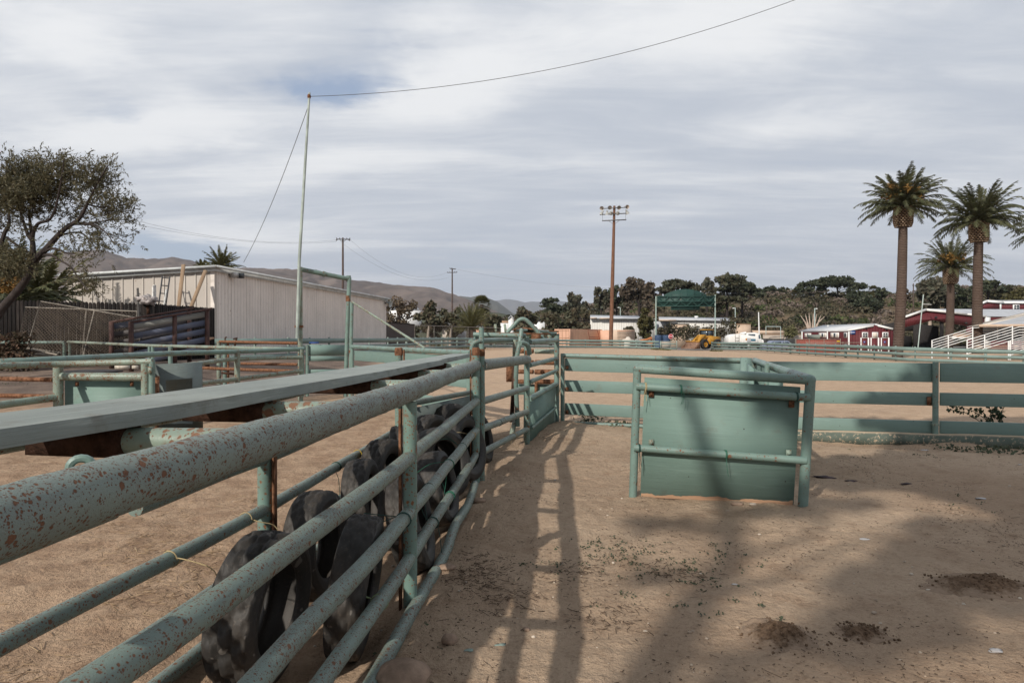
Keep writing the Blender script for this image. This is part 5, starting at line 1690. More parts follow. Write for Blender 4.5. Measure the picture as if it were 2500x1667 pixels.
sg = thing("blue_sign", "blue sign with a white figure and bar at the corner of the red building", "sign", wallp(2081, 815, c, d_))
rect_part("panel", plain("deep blue sign", (0.012, 0.07, 0.28), 0.5), sg, 2075.5, 807.8, 2088, 816, c, d_, 0.05, 0.04)
rect_part("figure", M['white'], sg, 2076.3, 809.4, 2077.9, 815, c, d_, 0.1, 0.01)
part("figure_head", M['white'], sg, lambda m: m.lathe(wallp(2077.1, 808.8, c, d_) + wn(c, d_) * 0.1, [(0, 0.01), (0.03, 0.01), (0.03, 0)], 10, wn(c, d_)))
rect_part("figure_arms", M['white'], sg, 2075.8, 810.4, 2078.5, 811.6, c, d_, 0.1, 0.012)
rect_part("bar", M['white'], sg, 2079.5, 810.8, 2086.5, 812.2, c, d_, 0.1, 0.01)
for k, (x, y) in enumerate(((2114, 801), (2163, 804))):
    t_ = thing("wall_lamp", ("wall lamp above the left door of the red building", "wall lamp under the right slope of the red building")[k], "lamp", wallp(x, y, c, d_))
    part("shade", M['dkgrey'], t_, lambda m: m.blob(wallp(x, y, c, d_) + wn(c, d_) * 0.15, (0.12, 0.15, 0.1), 0.1, k, 8), 'all')
for x, y in ((2021.5, 795), (2051, 794)):
    t_ = thing("roof_vent", "white roof vent at the middle of the red building's roof" if x > 2030 else "white roof vent near the left end of the red building's roof", "vent", at(x, y + 3, 92))
    part("cap", M['white'], t_, lambda m: m.lathe(at(x, y + 3, 92), [(0.0, 0.25), (0.16, 0.22), (0.16, 0.12), (0.08, 0.12), (0.08, -0.3)], 10), True)
# slat fence in front of it and posts
a2, b2 = at(1943, 830, 82), at(2073, 830, 80)
rf_ = thing("slat_fence", "low reddish brown slatted fence before the red building", "fence", V((a2.x, a2.y, -0.33)))
M['redslat'] = corrugated("faded red slats", (0.27, 0.085, 0.065), 5.0)
rect_part("screen", M['redslat'], rf_, 1943, 828.5, 2052, 878, a2, b2, 0, 0.05)
for x in (1943, 1975, 2011, 2051):
    rect_part("post", M['galv'], rf_, x, 827, x + 1.2, 878, a2, b2, 0.05, 0.08)
rect_part("top_rail", M['galv'], rf_, 1943, 827.5, 2052, 828.6, a2, b2, 0.05, 0.06)
tag(rect_part("yellow_sign", plain("yellow sign", (0.65, 0.42, 0.02), 0.5), None, 2042.5, 831.8, 2050.5, 834.5, a2, b2, 0.15, 0.03), "small yellow sign hung on the red slatted fence", "sign")
rl = thing("pipe_railing", "thin galvanised pipe railing along the walk before the red building", "railing", at(2030, 860, 78))
tube_part("rail", M['galv'], rl, at(1968, 836.3, 79), at(2105, 836.3, 77), 0.03, 6)
for x in (1968.5, 2058, 2104):
    tube_part("post", M['galv'], rl, at(x, 833.5, 78), at(x, 870, 78), 0.03, 6)
cn_ = at(2066, 858, 76)
tag(MB().lathe(cn_, [(0.22, 0), (0.22, 0.03), (0.14, 0.04), (0.03, 0.75), (0.0, 0.76)], 12).build("traffic_cone", plain("faded orange cone", (0.55, 0.40, 0.30), 0.6), None, True), "faded traffic cone by the corner of the red building", "traffic cone")

# dark screened fence, concrete wall, low tan parapet
a, b = at(1862, 830, 110), at(1944, 830, 108)
fs_ = thing("screened_fence", "black screened chain link fence behind the blue car", "fence", V((a.x, a.y, -0.33)))
rect_part("screen", M['screen'], fs_, 1855, 826.5, 1942, 852, a, b, 0, 0.05)
for x in (1858, 1887, 1915, 1941):
    rect_part("post", M['galv'], fs_, x, 826, x + 0.9, 852, a, b, 0.05, 0.06)
a, b = at(1780, 820, 128), at(1960, 820, 126)
cw = thing("concrete_wall", "pale pinkish concrete wall running behind the parked vehicles", "wall", V((a.x, a.y, -0.33)))
rect_part("wall", M['conc'], cw, 1862, 817, 1962, 850, a, b, 0, 0.3)
rect_part("cap_rail", M['rawwood'], cw, 1862, 815.6, 1962, 817, a, b, 0.02, 0.34)
tw = thing("tan_building", "plain tan building end with a long low parapet behind the water truck", "building", V((a.x, a.y + 8, 0)))
a, b = at(1780, 820, 138), at(1960, 820, 136)
rect_part("wall", M['tan'], tw, 1786, 792, 1823, 850, a, b, 0, 4)
rect_part("parapet", M['tan'], tw, 1823.5, 807, 1918, 815.5, a, b, 0.2, 0.3)
rect_part("roof_edge", M['rawwood'], tw, 1785, 791, 1823.5, 792.2, a, b, 0.02, 4.1)
# long white shed building
a, b = at(1440, 800, 128), at(1800, 800, 126)
lb = thing("white_building", "long low white metal building with a shallow grey roof behind the containers", "building", V((a.x, a.y, 0)))
M['whitemetal'] = corrugated("white corrugated siding", (0.66, 0.64, 0.60), 2.2)
rect_part("wall", M['whitemetal'], lb, 1441, 778, 1600, 850, a, b, 0, 0.3)
rect_part("wall", M['whitemetal'], lb, 1636, 783, 1780, 850, a, b, 0.3, 0.3)
def slope_roof(m, x0, x1, ye0, ye1, yr0, yr1, a, b, depth):
    nn = wn(a, b)
    e0, e1 = wallp(x0, ye0, a, b) + nn * 1.2, wallp(x1, ye1, a, b) + nn * 1.2
    r0 = at(x0 + 1, yr0, e0.y + depth)
    r1 = at(x1 - 8, yr1, e1.y + depth)
    u = V((0, 0, 0.1))
    m.hexa([e0 - u, e1 - u, r1 - u, r0 - u, e0 + u, e1 + u, r1 + u, r0 + u])
part("roof", M['roofgrey'], lb, lambda m: slope_roof(m, 1440, 1566, 777, 778.5, 770, 772, a, b, 9))
part("roof", M['roofgrey'], lb, lambda m: slope_roof(m, 1607, 1786, 780.5, 783.5, 774.5, 777, a, b, 9))
for x0, x1, y in ((1440, 1456, 776.6), (1463, 1490, 777.4), (1606, 1648, 782)):
    rect_part("eave_board", M['tan'], lb, x0, y - 1, x1, y + 1.6, a, b, 1.25, 0.06)
rect_part("shaded_bay", M['roofgrey'], lb, 1600, 784, 1636, 850, a, b, -1.5, 0.2)
rect_part("roller_door", M['tan'], lb, 1637, 791.5, 1680, 850, a, b, 0.62, 0.06)
rect_part("door_head", M['dkgrey'], lb, 1636.5, 790.3, 1680.5, 791.5, a, b, 0.62, 0.2)
vt = at(1700, 778, 131)
part("roof_vent", M['white'], lb, lambda m: m.lathe(vt, [(0, 0.55), (0.36, 0.52), (0.36, 0.25), (0.24, 0.25), (0.24, -0.3)], 14), True)
part("wall_lamp", M['white'], lb, lambda m: m.blob(wallp(1649, 787, a, b) + wn(a, b) * 0.6, (0.13, 0.13, 0.13), 0.1, 1, 8), 'all')
# scattered white buildings far left
for k, (x0, y0, x1, y1, d, yr, lab, mm) in enumerate(((950, 757, 1022, 800, 118, 752, "white building half hidden by the bare brown tree", 'white'), (1080, 794, 1103, 830, 100, 787, "small white gabled shed under the dark green trees", 'cream'), (1105, 800, 1135, 830, 104, 797, "grey corrugated shed behind the wire fence", 'roofgrey'),
                                                 (1222, 788, 1246, 822, 150, 783, "small white house with a brownish roof far off", 'white'), (1241, 777, 1254, 830, 140, 771, "tall narrow white house beside the far tree", 'white'), (1298, 785, 1330, 820, 150, 777, "white stepped house between the two dense trees", 'white'), (1158, 800, 1180, 830, 112, 797, "peach shed behind the young date palm", 'peach'))):
    a, b = at(x0, 800, d), at(x1, 800, d)
    h_ = thing("house", lab, "building", V((a.x, d, 0)))
    m = MB()
    mid = (x0 + x1) / 2
    slab(m, ((x0, y1 + 12), (x1, y1 + 12), (x1, y0), (mid, yr) if k in (1, 4) else (x1, y0), (x0, y0)) if k in (1, 4) else ((x0, y1 + 12), (x1, y1 + 12), (x1, y0), (x0, y0)), a, b, -4, 4)
    m.build("wall", M[mm], h_)
    if k not in (1, 4):
        e0, e1 = wallp(x0 - 1, y0, a, b), wallp(x1 + 1, y0, a, b)
        r0, r1 = at(x0 + 2, yr, d + 3), at(x1 - 2, yr, d + 3)
        u = V((0, 0, 0.08))
        MB().hexa([e0 - u, e1 - u, r1 - u, r0 - u, e0 + u, e1 + u, r1 + u, r0 + u]).build("roof", M['rawwood'] if k == 3 else M['roofgrey'], h_)
    else:
        for s in (0, 1):
            e, r = wallp((x0 - 1, x1 + 1)[s], y0 + 1, a, b), wallp(mid, yr - 0.5, a, b)
            u = V((0, 0, 0.1))
            w_ = V((0, 4.2, 0))
            f_ = V((0, -0.3, 0))
            MB().hexa([e - u + f_, r - u + f_, r - u + w_, e - u + w_, e + u + f_, r + u + f_, r + u + w_, e + u + w_]).build("roof", M['roofgrey'], h_)
# containers
M['cont'] = corrugated("peach container side", (0.56, 0.33, 0.22), 3.2)
M['cont_flat'] = plain("peach container door", (0.62, 0.37, 0.26), 0.6, 0.1, 1)
def container(name, label, A_, B_, C_, ht, doorpx=None):
    """A-B end, B-C side; ground points"""
    r = thing(name, label, "container", B_)
    up_ = V((0, 0, ht))
    L1, L2 = (B_ - A_).length, (C_ - B_).length
    MB().quad(A_, B_, B_ + up_, A_ + up_, ((0, 0), (L1, 0), (L1, ht), (0, ht))) 
    m = MB(); m.quad(A_, B_, B_ + up_, A_ + up_, ((0, 0), (L1, 0), (L1, ht), (0, ht))); m.build("end_doors", M['cont_flat'], r)
    m = MB(); m.quad(B_, C_, C_ + up_, B_ + up_, ((0, 0), (L2, 0), (L2, ht), (0, ht))); m.build("side", M['cont'], r)
    D_ = A_ + C_ - B_
    m = MB(); m.quad(A_ + up_, B_ + up_, C_ + up_, D_ + up_); m.quad(A_, D_, D_ + up_, A_ + up_); m.quad(C_, D_, D_ + up_, C_ + up_); m.build("roof", M['cont_flat'], r)
    nn = wn(A_, B_)
    for t in (0.02, 0.25, 0.5, 0.75, 0.96):
        p = lerp(A_, B_, t) + nn * 0.03
        tube_part("lock_rod", M['rawwood'], r, p + V((0, 0, 0.1)), p + up_ - V((0, 0, 0.1)), 0.03, 6)
    for z in (0.08, 0.5, 0.92):
        board_part("door_bar", M['rawwood'], r, A_ + up_ * z + nn * 0.02, B_ + up_ * z + nn * 0.02, 0.04, 0.06)
    for p in (A_, B_, C_):
        q = p + wn(A_, B_) * 0.02 + wn(B_, C_) * 0.02
        part("corner_post", M['cont_flat'], r, lambda m: m.box(q + up_ * 0.5, (0.14, 0.14, ht)))
    return r
A_, B_, C_ = at(1355, 847, 106), at(1391, 847, 104), at(1469, 846, 111)
for p in (A_, B_, C_):
    p.z = 0
cr = container("shipping_container", "peach shipping container with ribbed side behind the arena fence", A_, B_, C_, 2.75)
a, b = at(1391, 820, 103.6), at(1469, 820, 110.6)
rk = thing("metal_rack", "red metal rack frame standing against the ribbed container", "rack", wallp(1440, 845, a, b))
for p, q in (((1428.5, 805.5), (1433, 827)), ((1452, 806), (1457.5, 827)), ((1428.5, 806), (1452, 806)), ((1433, 822.5), (1455, 822.5)), ((1433, 827), (1457, 827)), ((1433, 827), (1433, 846)), ((1457, 827), (1457, 846)), ((1433, 835), (1457, 835))):
    tube_part("bar", plain("red oxide bar", (0.22, 0.06, 0.045), 0.6) if "red oxide bar" not in bpy.data.materials else bpy.data.materials["red oxide bar"], rk, wallp(*p, a, b) + wn(a, b) * 0.5, wallp(*q, a, b) + wn(a, b) * 0.5, 0.04, 6)
a, b = at(1469, 820, 108), at(1506, 820, 108)
tag(rect_part("storage_box", M['cont_flat'], None, 1470, 806.5, 1505.5, 849, a, b, -5, 5), "plain peach storage box between the two ribbed containers", "container")
a, b = at(1505, 820, 107), at(1550, 820, 109)
lc = thing("louvred_container", "tan container with horizontal slats right of the light pole", "container", wallp(1528, 846, a, b))
rect_part("body", M['tan'], lc, 1506, 805, 1550, 849, a, b, -3, 3)
for k in range(12):
    rect_part("slat", M['cont_flat'] if k == 0 else M['tan'], lc, 1507, 806.5 + k * 3.3, 1549.5, 808.9 + k * 3.3, a, b, 0.0, 0.06)
a, b = at(1518, 830, 98), at(1546, 830, 98)
st = thing("stone_marker", "pale arched stone marker on a plinth behind the arena fence", "marker", wallp(1531, 848, a, b))
part("arch", M['cream'], st, lambda m: slab(m, ((1519, 832), (1546, 832), (1546, 829), (1538, 828), (1537, 824), (1533, 821.8), (1529, 822.5), (1526.5, 827), (1519, 828.5)), a, b, 0, 0.5))
rect_part("plinth", M['cream'], st, 1523, 832, 1537, 850, a, b, 0, 0.5)

# dark wood fence and wire fence by the metal building
a, b = at(944, 810, 63), at(1013, 810, 72)
df = thing("board_wall", "dark brown close boarded fence right of the metal building", "fence", V((a.x, a.y, 0.3)))
M['darkboard'] = corrugated("dark board fence", (0.07, 0.052, 0.047), 5.0)
part("boards", M['darkboard'], df, lambda m: (lambda p: m.quad(*p, ((0, 0), (11, 0), (11, 2.5), (0, 2.5))))([wallp(938, 840, a, b), wallp(1012, 838, a, b), wallp(1012, 792, a, b), wallp(938, 786.5, a, b)]))
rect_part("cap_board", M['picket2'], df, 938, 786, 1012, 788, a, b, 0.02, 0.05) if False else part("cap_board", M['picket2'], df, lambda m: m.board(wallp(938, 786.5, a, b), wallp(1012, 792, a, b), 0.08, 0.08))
a, b = at(1012, 810, 74), at(1222, 810, 92)
cf = thing("chain_link_fence", "tall rusty chain link fence running right from the dark board fence", "fence", V((a.x, a.y, 0.3)))
tube_part("top_rail", M['galv'], cf, wallp(1012, 794, a, b), wallp(1222, 801, a, b), 0.04, 6)
for x, y in ((1012, 794), (1060, 796), (1102, 797.5), (1143, 799), (1182, 800), (1222, 801)):
    tube_part("post", M['galv'], cf, wallp(x, y - 1, a, b), wallp(x, 842, a, b), 0.06, 6)
def cl_mesh(m):
    p0, p1, q0, q1 = wallp(1012, 840, a, b), wallp(1222, 842, a, b), wallp(1012, 794, a, b), wallp(1222, 801, a, b)
    nn = 75
    for k in range(-8, nn):
        for s in (1, -1):
            u0, u1 = k / nn, (k + 8) / nn
            if u0 < 0 or u1 > 1:
                continue
            A0_, B0_ = (u0, u1) if s > 0 else (u1, u0)
            m.path([lerp(p0, p1, A0_), lerp(q0, q1, B0_)], 0.012, 3, caps=False)
part("mesh", M['mesh'], cf, cl_mesh)
for k, (x, t, lab) in enumerate(((1043, 1047, "pale bare trunk standing behind the wire fence at the left"), (1098, 1103, "pale bare trunk behind the middle of the wire fence"))):
    q = at(x, 838, 84)
    tag(MB().path([V((q.x, 84, -0.2)), at(lerp(x, t, .5), 815, 84), at(t, 796, 84)], [0.2, 0.16, 0.08], 8).build("tree_stump", plain("pale bark", (0.36, 0.30, 0.25), 0.9), None, True), lab, "tree stump")

# scoreboard
a, b = at(1602, 780, 104), at(1746, 780, 104)
sb_ = thing("scoreboard", "big dark green scoreboard back with an arched top on two pale posts", "scoreboard", V((a.x, a.y, 0)))
M['sbgreen'] = corrugated("dark green scoreboard panel", (0.020, 0.056, 0.048), 0.9)
M['sbframe'] = plain("green truss paint", (0.030, 0.08, 0.068), 0.6)
slab_pts = [(1622, 724)] + [(1622 + 104 * k / 12, 705.5 + 14 * abs(k / 6 - 1) ** 2.0) for k in range(13)] + [(1726, 724)]
part("arched_panel", M['sbgreen'], sb_, lambda m: slab(m, slab_pts, a, b, -0.3, 0.15))
rect_part("panel", M['sbgreen'], sb_, 1604, 723, 1745, 748, a, b, -0.2, 0.15)
rect_part("lower_panel", M['sbgreen'], sb_, 1639, 748, 1709, 757, a, b, -0.3, 0.15)
for y in (723.5, 736, 747.5):
    rect_part("truss_chord", M['sbframe'], sb_, 1604, y - 0.8, 1745, y + 0.8, a, b, 0.1, 0.12)
for r0, r1 in ((723.5, 736), (736, 747.5)):
    for k in range(10):
        x0, x1 = 1605 + k * 14, 1619 + k * 14
        p, q = ((x0, r0), (x1, r1)) if k % 2 == 0 else ((x0, r1), (x1, r0))
        tube_part("truss_diagonal", M['sbframe'], sb_, wallp(*p, a, b) + wn(a, b) * 0.16, wallp(*q, a, b) + wn(a, b) * 0.16, 0.05, 5)
for x, yt in ((1601.5, 723), (1746, 719.5)):
    p, q = wallp(x, yt, a, b), wallp(x, 850, a, b)
    tube_part("support_post", plain("pale green steel post", (0.36, 0.46, 0.42), 0.5) if "pale green steel post" not in bpy.data.materials else bpy.data.materials["pale green steel post"], sb_, q, p, 0.085, 10)

# poles
M['pole_wood'] = wood("brown pole wood", (0.20, 0.105, 0.065), (0.12, 0.06, 0.04), streak=6)
M['pole_grey'] = wood("grey brown pole wood", (0.13, 0.095, 0.08), (0.07, 0.05, 0.045), streak=6)
M['arm'] = plain("dark grey arm", (0.10, 0.10, 0.105), 0.6)
lp = thing("light_pole", "tall brown wooden flood light pole with eight lamps on its cross arms", "light pole", at(1491, 848, 98))
base, top = at(1491, 850, 98), at(1500, 503, 98)
MB().path([base, lerp(base, top, 0.5), top], [0.30, 0.26, 0.17], 12).build("pole", M['pole_wood'], lp, True)
def fp(x, y, dd=0.0):
    return at(1440 + x / 19.6, 480 + y / 19.6, 97.7 + dd)
for (x0, y0), (x1, y1), w in (((560, 580), (1790, 520), 0.10), ((480, 870), (1850, 800), 0.12), ((590, 1160), (1740, 1110), 0.13)):
    board_part("cross_arm", M['arm'], lp, fp(x0, y0), fp(x1, y1), w, w)
for x0, y0, x1, y1 in ((910, 1170, 1100, 1300), (1410, 1150, 1215, 1300)):
    tube_part("brace", M['arm'], lp, fp(x0, y0), fp(x1, y1), 0.025, 5)
for x in (610, 1715):
    tube_part("conduit", M['arm'], lp, fp(x, 600), fp(x, 1140), 0.02, 5)
M['lamp_in'] = plain("lamp reflector", (0.34, 0.29, 0.24), 0.35, 0.4, 3)
M['lamp_out'] = plain("grey lamp body", (0.36, 0.37, 0.36), 0.5, 0.3, 3)
for k, (x, y, ax, r) in enumerate(((580, 560, (-0.35, -1, -0.45), 0.3), (960, 530, (-0.1, -1, -0.5), 0.3), (1390, 530, (0.2, -1, -0.5), 0.3), (1780, 500, (0.35, -1, -0.25), 0.3),
                               (550, 830, (-0.6, 0.3, -1), 0.26), (830, 850, (0, 0.2, -1), 0.3), (1015, 790, (0.05, 1, -0.35), 0.3), (1335, 790, (0, 1, -0.35), 0.3), (1800, 800, (0.5, 0.4, -1), 0.27))):
    cpt = fp(x, y)
    axv = V(ax).normalized()
    hd = MB().lathe(cpt - axv * 0.3, [(0.0, -0.22), (0.13, -0.22), (0.14, 0.02), (0.2, 0.08), (r, 0.36), (r * 1.03, 0.40), (r * 0.97, 0.385)], 16, axv).build("flood_lamp", M['lamp_out'], lp, True)
    MB().lathe(cpt - axv * 0.3, [(0.0, 0.22), (r * 0.6, 0.26), (r * 0.97, 0.385)], 16, axv).build("reflector", M['lamp_in'], hd, True)
def power_pole(px, ytop, d, arms, label, lean=0):
    r = thing("power_pole", label, "power pole", V((at(px, 800, d).x, d, 0)))
    t = at(px, ytop, d)
    MB().path([V((t.x + lean, d, 0)), t], [0.19, 0.12], 10).build("pole", M['pole_grey'], r, True)
    for (x0, y0, x1, y1) in arms:
        board_part("cross_arm", M['arm'], r, at(x0, y0, d - 0.2), at(x1, y1, d - 0.2), 0.10, 0.12)
        for t_ in (0.03, 0.25, 0.75, 0.97):
            q = lerp(at(x0, y0, d - 0.2), at(x1, y1, d - 0.2), t_)
            MB().lathe(q, [(0.05, 0.05), (0.07, 0.12), (0.04, 0.2), (0.0, 0.21)], 6).build("insulator", M['arm'], r)
    return r
pp1 = power_pole(837, 580.5, 92, ((821, 584, 855, 584.5),), "tall power pole with one cross arm behind the metal building roof")
for s in (-1, 1):
    tube_part("brace", M['arm'], pp1, at(837 + s * 8, 585, 91.8), at(837, 592, 91.8), 0.03, 5)
    tube_part("arm_end", M['arm'], pp1, at(837 + s * 13, 584.5, 91.8), at(837 + s * 17, 587.5, 91.8), 0.07, 6)
power_pole(1104, 654.5, 132, ((1098, 656, 1112, 657.5), (1092, 665.5, 1116, 665)), "smaller power pole with two cross arms beyond the dark green trees")
power_pole(2230, 692, 175, ((2227, 697, 2243, 697),), "distant power pole on the hill left of the shorter palm")
wires = [((1112, 657, 131.5), (1462, 702, 150), 0.6, "wire running right from the smaller power pole to the hill trees"), ((853, 584, 91.8), (1092, 665, 131.8), 2.6, "upper slack wire between the two power poles"), ((840, 597, 91.8), (1096, 677, 131.8), 2.2, "lower slack wire between the two power poles"),
         ((821, 586, 91.8), (300, 530, 70), 1.2, "upper wire running left from the tall power pole"), ((822, 590, 91.8), (300, 540, 70), 1.0, "lower wire running left from the tall power pole"), ((1462, 702, 150), (2227, 697, 174), 1.6, "long wire crossing before the hill trees")]
for p, q, s, lab in wires:
    tag(wire(at(*p), at(*q), s, 0.011).build("power_line", M['wire'], None, True), lab, "power line")
M['lamp_pole'] = plain("pale green lamp post", (0.42, 0.50, 0.48), 0.5, 0.2, 2)
def street_lamp(px, yt, yb, d, s, label):
    r = thing("street_lamp", label, "street lamp", at(px, yb, d))
    p, q = at(px, yb, d), at(px, yt + 3.2, d)
    path_part("post", M['lamp_pole'], r, smooth_pts([p, q, at(px - s * 0.6, yt + 0.8, d), at(px - s * 3, yt, d)], 4), 0.08, 8)
    part("lamp_head", M['white'], r, lambda m: m.board(at(px - s * 2.6, yt, d), at(px - s * 6.5, yt + 0.7, d), 0.25, 0.16))
street_lamp(1514.5, 750.5, 775, 150, 1, "curved street lamp rising behind the long white building")
street_lamp(1795, 752, 812, 134, 1, "curved street lamp above the tan building end")
street_lamp(1989, 753.5, 806, 112, -1, "curved street lamp behind the left end of the red building roof")
tag(MB().path([at(1853.5, 820, 105), at(1852, 762, 105)], [0.1, 0.08], 8).build("white_post", M['white'], None, True), "plain white post rising above the water truck", "post")
gp_ = thing("goal_frame", "thin pale pipe frame like a goal behind the vehicles", "frame", at(1888, 830, 124))
for p, q in (((1870, 816), (1870, 797)), ((1870, 797), (1906, 797.5)), ((1906, 797.5), (1906, 828))):
    tube_part("bar", M['lamp_pole'], gp_, at(*p, 124), at(*q, 124), 0.06, 6)
mast = thing("leaning_mast", "thin leaning white mast with a short side arm before the red barn", "mast", at(2241, 850, 62))
tube_part("mast", M['lamp_pole'], mast, at(2241, 850, 62), at(2254.5, 719, 62), 0.045, 8)
tube_part("side_arm", M['white'], mast, at(2252.5, 742.5, 62), at(2274, 743.5, 62), 0.025, 6)
ss = thing("stop_sign", "red octagonal stop sign on a post behind the small arena gate", "sign", at(1638, 846, 92))
tube_part("post", M['galv'], ss, at(1638, 850, 92), at(1638, 816, 92), 0.04, 6)
sc = at(1638, 821.5, 91.9)
part("plate", plain("stop sign red", (0.36, 0.015, 0.03), 0.5), ss, lambda m: m.lathe(sc, [(0.0, 0.0), (0.38, 0.0), (0.38, -0.02), (0, -0.02)], 8, V((0, -1, 0))))
part("rim", M['white'], ss, lambda m: m.lathe(sc, [(0.33, 0.004), (0.36, 0.004)], 8, V((0, -1, 0))))
cu = bpy.data.curves.new("lettering", 'FONT')
cu.body = "STOP"
cu.size = 0.28
cu.align_x = 'CENTER'
cu.align_y = 'CENTER'
lt0 = bpy.data.objects.new("lettering", cu)
ltm = bpy.data.meshes.new_from_object(lt0)
bpy.data.objects.remove(lt0)
lt = bpy.data.objects.new("lettering", ltm)
col.objects.link(lt)
ltm.materials.append(M['white'])
lt.parent = ss
lt.location = sc + V((0, -0.012, 0)) - V(ss["_w"])
lt.rotation_euler = (PI / 2, 0, 0)

# ------------------------------------------------------------------ barn and bleachers at the right
a, b = at(2190, 800, 92), at(2392, 800, 96)
bn = thing("red_barn", "large dark red barn with a wide open bay under its white trimmed gable", "barn", V((a.x, a.y, -0.33)))
def R8(x, y):
    return (2220 + x / 8.4, 720 + y / 8.4)
part("gable_wall", M['red_wall'], bn, lambda m: slab(m, (R8(-200, 510), R8(325, 300), R8(1300, 440), R8(1540, 460), R8(1540, 700), R8(1200, 640), R8(500, 515), R8(-190, 690)), a, b, -0.3, 0.3))
part("gable_wall", M['red_wall'], bn, lambda m: slab(m, (R8(1200, 640), R8(1540, 640), R8(1540, 1100), R8(1200, 1100)), a, b, -0.3, 0.3))
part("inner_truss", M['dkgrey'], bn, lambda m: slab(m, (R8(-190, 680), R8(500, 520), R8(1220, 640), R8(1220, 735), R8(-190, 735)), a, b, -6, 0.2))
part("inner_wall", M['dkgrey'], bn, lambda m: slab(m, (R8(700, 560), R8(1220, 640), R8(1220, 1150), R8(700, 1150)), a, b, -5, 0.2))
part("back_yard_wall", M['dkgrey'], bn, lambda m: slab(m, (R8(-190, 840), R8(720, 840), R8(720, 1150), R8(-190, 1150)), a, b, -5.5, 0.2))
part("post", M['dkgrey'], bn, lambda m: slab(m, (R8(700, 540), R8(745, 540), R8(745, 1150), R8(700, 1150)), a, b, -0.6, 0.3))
for pts in ((R8(-200, 500), R8(-200, 465), R8(325, 280), R8(325, 325)), (R8(325, 280), R8(325, 325), R8(1160, 415), R8(1160, 375)), (R8(1150, 375), R8(1150, 410), R8(1560, 460), R8(1560, 425))):
    part("fascia", M['white'], bn, lambda m: slab(m, pts, a, b, 0.0, 0.25))
def barnroof(m):
    p0, p1 = wallp(*R8(325, 285), a, b), wallp(*R8(1540, 440), a, b)
    q0, q1 = at(2360, 754.5, 118), at(2640, 756, 118)
    r1 = at(2640, 775, 99)
    m.quad(p0, p1, q1, q0)
    m.quad(p1, r1, q1, p1 + V((0.01, 0.01, 0)))
part("roof", M['roofgrey'], bn, barnroof)
part("side_wall", M['red_wall'], bn, lambda m: (lambda w0, w1: m.quad(w0 + V((0, 0, -6)), w1 + V((0, 0, -6)), w1, w0, ((0, 0), (14, 0), (14, 6), (0, 6))))(wallp(*R8(1540, 460), a, b), at(2640, 776, 99)))
rect_part("corner_post", M['white'], bn, *R8(1540, 455), *R8(1625, 1100), a, b, 0.0, 0.3)
for x, y in ((510, 462), (1125, 580)):
    part("lamp", M['dkgrey'], bn, lambda m: m.blob(wallp(*R8(x, y), a, b) + wn(a, b) * 0.3, (0.2, 0.2, 0.16), 0.1, 1, 8), 'all')
a, b = at(2388, 750, 116), at(2640, 750, 118)
cb = thing("red_clerestory", "upper red building with white trim and a four pane window behind the barn roof", "building", V((a.x, a.y, 0)))
part("gable_wall", M['red_wall'], cb, lambda m: slab(m, (R8(1430, 285), R8(1430, 190), R8(1560, 140), R8(1880, 175), R8(1840, 310), R8(1600, 285)), a, b, 0, 0.2))
part("side_wall", M['red_wall'], cb, lambda m: slab(m, (R8(1840, 310), R8(1840, 175), R8(3500, 175), R8(3500, 315)), a, b, 0, 0.2))
for pts in ((R8(1425, 200), R8(1425, 165), R8(1560, 105), R8(1560, 150)), (R8(1560, 105), R8(1560, 150), R8(1900, 180), R8(1900, 135)), (R8(1880, 138), R8(1880, 178), R8(3500, 180), R8(3500, 140))):
    part("fascia", M['white'], cb, lambda m: slab(m, pts, a, b, 0.2, 0.3))
rect_part("corner_post", M['white'], cb, *R8(1832, 175), *R8(1862, 315), a, b, 0.2, 0.1)
def cbroof(m):
    p0, p1 = wallp(*R8(1560, 110), a, b), wallp(*R8(3500, 140), a, b)
    m.quad(p0, wallp(*R8(1890, 140), a, b), p1, at(2640, 733, 126))
part("roof", M['roofgrey'], cb, cbroof)
w = rect_part("window", M['white'], cb, *R8(2100, 195), *R8(2232, 315), a, b, 0.2, 0.1)
for i in (0, 1):
    for j in (0, 1):
        rect_part("pane", M['glass_dk'], w, *R8(2116 + 55 * i, 208 + 50 * j), *R8(2162 + 55 * i, 250 + 50 * j), a, b, 0.31, 0.02)

bl = thing("bleachers", "white railed bleacher stairs under a tan edged roof at the right edge", "bleachers", at(2400, 860, 58))
DB = 58
def bpnt(x, y, dd=0.0):
    return at(*R8(x, y), DB + dd)
M['whitepipe'] = plain("white railing pipe", (0.74, 0.75, 0.74), 0.4, 0.1, 2)
def rails(p0, p1, n_, step, dd, r=0.03, lab="rail"):
    for k in range(n_):
        MB().tube(bpnt(p0[0], p0[1] + step * k, dd), bpnt(p1[0], p1[1] + step * k, dd), r, 8).build("rail", M['whitepipe'], bl, True)
def bposts(lst, dd, r=0.045):
    for x, y0, y1 in lst:
        MB().tube(bpnt(x, y0, dd), bpnt(x, y1, dd), r, 8).build("rail_post", M['whitepipe'], bl, True)
rails((465, 935), (1305, 672), 5, 52, 0)
bposts(((465, 925, 1300), (800, 820, 1300), (1300, 655, 1100)), 0)
rails((1305, 675), (1430, 668), 1, 52, 1.0)
rails((1430, 670), (2340, 672), 4, 52, 3.5)
rails((1310, 735), (1430, 680), 4, 50, 2.0)
bposts(((1495, 640, 900), (1810, 640, 900), (2335, 620, 870)), 3.5)
rails((1185, 930), (2115, 645), 6, 56, -2.5)
bposts(((1185, 915, 1330), (1545, 820, 1330), (2115, 635, 1000)), -2.5)
rails((2115, 700), (2260, 655), 4, 56, -2)
rails((2260, 655), (2360, 655), 4, 56, -2)
rails((2060, 940), (2360, 858), 8, 42, -4.5)
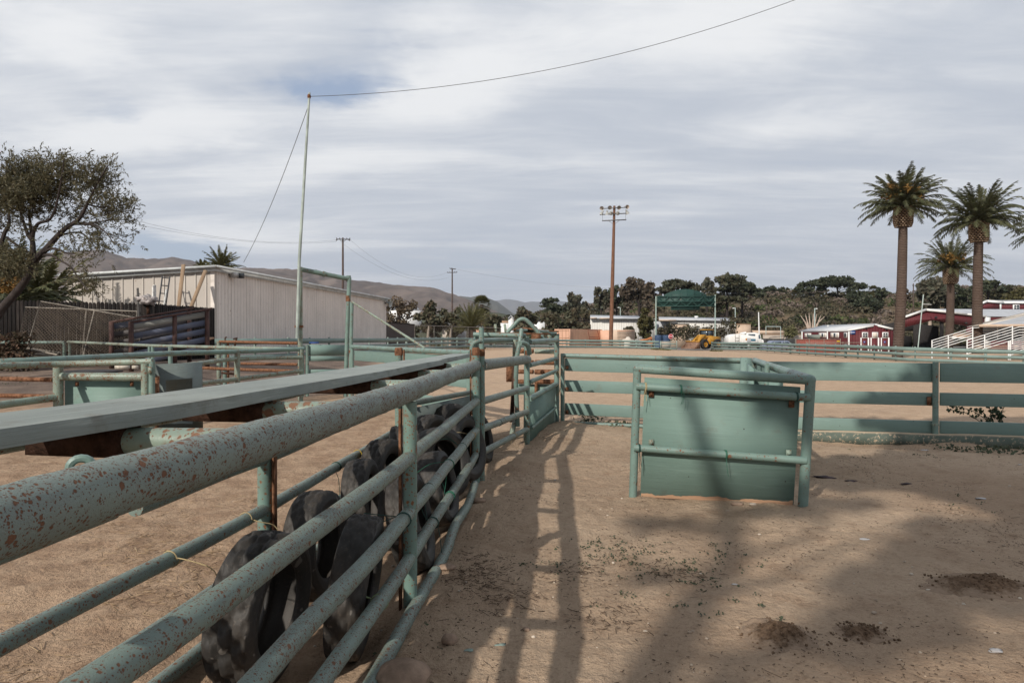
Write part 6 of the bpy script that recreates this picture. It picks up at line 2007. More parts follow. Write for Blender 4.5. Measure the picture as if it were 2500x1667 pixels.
bposts(((2035, 940, 1330), (2068, 940, 1330)), -4.5, 0.05)
for k in range(6):
    p, q = bpnt(1150 - 60 * k + 250, 1010 + 42 * k, 2.0 - 0.9 * k), bpnt(3400, 1010 + 42 * k, 2.0 - 0.9 * k)
    MB().board(p, q, 0.35, 0.06).build("bench", M['tan'] if k % 2 else M['conc'], bl)
part("back_wall", M['dkgrey'], bl, lambda m: m.hexa([bpnt(1420, 940, 6), bpnt(3400, 940, 6), bpnt(3400, 940, 6.2), bpnt(1420, 940, 6.2), bpnt(1420, 650, 6), bpnt(3400, 650, 6), bpnt(3400, 650, 6.2), bpnt(1420, 650, 6.2)]))
part("landing", M['rawwood'], bl, lambda m: m.hexa([bpnt(870, 880, 3), bpnt(1300, 885, 3), bpnt(1300, 790, 8), bpnt(930, 790, 8), bpnt(870, 868, 3), bpnt(1300, 873, 3), bpnt(1300, 770, 8), bpnt(930, 770, 8)]))
part("landing_edge", M['whitepipe'], bl, lambda m: m.board(bpnt(870, 875, 2.9), bpnt(1300, 880, 2.9), 0.1, 0.12))
def blroof(m):
    p0, p1 = bpnt(1640, 600, 0), bpnt(3600, 590, -2)
    q0, q1 = bpnt(2500, 420, 12), bpnt(3600, 200, 12)
    m.quad(p0, p1, q1, bpnt(2352, 420, 6))
part("roof", M['roofgrey'], bl, blroof)
part("roof_edge", M['cream'], bl, lambda m: m.hexa([bpnt(1180, 660, 2), bpnt(1640, 600, 0), bpnt(2420, 420, 6), bpnt(2420, 360, 6.2), bpnt(1180, 645, 2.1), bpnt(1640, 585, 0.1), bpnt(2420, 405, 6.1), bpnt(2420, 345, 6.3)]))
part("eave", M['tan'], bl, lambda m: m.board(bpnt(1430, 632, 0), bpnt(3600, 612, -2), 0.2, 0.22))

# ------------------------------------------------------------------ wheel loader
M['yellow'] = plain("loader yellow", (0.40, 0.20, 0.025), 0.5, 0.35, 3)
M['rubber'] = plain("black tyre", (0.02, 0.02, 0.021), 0.8, 0.4)
M['bucket'] = plain("worn bucket steel", (0.20, 0.115, 0.075), 0.6, 0.4, 4)
M['cabglass'] = plain("cab glass", (0.08, 0.11, 0.14), 0.15, 0.2, 2, 0.6)
ld = thing("wheel_loader", "yellow wheel loader with its bucket on the ground facing left", "loader", at(1715, 851, 93))
Rl = Matrix.Rotation(math.radians(33), 3, 'Z') @ Matrix.Scale(0.93, 3)
o_ld = V((at(1716, 850, 94).x, 94, -0.1))
def lw(x, y, z):
    return o_ld + Rl @ V((x, y, z))
def lbox(name, mat, x0, x1, y0, y1, z0, z1, par=ld, bev=0.03):
    return part(name, M[mat], par, lambda m: m.hexa([lw(x0, y0, z0), lw(x1, y0, z0), lw(x1, y1, z0), lw(x0, y1, z0), lw(x0, y0, z1), lw(x1, y0, z1), lw(x1, y1, z1), lw(x0, y1, z1)]), None, bev)
def lpoly(name, mat, pts, y0, y1, par=ld):
    return part(name, M[mat], par, lambda m: m.prism([lw(x, y0, z) for x, z in pts], lw(0, y1, 0) - lw(0, y0, 0)))
lpoly("rear_body", 'yellow', ((0.4, 0.7), (3.0, 0.7), (3.1, 1.3), (3.0, 1.75), (1.6, 1.85), (0.4, 1.8)), -0.75, 0.75)
lpoly("front_frame", 'yellow', ((-1.3, 0.6), (0.4, 0.6), (0.4, 1.3), (0.1, 2.1), (-0.5, 2.1), (-0.9, 1.5)), -0.5, 0.5)
cbn = lpoly("cab", 'yellow', ((0.2, 1.6), (1.55, 1.75), (1.5, 1.95), (0.25, 1.95)), -0.65, 0.65)
lbox("cab_glass", 'cabglass', 0.3, 1.4, -0.6, 0.6, 1.95, 2.75, cbn, 0)
lbox("cab_roof", 'yellow', 0.1, 1.6, -0.7, 0.7, 2.75, 2.88, cbn, 0.02)
for x in (0.28, 1.42):
    for y in (-0.62, 0.62):
        lbox("cab_pillar", 'rubber', x - 0.05, x + 0.05, y - 0.04, y + 0.04, 1.9, 2.75, cbn, 0)
for s in (-1, 1):
    lpoly("lift_arm", 'yellow', ((-0.2, 2.0), (-0.45, 2.05), (-1.5, 1.35), (-2.3, 0.55), (-2.15, 0.35), (-1.3, 1.0), (-0.2, 1.7)), s * 0.5 - 0.08, s * 0.5 + 0.08)
    tube_part("cylinder", M['bucket'], ld, lw(-0.3, s * 0.3, 0.9), lw(-1.5, s * 0.3, 1.0), 0.06, 8)
bk_ = lpoly("bucket", 'bucket', ((-2.05, 1.1), (-2.15, 1.12), (-2.5, 0.75), (-2.55, 0.35), (-3.3, 0.08), (-3.35, 0.02), (-2.1, 0.02), (-2.0, 0.5)), -1.25, 1.25)
lpoly("bucket_lip", 'yellow', ((-2.0, 1.02), (-2.25, 1.2), (-2.4, 1.15), (-2.2, 0.95)), -1.27, 1.27, bk_)
for y in (-1.28, 1.24):
    lpoly("bucket_side", 'bucket', ((-2.0, 1.1), (-3.3, 0.1), (-3.3, 0.02), (-2.0, 0.02)), y, y + 0.05, bk_)
for x in (-0.75, 2.0):
    for s in (-1, 1):
        cw_ = lw(x, s * 0.95, 0.68)
        wv = (Rl @ V((0, s, 0)))
        wh = part("wheel", M['rubber'], ld, lambda m: m.lathe(cw_ - wv * 0.22, [(0.36, 0.0), (0.62, 0.0), (0.68, 0.06), (0.69, 0.38), (0.62, 0.45), (0.36, 0.43)], 24, wv), True)
        part("rim", M['yellow'], wh, lambda m: m.lathe(cw_ - wv * 0.2, [(0.37, 0.42), (0.3, 0.32), (0.12, 0.32), (0.1, 0.42), (0, 0.42)], 16, wv), True)
lbox("exhaust", 'rubber', 1.9, 2.0, 0.1, 0.2, 1.8, 2.5, ld, 0)
lbox("rear_grille", 'rubber', 3.0, 3.13, -0.5, 0.5, 0.9, 1.6, ld, 0)

# other machines behind the fence
orr = thing("old_machinery", "rusty orange farm machinery behind the arena fence by the scoreboard post", "machinery", at(1580, 848, 103))
M['orange'] = plain("faded orange machinery", (0.42, 0.16, 0.06), 0.7, 0.4, 2)
for k, (x0, y0, x1, y1, r) in enumerate(((1562, 832, 1592, 826, 0.22), (1575, 830, 1591, 823, 0.16), (1566, 830, 1577, 846, 0.14), (1590, 824, 1592, 846, 0.2), (1600, 830, 1612, 829, 0.25), (1570, 840, 1600, 838, 0.2), (1604, 831, 1604, 846, 0.15))):
    part("beam", M['orange'], orr, lambda m: m.board(at(x0, y0, 103), at(x1, y1, 102), r, r * 1.2))
for x in (1571, 1598, 1607):
    part("wheel", M['rubber'], orr, lambda m: m.lathe(at(x, 843, 101.6), [(0.15, 0), (0.42, 0), (0.45, 0.1), (0.42, 0.2), (0.15, 0.2)], 14, V((0.2, -1, 0))), True)
for k, (x, lab) in enumerate(((1607, "blue drum beside the left scoreboard post"), (1626, "blue drum between the scoreboard post and the stop sign"))):
    tag(MB().lathe(V((at(x, 840, 101).x, 101, 0)), [(0, 0.0), (0.55, 0), (0.58, 0.6), (0.58, 0.66), (0.55, 1.2), (0.58, 1.26), (0.55, 1.8), (0, 1.8)], 16).build("drum", plain("blue drum", (0.05, 0.085, 0.16), 0.5) if k == 0 else bpy.data.materials["blue drum"], None, True), lab, "drum")
a, b = at(1618, 840, 98), at(1640, 840, 98)
tag(rect_part("crate", M['conc'], None, 1617, 833, 1637, 849, a, b, -1, 1), "pale crate behind the small arena gate", "crate")

# water truck
M['truckwhite'] = plain("truck white paint", (0.74, 0.73, 0.70), 0.35, 0.08, 2, 0.5)
tk = thing("water_truck", "white water truck with a rounded tank parked behind the arena fence", "truck", at(1825, 850, 100))
DT = 100
def tp_(x, y, dd=0.0):
    return at(1760 + x / 9.8, 760 + y / 9.8, DT + dd)
def tpoly(name, mat, pts, d0, d1, par=tk):
    return part(name, mat, par, lambda m: m.prism([tp_(x, y, d0) for x, y in pts], V((0, d1 - d0, 0))), None, 0.04)
tpoly("tank", M['truckwhite'], ((185, 745), (188, 650), (210, 600), (260, 560), (340, 545), (480, 540), (490, 745)), 0.0, 2.2)
tpoly("side_body", M['truckwhite'], ((490, 745), (485, 580), (520, 555), (620, 560), (800, 600), (880, 660), (885, 745)), -0.2, 2.0)
cab_ = tpoly("cab", M['truckwhite'], ((620, 600), (640, 515), (820, 505), (880, 520), (945, 550), (970, 660), (970, 760), (620, 760)), 0.2, 2.3)
tpoly("side_window", M['cabglass'], ((660, 585), (655, 540), (825, 545), (825, 590), (760, 585)), 0.15, 0.25, cab_)
tpoly("windscreen", M['cabglass'], ((905, 655), (900, 575), (930, 545), (955, 650)), 0.15, 0.22, cab_)
tpoly("hood", M['truckwhite'], ((880, 760), (885, 680), (1000, 675), (1028, 700), (1030, 770)), 0.3, 2.1)
tpoly("blue_label", plain("blue truck label", (0.07, 0.17, 0.24), 0.5), ((722, 710), (722, 655), (832, 660), (832, 712)), -0.26, -0.22)
tpoly("orange_mark", plain("orange marker", (0.6, 0.24, 0.03), 0.5), ((592, 695), (592, 645), (622, 645), (622, 695)), -0.26, -0.22)
tpoly("grille", M['roofgrey'], ((625, 735), (625, 640), (720, 640), (720, 735)), -0.25, -0.21)
for x0, y0, x1, y1 in ((345, 730, 345, 560), (435, 730, 435, 560), (345, 635, 435, 635), (345, 700, 435, 700)):
    tube_part("ladder_bar", M['galv'], tk, tp_(x0, y0, -0.1), tp_(x1, y1, -0.1), 0.025, 5)
tpoly("chassis", M['rubber'], ((200, 800), (200, 745), (1000, 760), (1000, 810)), 0.3, 2.0)
for x in (270, 560, 950):
    part("wheel", M['rubber'], tk, lambda m: m.lathe(tp_(x, 850, 0.1), [(0.2, 0), (0.48, 0), (0.5, 0.05), (0.5, 0.3), (0.2, 0.3)], 18, V((0, 1, 0))), True)
for x0, x1 in ((640, 690), (960, 1010)):
    tpoly("lamp_unit", M['truckwhite'], ((x0, 840), (x0 + 10, 805), (x1, 805), (x1 - 8, 840)), -0.3, -0.1)
tpoly("top_pipe", M['truckwhite'], ((480, 545), (490, 515), (600, 490), (620, 520), (560, 545)), 0.6, 1.4)
# blue car
M['carblue'] = plain("dusty blue car paint", (0.17, 0.20, 0.29), 0.3, 0.1, 2, 0.5)
sv = thing("parked_car", "dusty blue grey estate car parked behind the arena fence", "car", at(1905, 852, 96))
DC = 96
def cpnt(x, y, dd=0.0):
    return at(1760 + x / 9.8, 760 + y / 9.8, DC + dd)
def cpoly(name, mat, pts, d0, d1, par=sv, bev=0.05):
    return part(name, mat, par, lambda m: m.prism([cpnt(x, y, d0) for x, y in pts], V((0, d1 - d0, 0))), None, bev)
cpoly("body", M['carblue'], ((1030, 900), (1035, 815), (1150, 780), (1700, 780), (1745, 820), (1745, 900)), 0.0, 1.8)
ch_ = cpoly("cabin", M['carblue'], ((1150, 785), (1210, 720), (1250, 702), (1600, 702), (1640, 720), (1690, 785)), 0.15, 1.65)
cpoly("side_window", M['cabglass'], ((1195, 775), (1240, 727), (1440, 722), (1445, 775)), 0.1, 0.16, ch_, 0)
cpoly("side_window", M['cabglass'], ((1490, 775), (1490, 722), (1600, 724), (1650, 775)), 0.1, 0.16, ch_, 0)
for x in (1160, 1620):
    part("wheel", M['rubber'], sv, lambda m: m.lathe(cpnt(x, 890, -0.02), [(0.18, 0), (0.32, 0), (0.34, 0.05), (0.34, 0.22), (0.18, 0.22)], 18, V((0, 1, 0))), True)
cpoly("bumper", M['conc'], ((1030, 870), (1030, 845), (1740, 845), (1740, 870)), -0.05, 0.0, sv, 0)
# ------------------------------------------------------------------ hills
def hill_mesh(name, ridge, d0, d1, mat, nx_=120, ny_=30, rough=0.06, fr=6.0, seed=0, base_z=-2.0, kind="structure"):
    """ridge: list of (px, py) skyline at depth d1; slopes down to d0"""
    m = MB()
    pxs = [ridge[0][0] + (ridge[-1][0] - ridge[0][0]) * i / nx_ for i in range(nx_ + 1)]
    def sky(px):
        for (x0, y0), (x1, y1) in zip(ridge[:-1], ridge[1:]):
            if px <= x1:
                return y0 + (y1 - y0) * (px - x0) / (x1 - x0)
        return ridge[-1][1]
    V_ = []
    for j in range(ny_ + 1):
        t = j / ny_
        d = lerp(d0, d1, t)
        for px in pxs:
            zc = at(px, sky(px), d1).z
            x = (px - CX) / F * d
            s = t * t * (3 - 2 * t)
            q = V((x / d1 * fr, d / d1 * fr, seed))
            nz = noise.fractal(q * 3.0, 0.9, 2.1, 6) * rough * zc
            gul = -abs(noise.noise(V((x / d1 * fr * 4, d / d1 * fr * 0.9, seed + 5)))) * rough * 1.6 * zc
            z = base_z + (zc - base_z) * s + (nz + gul) * min(1, 4 * t * (1 - t)) + (noise.fractal(q * 9, 0.8, 2.0, 4) * rough * 0.12 * zc if j == ny_ else 0)
            V_.append(V((x, d, z)))
    for px in pxs:   # back slope
        p = V_[ny_ * (nx_ + 1) + pxs.index(px)]
        V_.append(V((p.x * 1.15, p.y * 1.15, base_z)))
    m.v = V_
    for j in range(ny_ + 1):
        for i in range(nx_):
            k = j * (nx_ + 1) + i
            m.f.append((k, k + 1, k + nx_ + 2, k + nx_ + 1))
            m.uv.append(((0, 0),) * 4)
    o = m.build(name, mat, None, 'all')
    o["kind"] = kind
    return o
def hill_mat(name, c1, c2, c3, sc):
    n = NT(name)
    ob = n.tc("Object")
    a = n.noise(ob, sc, 6, 0.65)
    b = n.noise(ob, sc * 5, 5, 0.7)
    c = n.noise(n.mapping(ob, (1, 0.5, 2.2)), sc * 2.2, 4, 0.6)
    cc = n.mix(n.ramp(a, 0.40, 0.58), c1, c2)
    cc = n.mix(n.math('MULTIPLY', n.ramp(b, 0.52, 0.68), 0.7), cc, c3)
    cc = n.mix(n.math('MULTIPLY', n.ramp(c, 0.58, 0.66), 0.6), cc, tuple(min(1, x * 1.35) for x in c1))
    return n.fin(cc, 0.95, 0.05)
hill_mesh("brown_hills", [(-300, 700), (-50, 660), (60, 650), (95, 628), (130, 622), (165, 618), (215, 615), (245, 613), (275, 622), (310, 634), (360, 637), (425, 632), (465, 640), (520, 652), (560, 658), (610, 658), (650, 660), (700, 662), (750, 659), (800, 668), (860, 686), (905, 691), (960, 697), (1010, 701), (1050, 703), (1075, 709), (1095, 718), (1115, 724), (1150, 736), (1180, 748), (1210, 760), (1250, 780), (1300, 800)],
          1300, 2600, hill_mat("dry brown hillside", (0.150, 0.118, 0.100), (0.105, 0.084, 0.074), (0.06, 0.053, 0.048), 0.004), 300, 46, 0.065, 9, 1)
hill_mesh("green_ridge", [(900, 800), (1000, 780), (1060, 768), (1120, 760), (1180, 762), (1220, 764), (1260, 773), (1330, 790), (1420, 800)], 700, 1100, hill_mat("wooded slope", (0.07, 0.075, 0.045), (0.05, 0.055, 0.035), (0.10, 0.09, 0.06), 0.01), 100, 20, 0.05, 10, 4)
hill_mesh("far_ridge", [(1050, 740), (1100, 728), (1125, 723), (1150, 726), (1165, 723), (1195, 730), (1215, 737), (1235, 752), (1250, 764), (1275, 775), (1330, 790)], 3800, 5200, hill_mat("far wooded ridge", (0.09, 0.085, 0.06), (0.06, 0.06, 0.045), (0.05, 0.05, 0.04), 0.002), 90, 24, 0.07, 10, 2)
hill_mesh("distant_mountains", [(1050, 760), (1150, 742), (1195, 736), (1222, 734), (1236, 731), (1258, 733), (1280, 738), (1300, 736), (1330, 738), (1365, 735), (1420, 740), (1520, 748), (1650, 760)], 9500, 12500, hill_mat("distant range", (0.10, 0.09, 0.075), (0.07, 0.07, 0.06), (0.06, 0.06, 0.05), 0.001), 120, 24, 0.10, 10, 3)

# wooded bluff at the right
CREST = [(1150, 800), (1230, 788), (1300, 772), (1380, 762), (1440, 755), (1520, 744), (1620, 738), (1750, 735), (1850, 728), (1950, 722), (2050, 726), (2150, 730), (2250, 722), (2350, 716), (2500, 712), (2700, 705), (2900, 700)]
DF, DC_ = 142.0, 255.0
def crest_y(px):
    for (x0, y0), (x1, y1) in zip(CREST[:-1], CREST[1:]):
        if px <= x1:
            return y0 + (y1 - y0) * (px - x0) / (x1 - x0)
    return CREST[-1][1]
def bluff_z(px, d):
    t = max(0.0, min(1.15, (d - DF) / (DC_ - DF)))
    zc = at(px, crest_y(px), DC_).z
    s = t * t * (3 - 2 * t) if t < 1 else 1
    return -0.3 + (zc + 0.3) * s
m = MB()
pn = 90
for j in range(24):
    d = lerp(DF - 6, DC_ + 30, j / 23)
    for i in range(pn + 1):
        px = 1150 + 1750 * i / pn
        x = (px - CX) / F * d
        m.v.append(V((x, d, bluff_z(px, d) + 1.0 * noise.noise(V((x * 0.05, d * 0.05, 0))))))
for j in range(23):
    for i in range(pn):
        k = j * (pn + 1) + i
        m.f.append((k, k + 1, k + pn + 2, k + pn + 1))
        m.uv.append(((0, 0),) * 4)
struct(m.build("hillside", hill_mat("scrubby bluff", (0.15, 0.11, 0.075), (0.085, 0.075, 0.045), (0.06, 0.06, 0.035), 0.05), None, 'all'))
M['scrub'] = foliage("mixed scrub", [(0.045, 0.055, 0.028), (0.075, 0.07, 0.04), (0.11, 0.085, 0.062), (0.05, 0.062, 0.03), (0.085, 0.10, 0.035), (0.13, 0.105, 0.085), (0.06, 0.06, 0.035)], 0.8, 0.1)
rg = random.Random(21)
def scrub_set(seed, cols, cnt, label_thr):
    m = MB()
    r2 = random.Random(seed)
    made = 0
    while made < cnt:
        px = r2.uniform(1180, 2620)
        t = r2.random()
        d = lerp(DF - 4, DC_ + 4, t)
        x = (px - CX) / F * d
        c = noise.noise(V((x * 0.045, d * 0.07, seed * 3.0)))
        if c < label_thr:
            continue
        z = bluff_z(px, d)
        rr = r2.uniform(0.9, 2.4)
        n_ = int(26 * rr)
        cen = V((x, d, z + rr * 0.45))
        for q in range(n_):
            u = V((r2.gauss(0, 1), r2.gauss(0, 1), r2.gauss(0, 1))).normalized()
            u.z = abs(u.z) * 0.9 - 0.15
            m.leaf(cen + V((u.x * rr * 1.25, u.y * rr, u.z * rr * 0.85)) * r2.uniform(0.75, 1.08), 0.62, r2, 1.3)
        made += 1
    return m.build("shrubbery", cols)
stuff(scrub_set(1, foliage("olive brown scrub", [(0.055, 0.055, 0.03), (0.085, 0.072, 0.042), (0.05, 0.05, 0.028), (0.10, 0.08, 0.055)], 0.8, 0.1), 640, -0.3))
stuff(scrub_set(2, foliage("green scrub", [(0.05, 0.068, 0.026), (0.085, 0.105, 0.034), (0.045, 0.055, 0.026)], 0.8, 0.15), 230, 0.05))
stuff(scrub_set(3, foliage("dry grey scrub", [(0.15, 0.115, 0.098), (0.115, 0.088, 0.072), (0.18, 0.145, 0.12)], 0.85, 0.1), 230, 0.05))
stuff(scrub_set(5, foliage("dark undergrowth", [(0.026, 0.03, 0.018), (0.04, 0.042, 0.024), (0.034, 0.032, 0.02)], 0.8, 0.05), 220, 0.0))

# ------------------------------------------------------------------ trees
M['bark'] = plain("dark bark", (0.042, 0.033, 0.03), 0.95, 0.4, 5, bumpy=0.5)
M['bark_pale'] = plain("pale eucalyptus bark", (0.42, 0.33, 0.27), 0.85, 0.35, 2)
PAL = {
    'pine': [(0.03, 0.044, 0.028), (0.05, 0.062, 0.036), (0.075, 0.078, 0.046), (0.042, 0.05, 0.03)],
    'cypress': [(0.042, 0.05, 0.03), (0.068, 0.07, 0.04), (0.095, 0.082, 0.05), (0.05, 0.056, 0.034)],
    'euc': [(0.06, 0.07, 0.05), (0.095, 0.098, 0.066), (0.12, 0.10, 0.07), (0.07, 0.066, 0.046)],
    'brownish': [(0.075, 0.06, 0.042), (0.11, 0.082, 0.06), (0.055, 0.052, 0.034), (0.13, 0.10, 0.075)],
    'dense': [(0.05, 0.056, 0.035), (0.085, 0.085, 0.052), (0.12, 0.105, 0.068), (0.125, 0.09, 0.06), (0.07, 0.074, 0.045)],
    'olive': [(0.075, 0.072, 0.026), (0.105, 0.095, 0.035), (0.055, 0.058, 0.022), (0.085, 0.07, 0.03)],
    'bare': [(0.15, 0.11, 0.075), (0.11, 0.082, 0.055), (0.18, 0.135, 0.095), (0.085, 0.07, 0.04)],
    'willow': [(0.085, 0.085, 0.045), (0.13, 0.118, 0.062), (0.06, 0.06, 0.036), (0.15, 0.12, 0.068), (0.10, 0.09, 0.052)],
}
FM = {k: foliage(k + " foliage", v, 0.6, 0.22) for k, v in PAL.items()}
def canopy_tree(name, label, px, ytop, ybase, halfw, d, kind, style, seed, group=None, leaf=0.55, dens=1.0, bark='bark', cat="tree", zbase=None):
    """tree measured in photo pixels at depth d"""
    r2 = random.Random(seed)
    s = d / F * (1.18 if d > 150 else 1.1)
    base = at(px, ybase, d)
    if zbase is not None:
        base.z = zbase
    topz = at(px, ytop, d).z
    Ht = topz - base.z
    Wd = halfw * s
    root = thing(name, label, cat, base, group)
    tm, cm = MB(), MB()
    cl = []
    if style == 'round':
        for k in range(26):
            u = V((r2.gauss(0, 1), r2.gauss(0, 1), r2.gauss(0, 1))).normalized() * r2.uniform(0.35, 0.86)
            c = base + V((u.x * Wd, u.y * Wd, Ht * 0.56 + u.z * Ht * 0.42))
            rr = r2.uniform(0.18, 0.30) * Wd
            cl.append((c, (rr * 1.15, rr * 1.15, rr * 0.95)))
        fork = 0.25
    elif style == 'umbrella':
        for k in range(20):
            a = r2.uniform(0, 2 * PI)
            q = r2.random() ** 0.6
            zz = 0.62 + 0.30 * (1 - q * q) + r2.uniform(-0.06, 0.06)
            c = base + V((math.cos(a) * q * Wd, math.sin(a) * q * Wd, Ht * zz))
            rr = r2.uniform(0.20, 0.32) * Wd
            cl.append((c, (rr * 1.3, rr * 1.3, rr * 0.55)))
        fork = 0.45
    elif style == 'spread':   # flat tiered boughs
        for k in range(22):
            a = r2.uniform(0, 2 * PI)
            zz = r2.uniform(0.2, 0.93)
            q = (1.0 - zz * 0.75) * r2.uniform(0.4, 1.0)
            c = base + V((math.cos(a) * q * Wd * 1.2, math.sin(a) * q * Wd, Ht * zz + 0.04 * Ht * q))
            rr = r2.uniform(0.20, 0.36) * Wd
            cl.append((c, (rr * 1.35, rr * 1.2, rr * 0.36)))
        cl.append((base + V((0, 0, Ht * 0.96)), (0.08 * Wd, 0.08 * Wd, 0.05 * Ht)))
        fork = 0.3
    else:  # loose: upward plumes
        for k in range(22):
            a = r2.uniform(0, 2 * PI)
            zz = r2.uniform(0.3, 0.93)
            q = r2.uniform(0.15, 0.9) * (1.05 - abs(zz - 0.55))
            c = base + V((math.cos(a) * q * Wd, math.sin(a) * q * Wd, Ht * zz))
            rr = r2.uniform(0.16, 0.28) * Wd
            cl.append((c, (rr, rr, rr * 1.25)))
        fork = 0.3
    R = max(0.10, 0.035 * Ht)
    tm.path([base - V((0, 0, 0.4)), base + V((0, 0, Ht * fork)), base + V((r2.uniform(-.05, .05) * Wd, 0, Ht * 0.8))], [R, R * 0.8, R * 0.25], 7)
    for c, rad in cl:
        if r2.random() < 0.6:
            st = base + V((0, 0, Ht * r2.uniform(fork * 0.7, fork * 1.4)))
            tm.path([st, lerp(st, c, 0.5) + V((0, 0, 0.05 * Ht)), c], [R * 0.38, R * 0.25, R * 0.10], 5)
        area = rad[0] * rad[2]
        n_ = int(dens * 26 * area / (leaf * leaf) + 14)
        cm.leaves(c, rad, n_, leaf, r2, 1.25, 0.2)
    tm.build("trunk", M[bark], root, True)
    cm.build("crown", FM[kind], root)
    return root
hillside = [
    ("spreading_cedar", "flat topped cedar with bare horizontal boughs on the skyline left of the light pole", 1345, 727, 775, 30, 205, 'pine', 'spread'),
    ("eucalyptus", "pale loose eucalyptus between the cedar and the light pole", 1402, 716, 775, 26, 190, 'euc', 'loose'),
    ("eucalyptus", "tall bluish green eucalyptus just left of the light pole", 1468, 701, 775, 26, 175, 'euc', 'loose'),
    ("eucalyptus", "dark slim eucalyptus directly behind the light pole", 1505, 698, 775, 24, 180, 'pine', 'loose'),
    ("eucalyptus", "large reddish brown wind swept tree right of the light pole", 1560, 685, 775, 44, 168, 'brownish', 'loose'),
    ("cypress", "round topped cypress behind the scoreboard", 1655, 685, 760, 40, 200, 'cypress', 'umbrella'),
    ("eucalyptus", "grey green tree at the right end of the scoreboard", 1726, 677, 765, 25, 195, 'euc', 'loose'),
    ("cypress", "tall tiered cypress with spiky bare tips right of the scoreboard", 1775, 666, 775, 46, 185, 'cypress', 'spread'),
    ("cypress", "broad dark cypress leaning off the right side of the spiky one", 1812, 688, 770, 34, 192, 'pine', 'umbrella'),
    ("pine_tree", "small round pine standing alone on the skyline", 1881, 693, 742, 20, 245, 'pine', 'round'),
    ("pine_tree", "small oval pine right of the lone round one", 1915, 698, 745, 15, 245, 'cypress', 'round'),
    ("umbrella_pine", "umbrella pine with a flat dark top beside the small fan palm", 1976, 684, 752, 26, 225, 'pine', 'umbrella'),
    ("umbrella_pine", "widest umbrella pine on the skyline left of the tallest palm", 2045, 677, 745, 48, 222, 'pine', 'umbrella'),
    ("pine_tree", "dark bushy pine left of the tallest palm trunk", 2112, 700, 775, 46, 205, 'pine', 'round'),
    ("bare_tree", "thin bare grey tree right of the tallest palm trunk", 2205, 703, 765, 18, 180, 'brownish', 'loose'),
    ("eucalyptus", "dark eucalyptus with white limbs behind the shorter palm", 2270, 680, 790, 46, 165, 'euc', 'loose'),
    ("eucalyptus", "eucalyptus with pale forked limbs between the two right palms", 2345, 690, 790, 36, 165, 'pine', 'loose'),
    ("pine_tree", "dark pine on the skyline right of the second tall palm", 2412, 681, 760, 28, 185, 'pine', 'umbrella'),
    ("pine_tree", "rounded green tree above the upper red building", 2455, 694, 760, 28, 185, 'cypress', 'round'),
    ("pine_tree", "olive tree at the right edge above the upper red building", 2500, 700, 765, 34, 180, 'olive', 'round'),
]
for k, (nm, lab, px, yt, yb, hw, d, kd, st) in enumerate(hillside):
    canopy_tree(nm, lab, px, yt, yb, hw, d, kd, st, 100 + k, "trees on the wooded bluff", 0.7, 1.1 if nm != "bare_tree" else 0.25, 'bark_pale' if 'white limbs' in lab or 'pale forked' in lab or nm == "bare_tree" else 'bark')
bt = thing("bare_tree", "fan of bare white trunks beside the street lamp left of the red building", "tree", at(1980, 815, 138))
m = MB()
for dx, tx in ((-4, -26), (-3, -14), (-1, -5), (2, 6), (4, 14), (7, 24), (5, 34)):
    m.path(smooth_pts([at(1980 + dx, 815, 138), at(1980 + dx * 1.5 + tx * 0.25, 790, 138), at(1980 + tx, 762 + abs(tx) * 0.3, 138.5)], 4), [0.22, 0.2, 0.19, 0.17, 0.15, 0.12, 0.09, 0.06, 0.03], 6)
m.build("trunk", M['bark_pale'], bt, True)

mid = [
    ("bare_tree", "bare brown bushy tree at the far end of the metal building", 975, 708, 838, 42, 88, 'bare', 'round', 0.28, 0.42),
    ("dense_tree", "dark dense tree with reddish patches left of the fan palm", 1052, 731, 838, 38, 100, 'dense', 'round', 0.42, 1.0),
    ("dense_tree", "lower dark green tree between the red patched tree and the date palm", 1112, 748, 838, 34, 100, 'dense', 'round', 0.42, 1.0),
    ("dense_tree", "dark rounded tree behind the right side of the young date palm", 1198, 753, 836, 25, 108, 'dense', 'round', 0.42, 1.0),
    ("dense_tree", "medium dense tree right behind the arched chute pipe", 1279, 738, 830, 34, 112, 'dense', 'round', 0.45, 1.0),
    ("dense_tree", "left half of the twin dense trees behind the containers", 1345, 752, 832, 30, 112, 'dense', 'round', 0.45, 1.0),
    ("dense_tree", "largest dense tree behind the ribbed container", 1403, 739, 832, 40, 114, 'dense', 'round', 0.45, 1.05),
    ("olive_tree", "olive green tree in front of the long white building", 1578, 738, 846, 27, 112, 'olive', 'round', 0.42, 1.0),
    ("shrub", "low green shrub behind the louvred container", 1532, 790, 846, 20, 115, 'dense', 'round', 0.4, 1.0),
    ("shrub", "small round shrub on the horizon above the white house", 1237, 772, 815, 15, 200, 'olive', 'round', 0.5, 1.0),
    ("dense_tree", "dark shrub at the foot of the bare brown tree", 1004, 783, 838, 22, 84, 'dense', 'round', 0.35, 0.8),
]
for k, (nm, lab, px, yt, yb, hw, d, kd, st, lf, dn) in enumerate(mid):
    canopy_tree(nm, lab, px, yt, yb, hw, d, kd, st, 300 + k, "trees behind the arena" if nm == "dense_tree" else None, lf, dn, cat="shrub" if nm == "shrub" else "tree", zbase=-0.2)
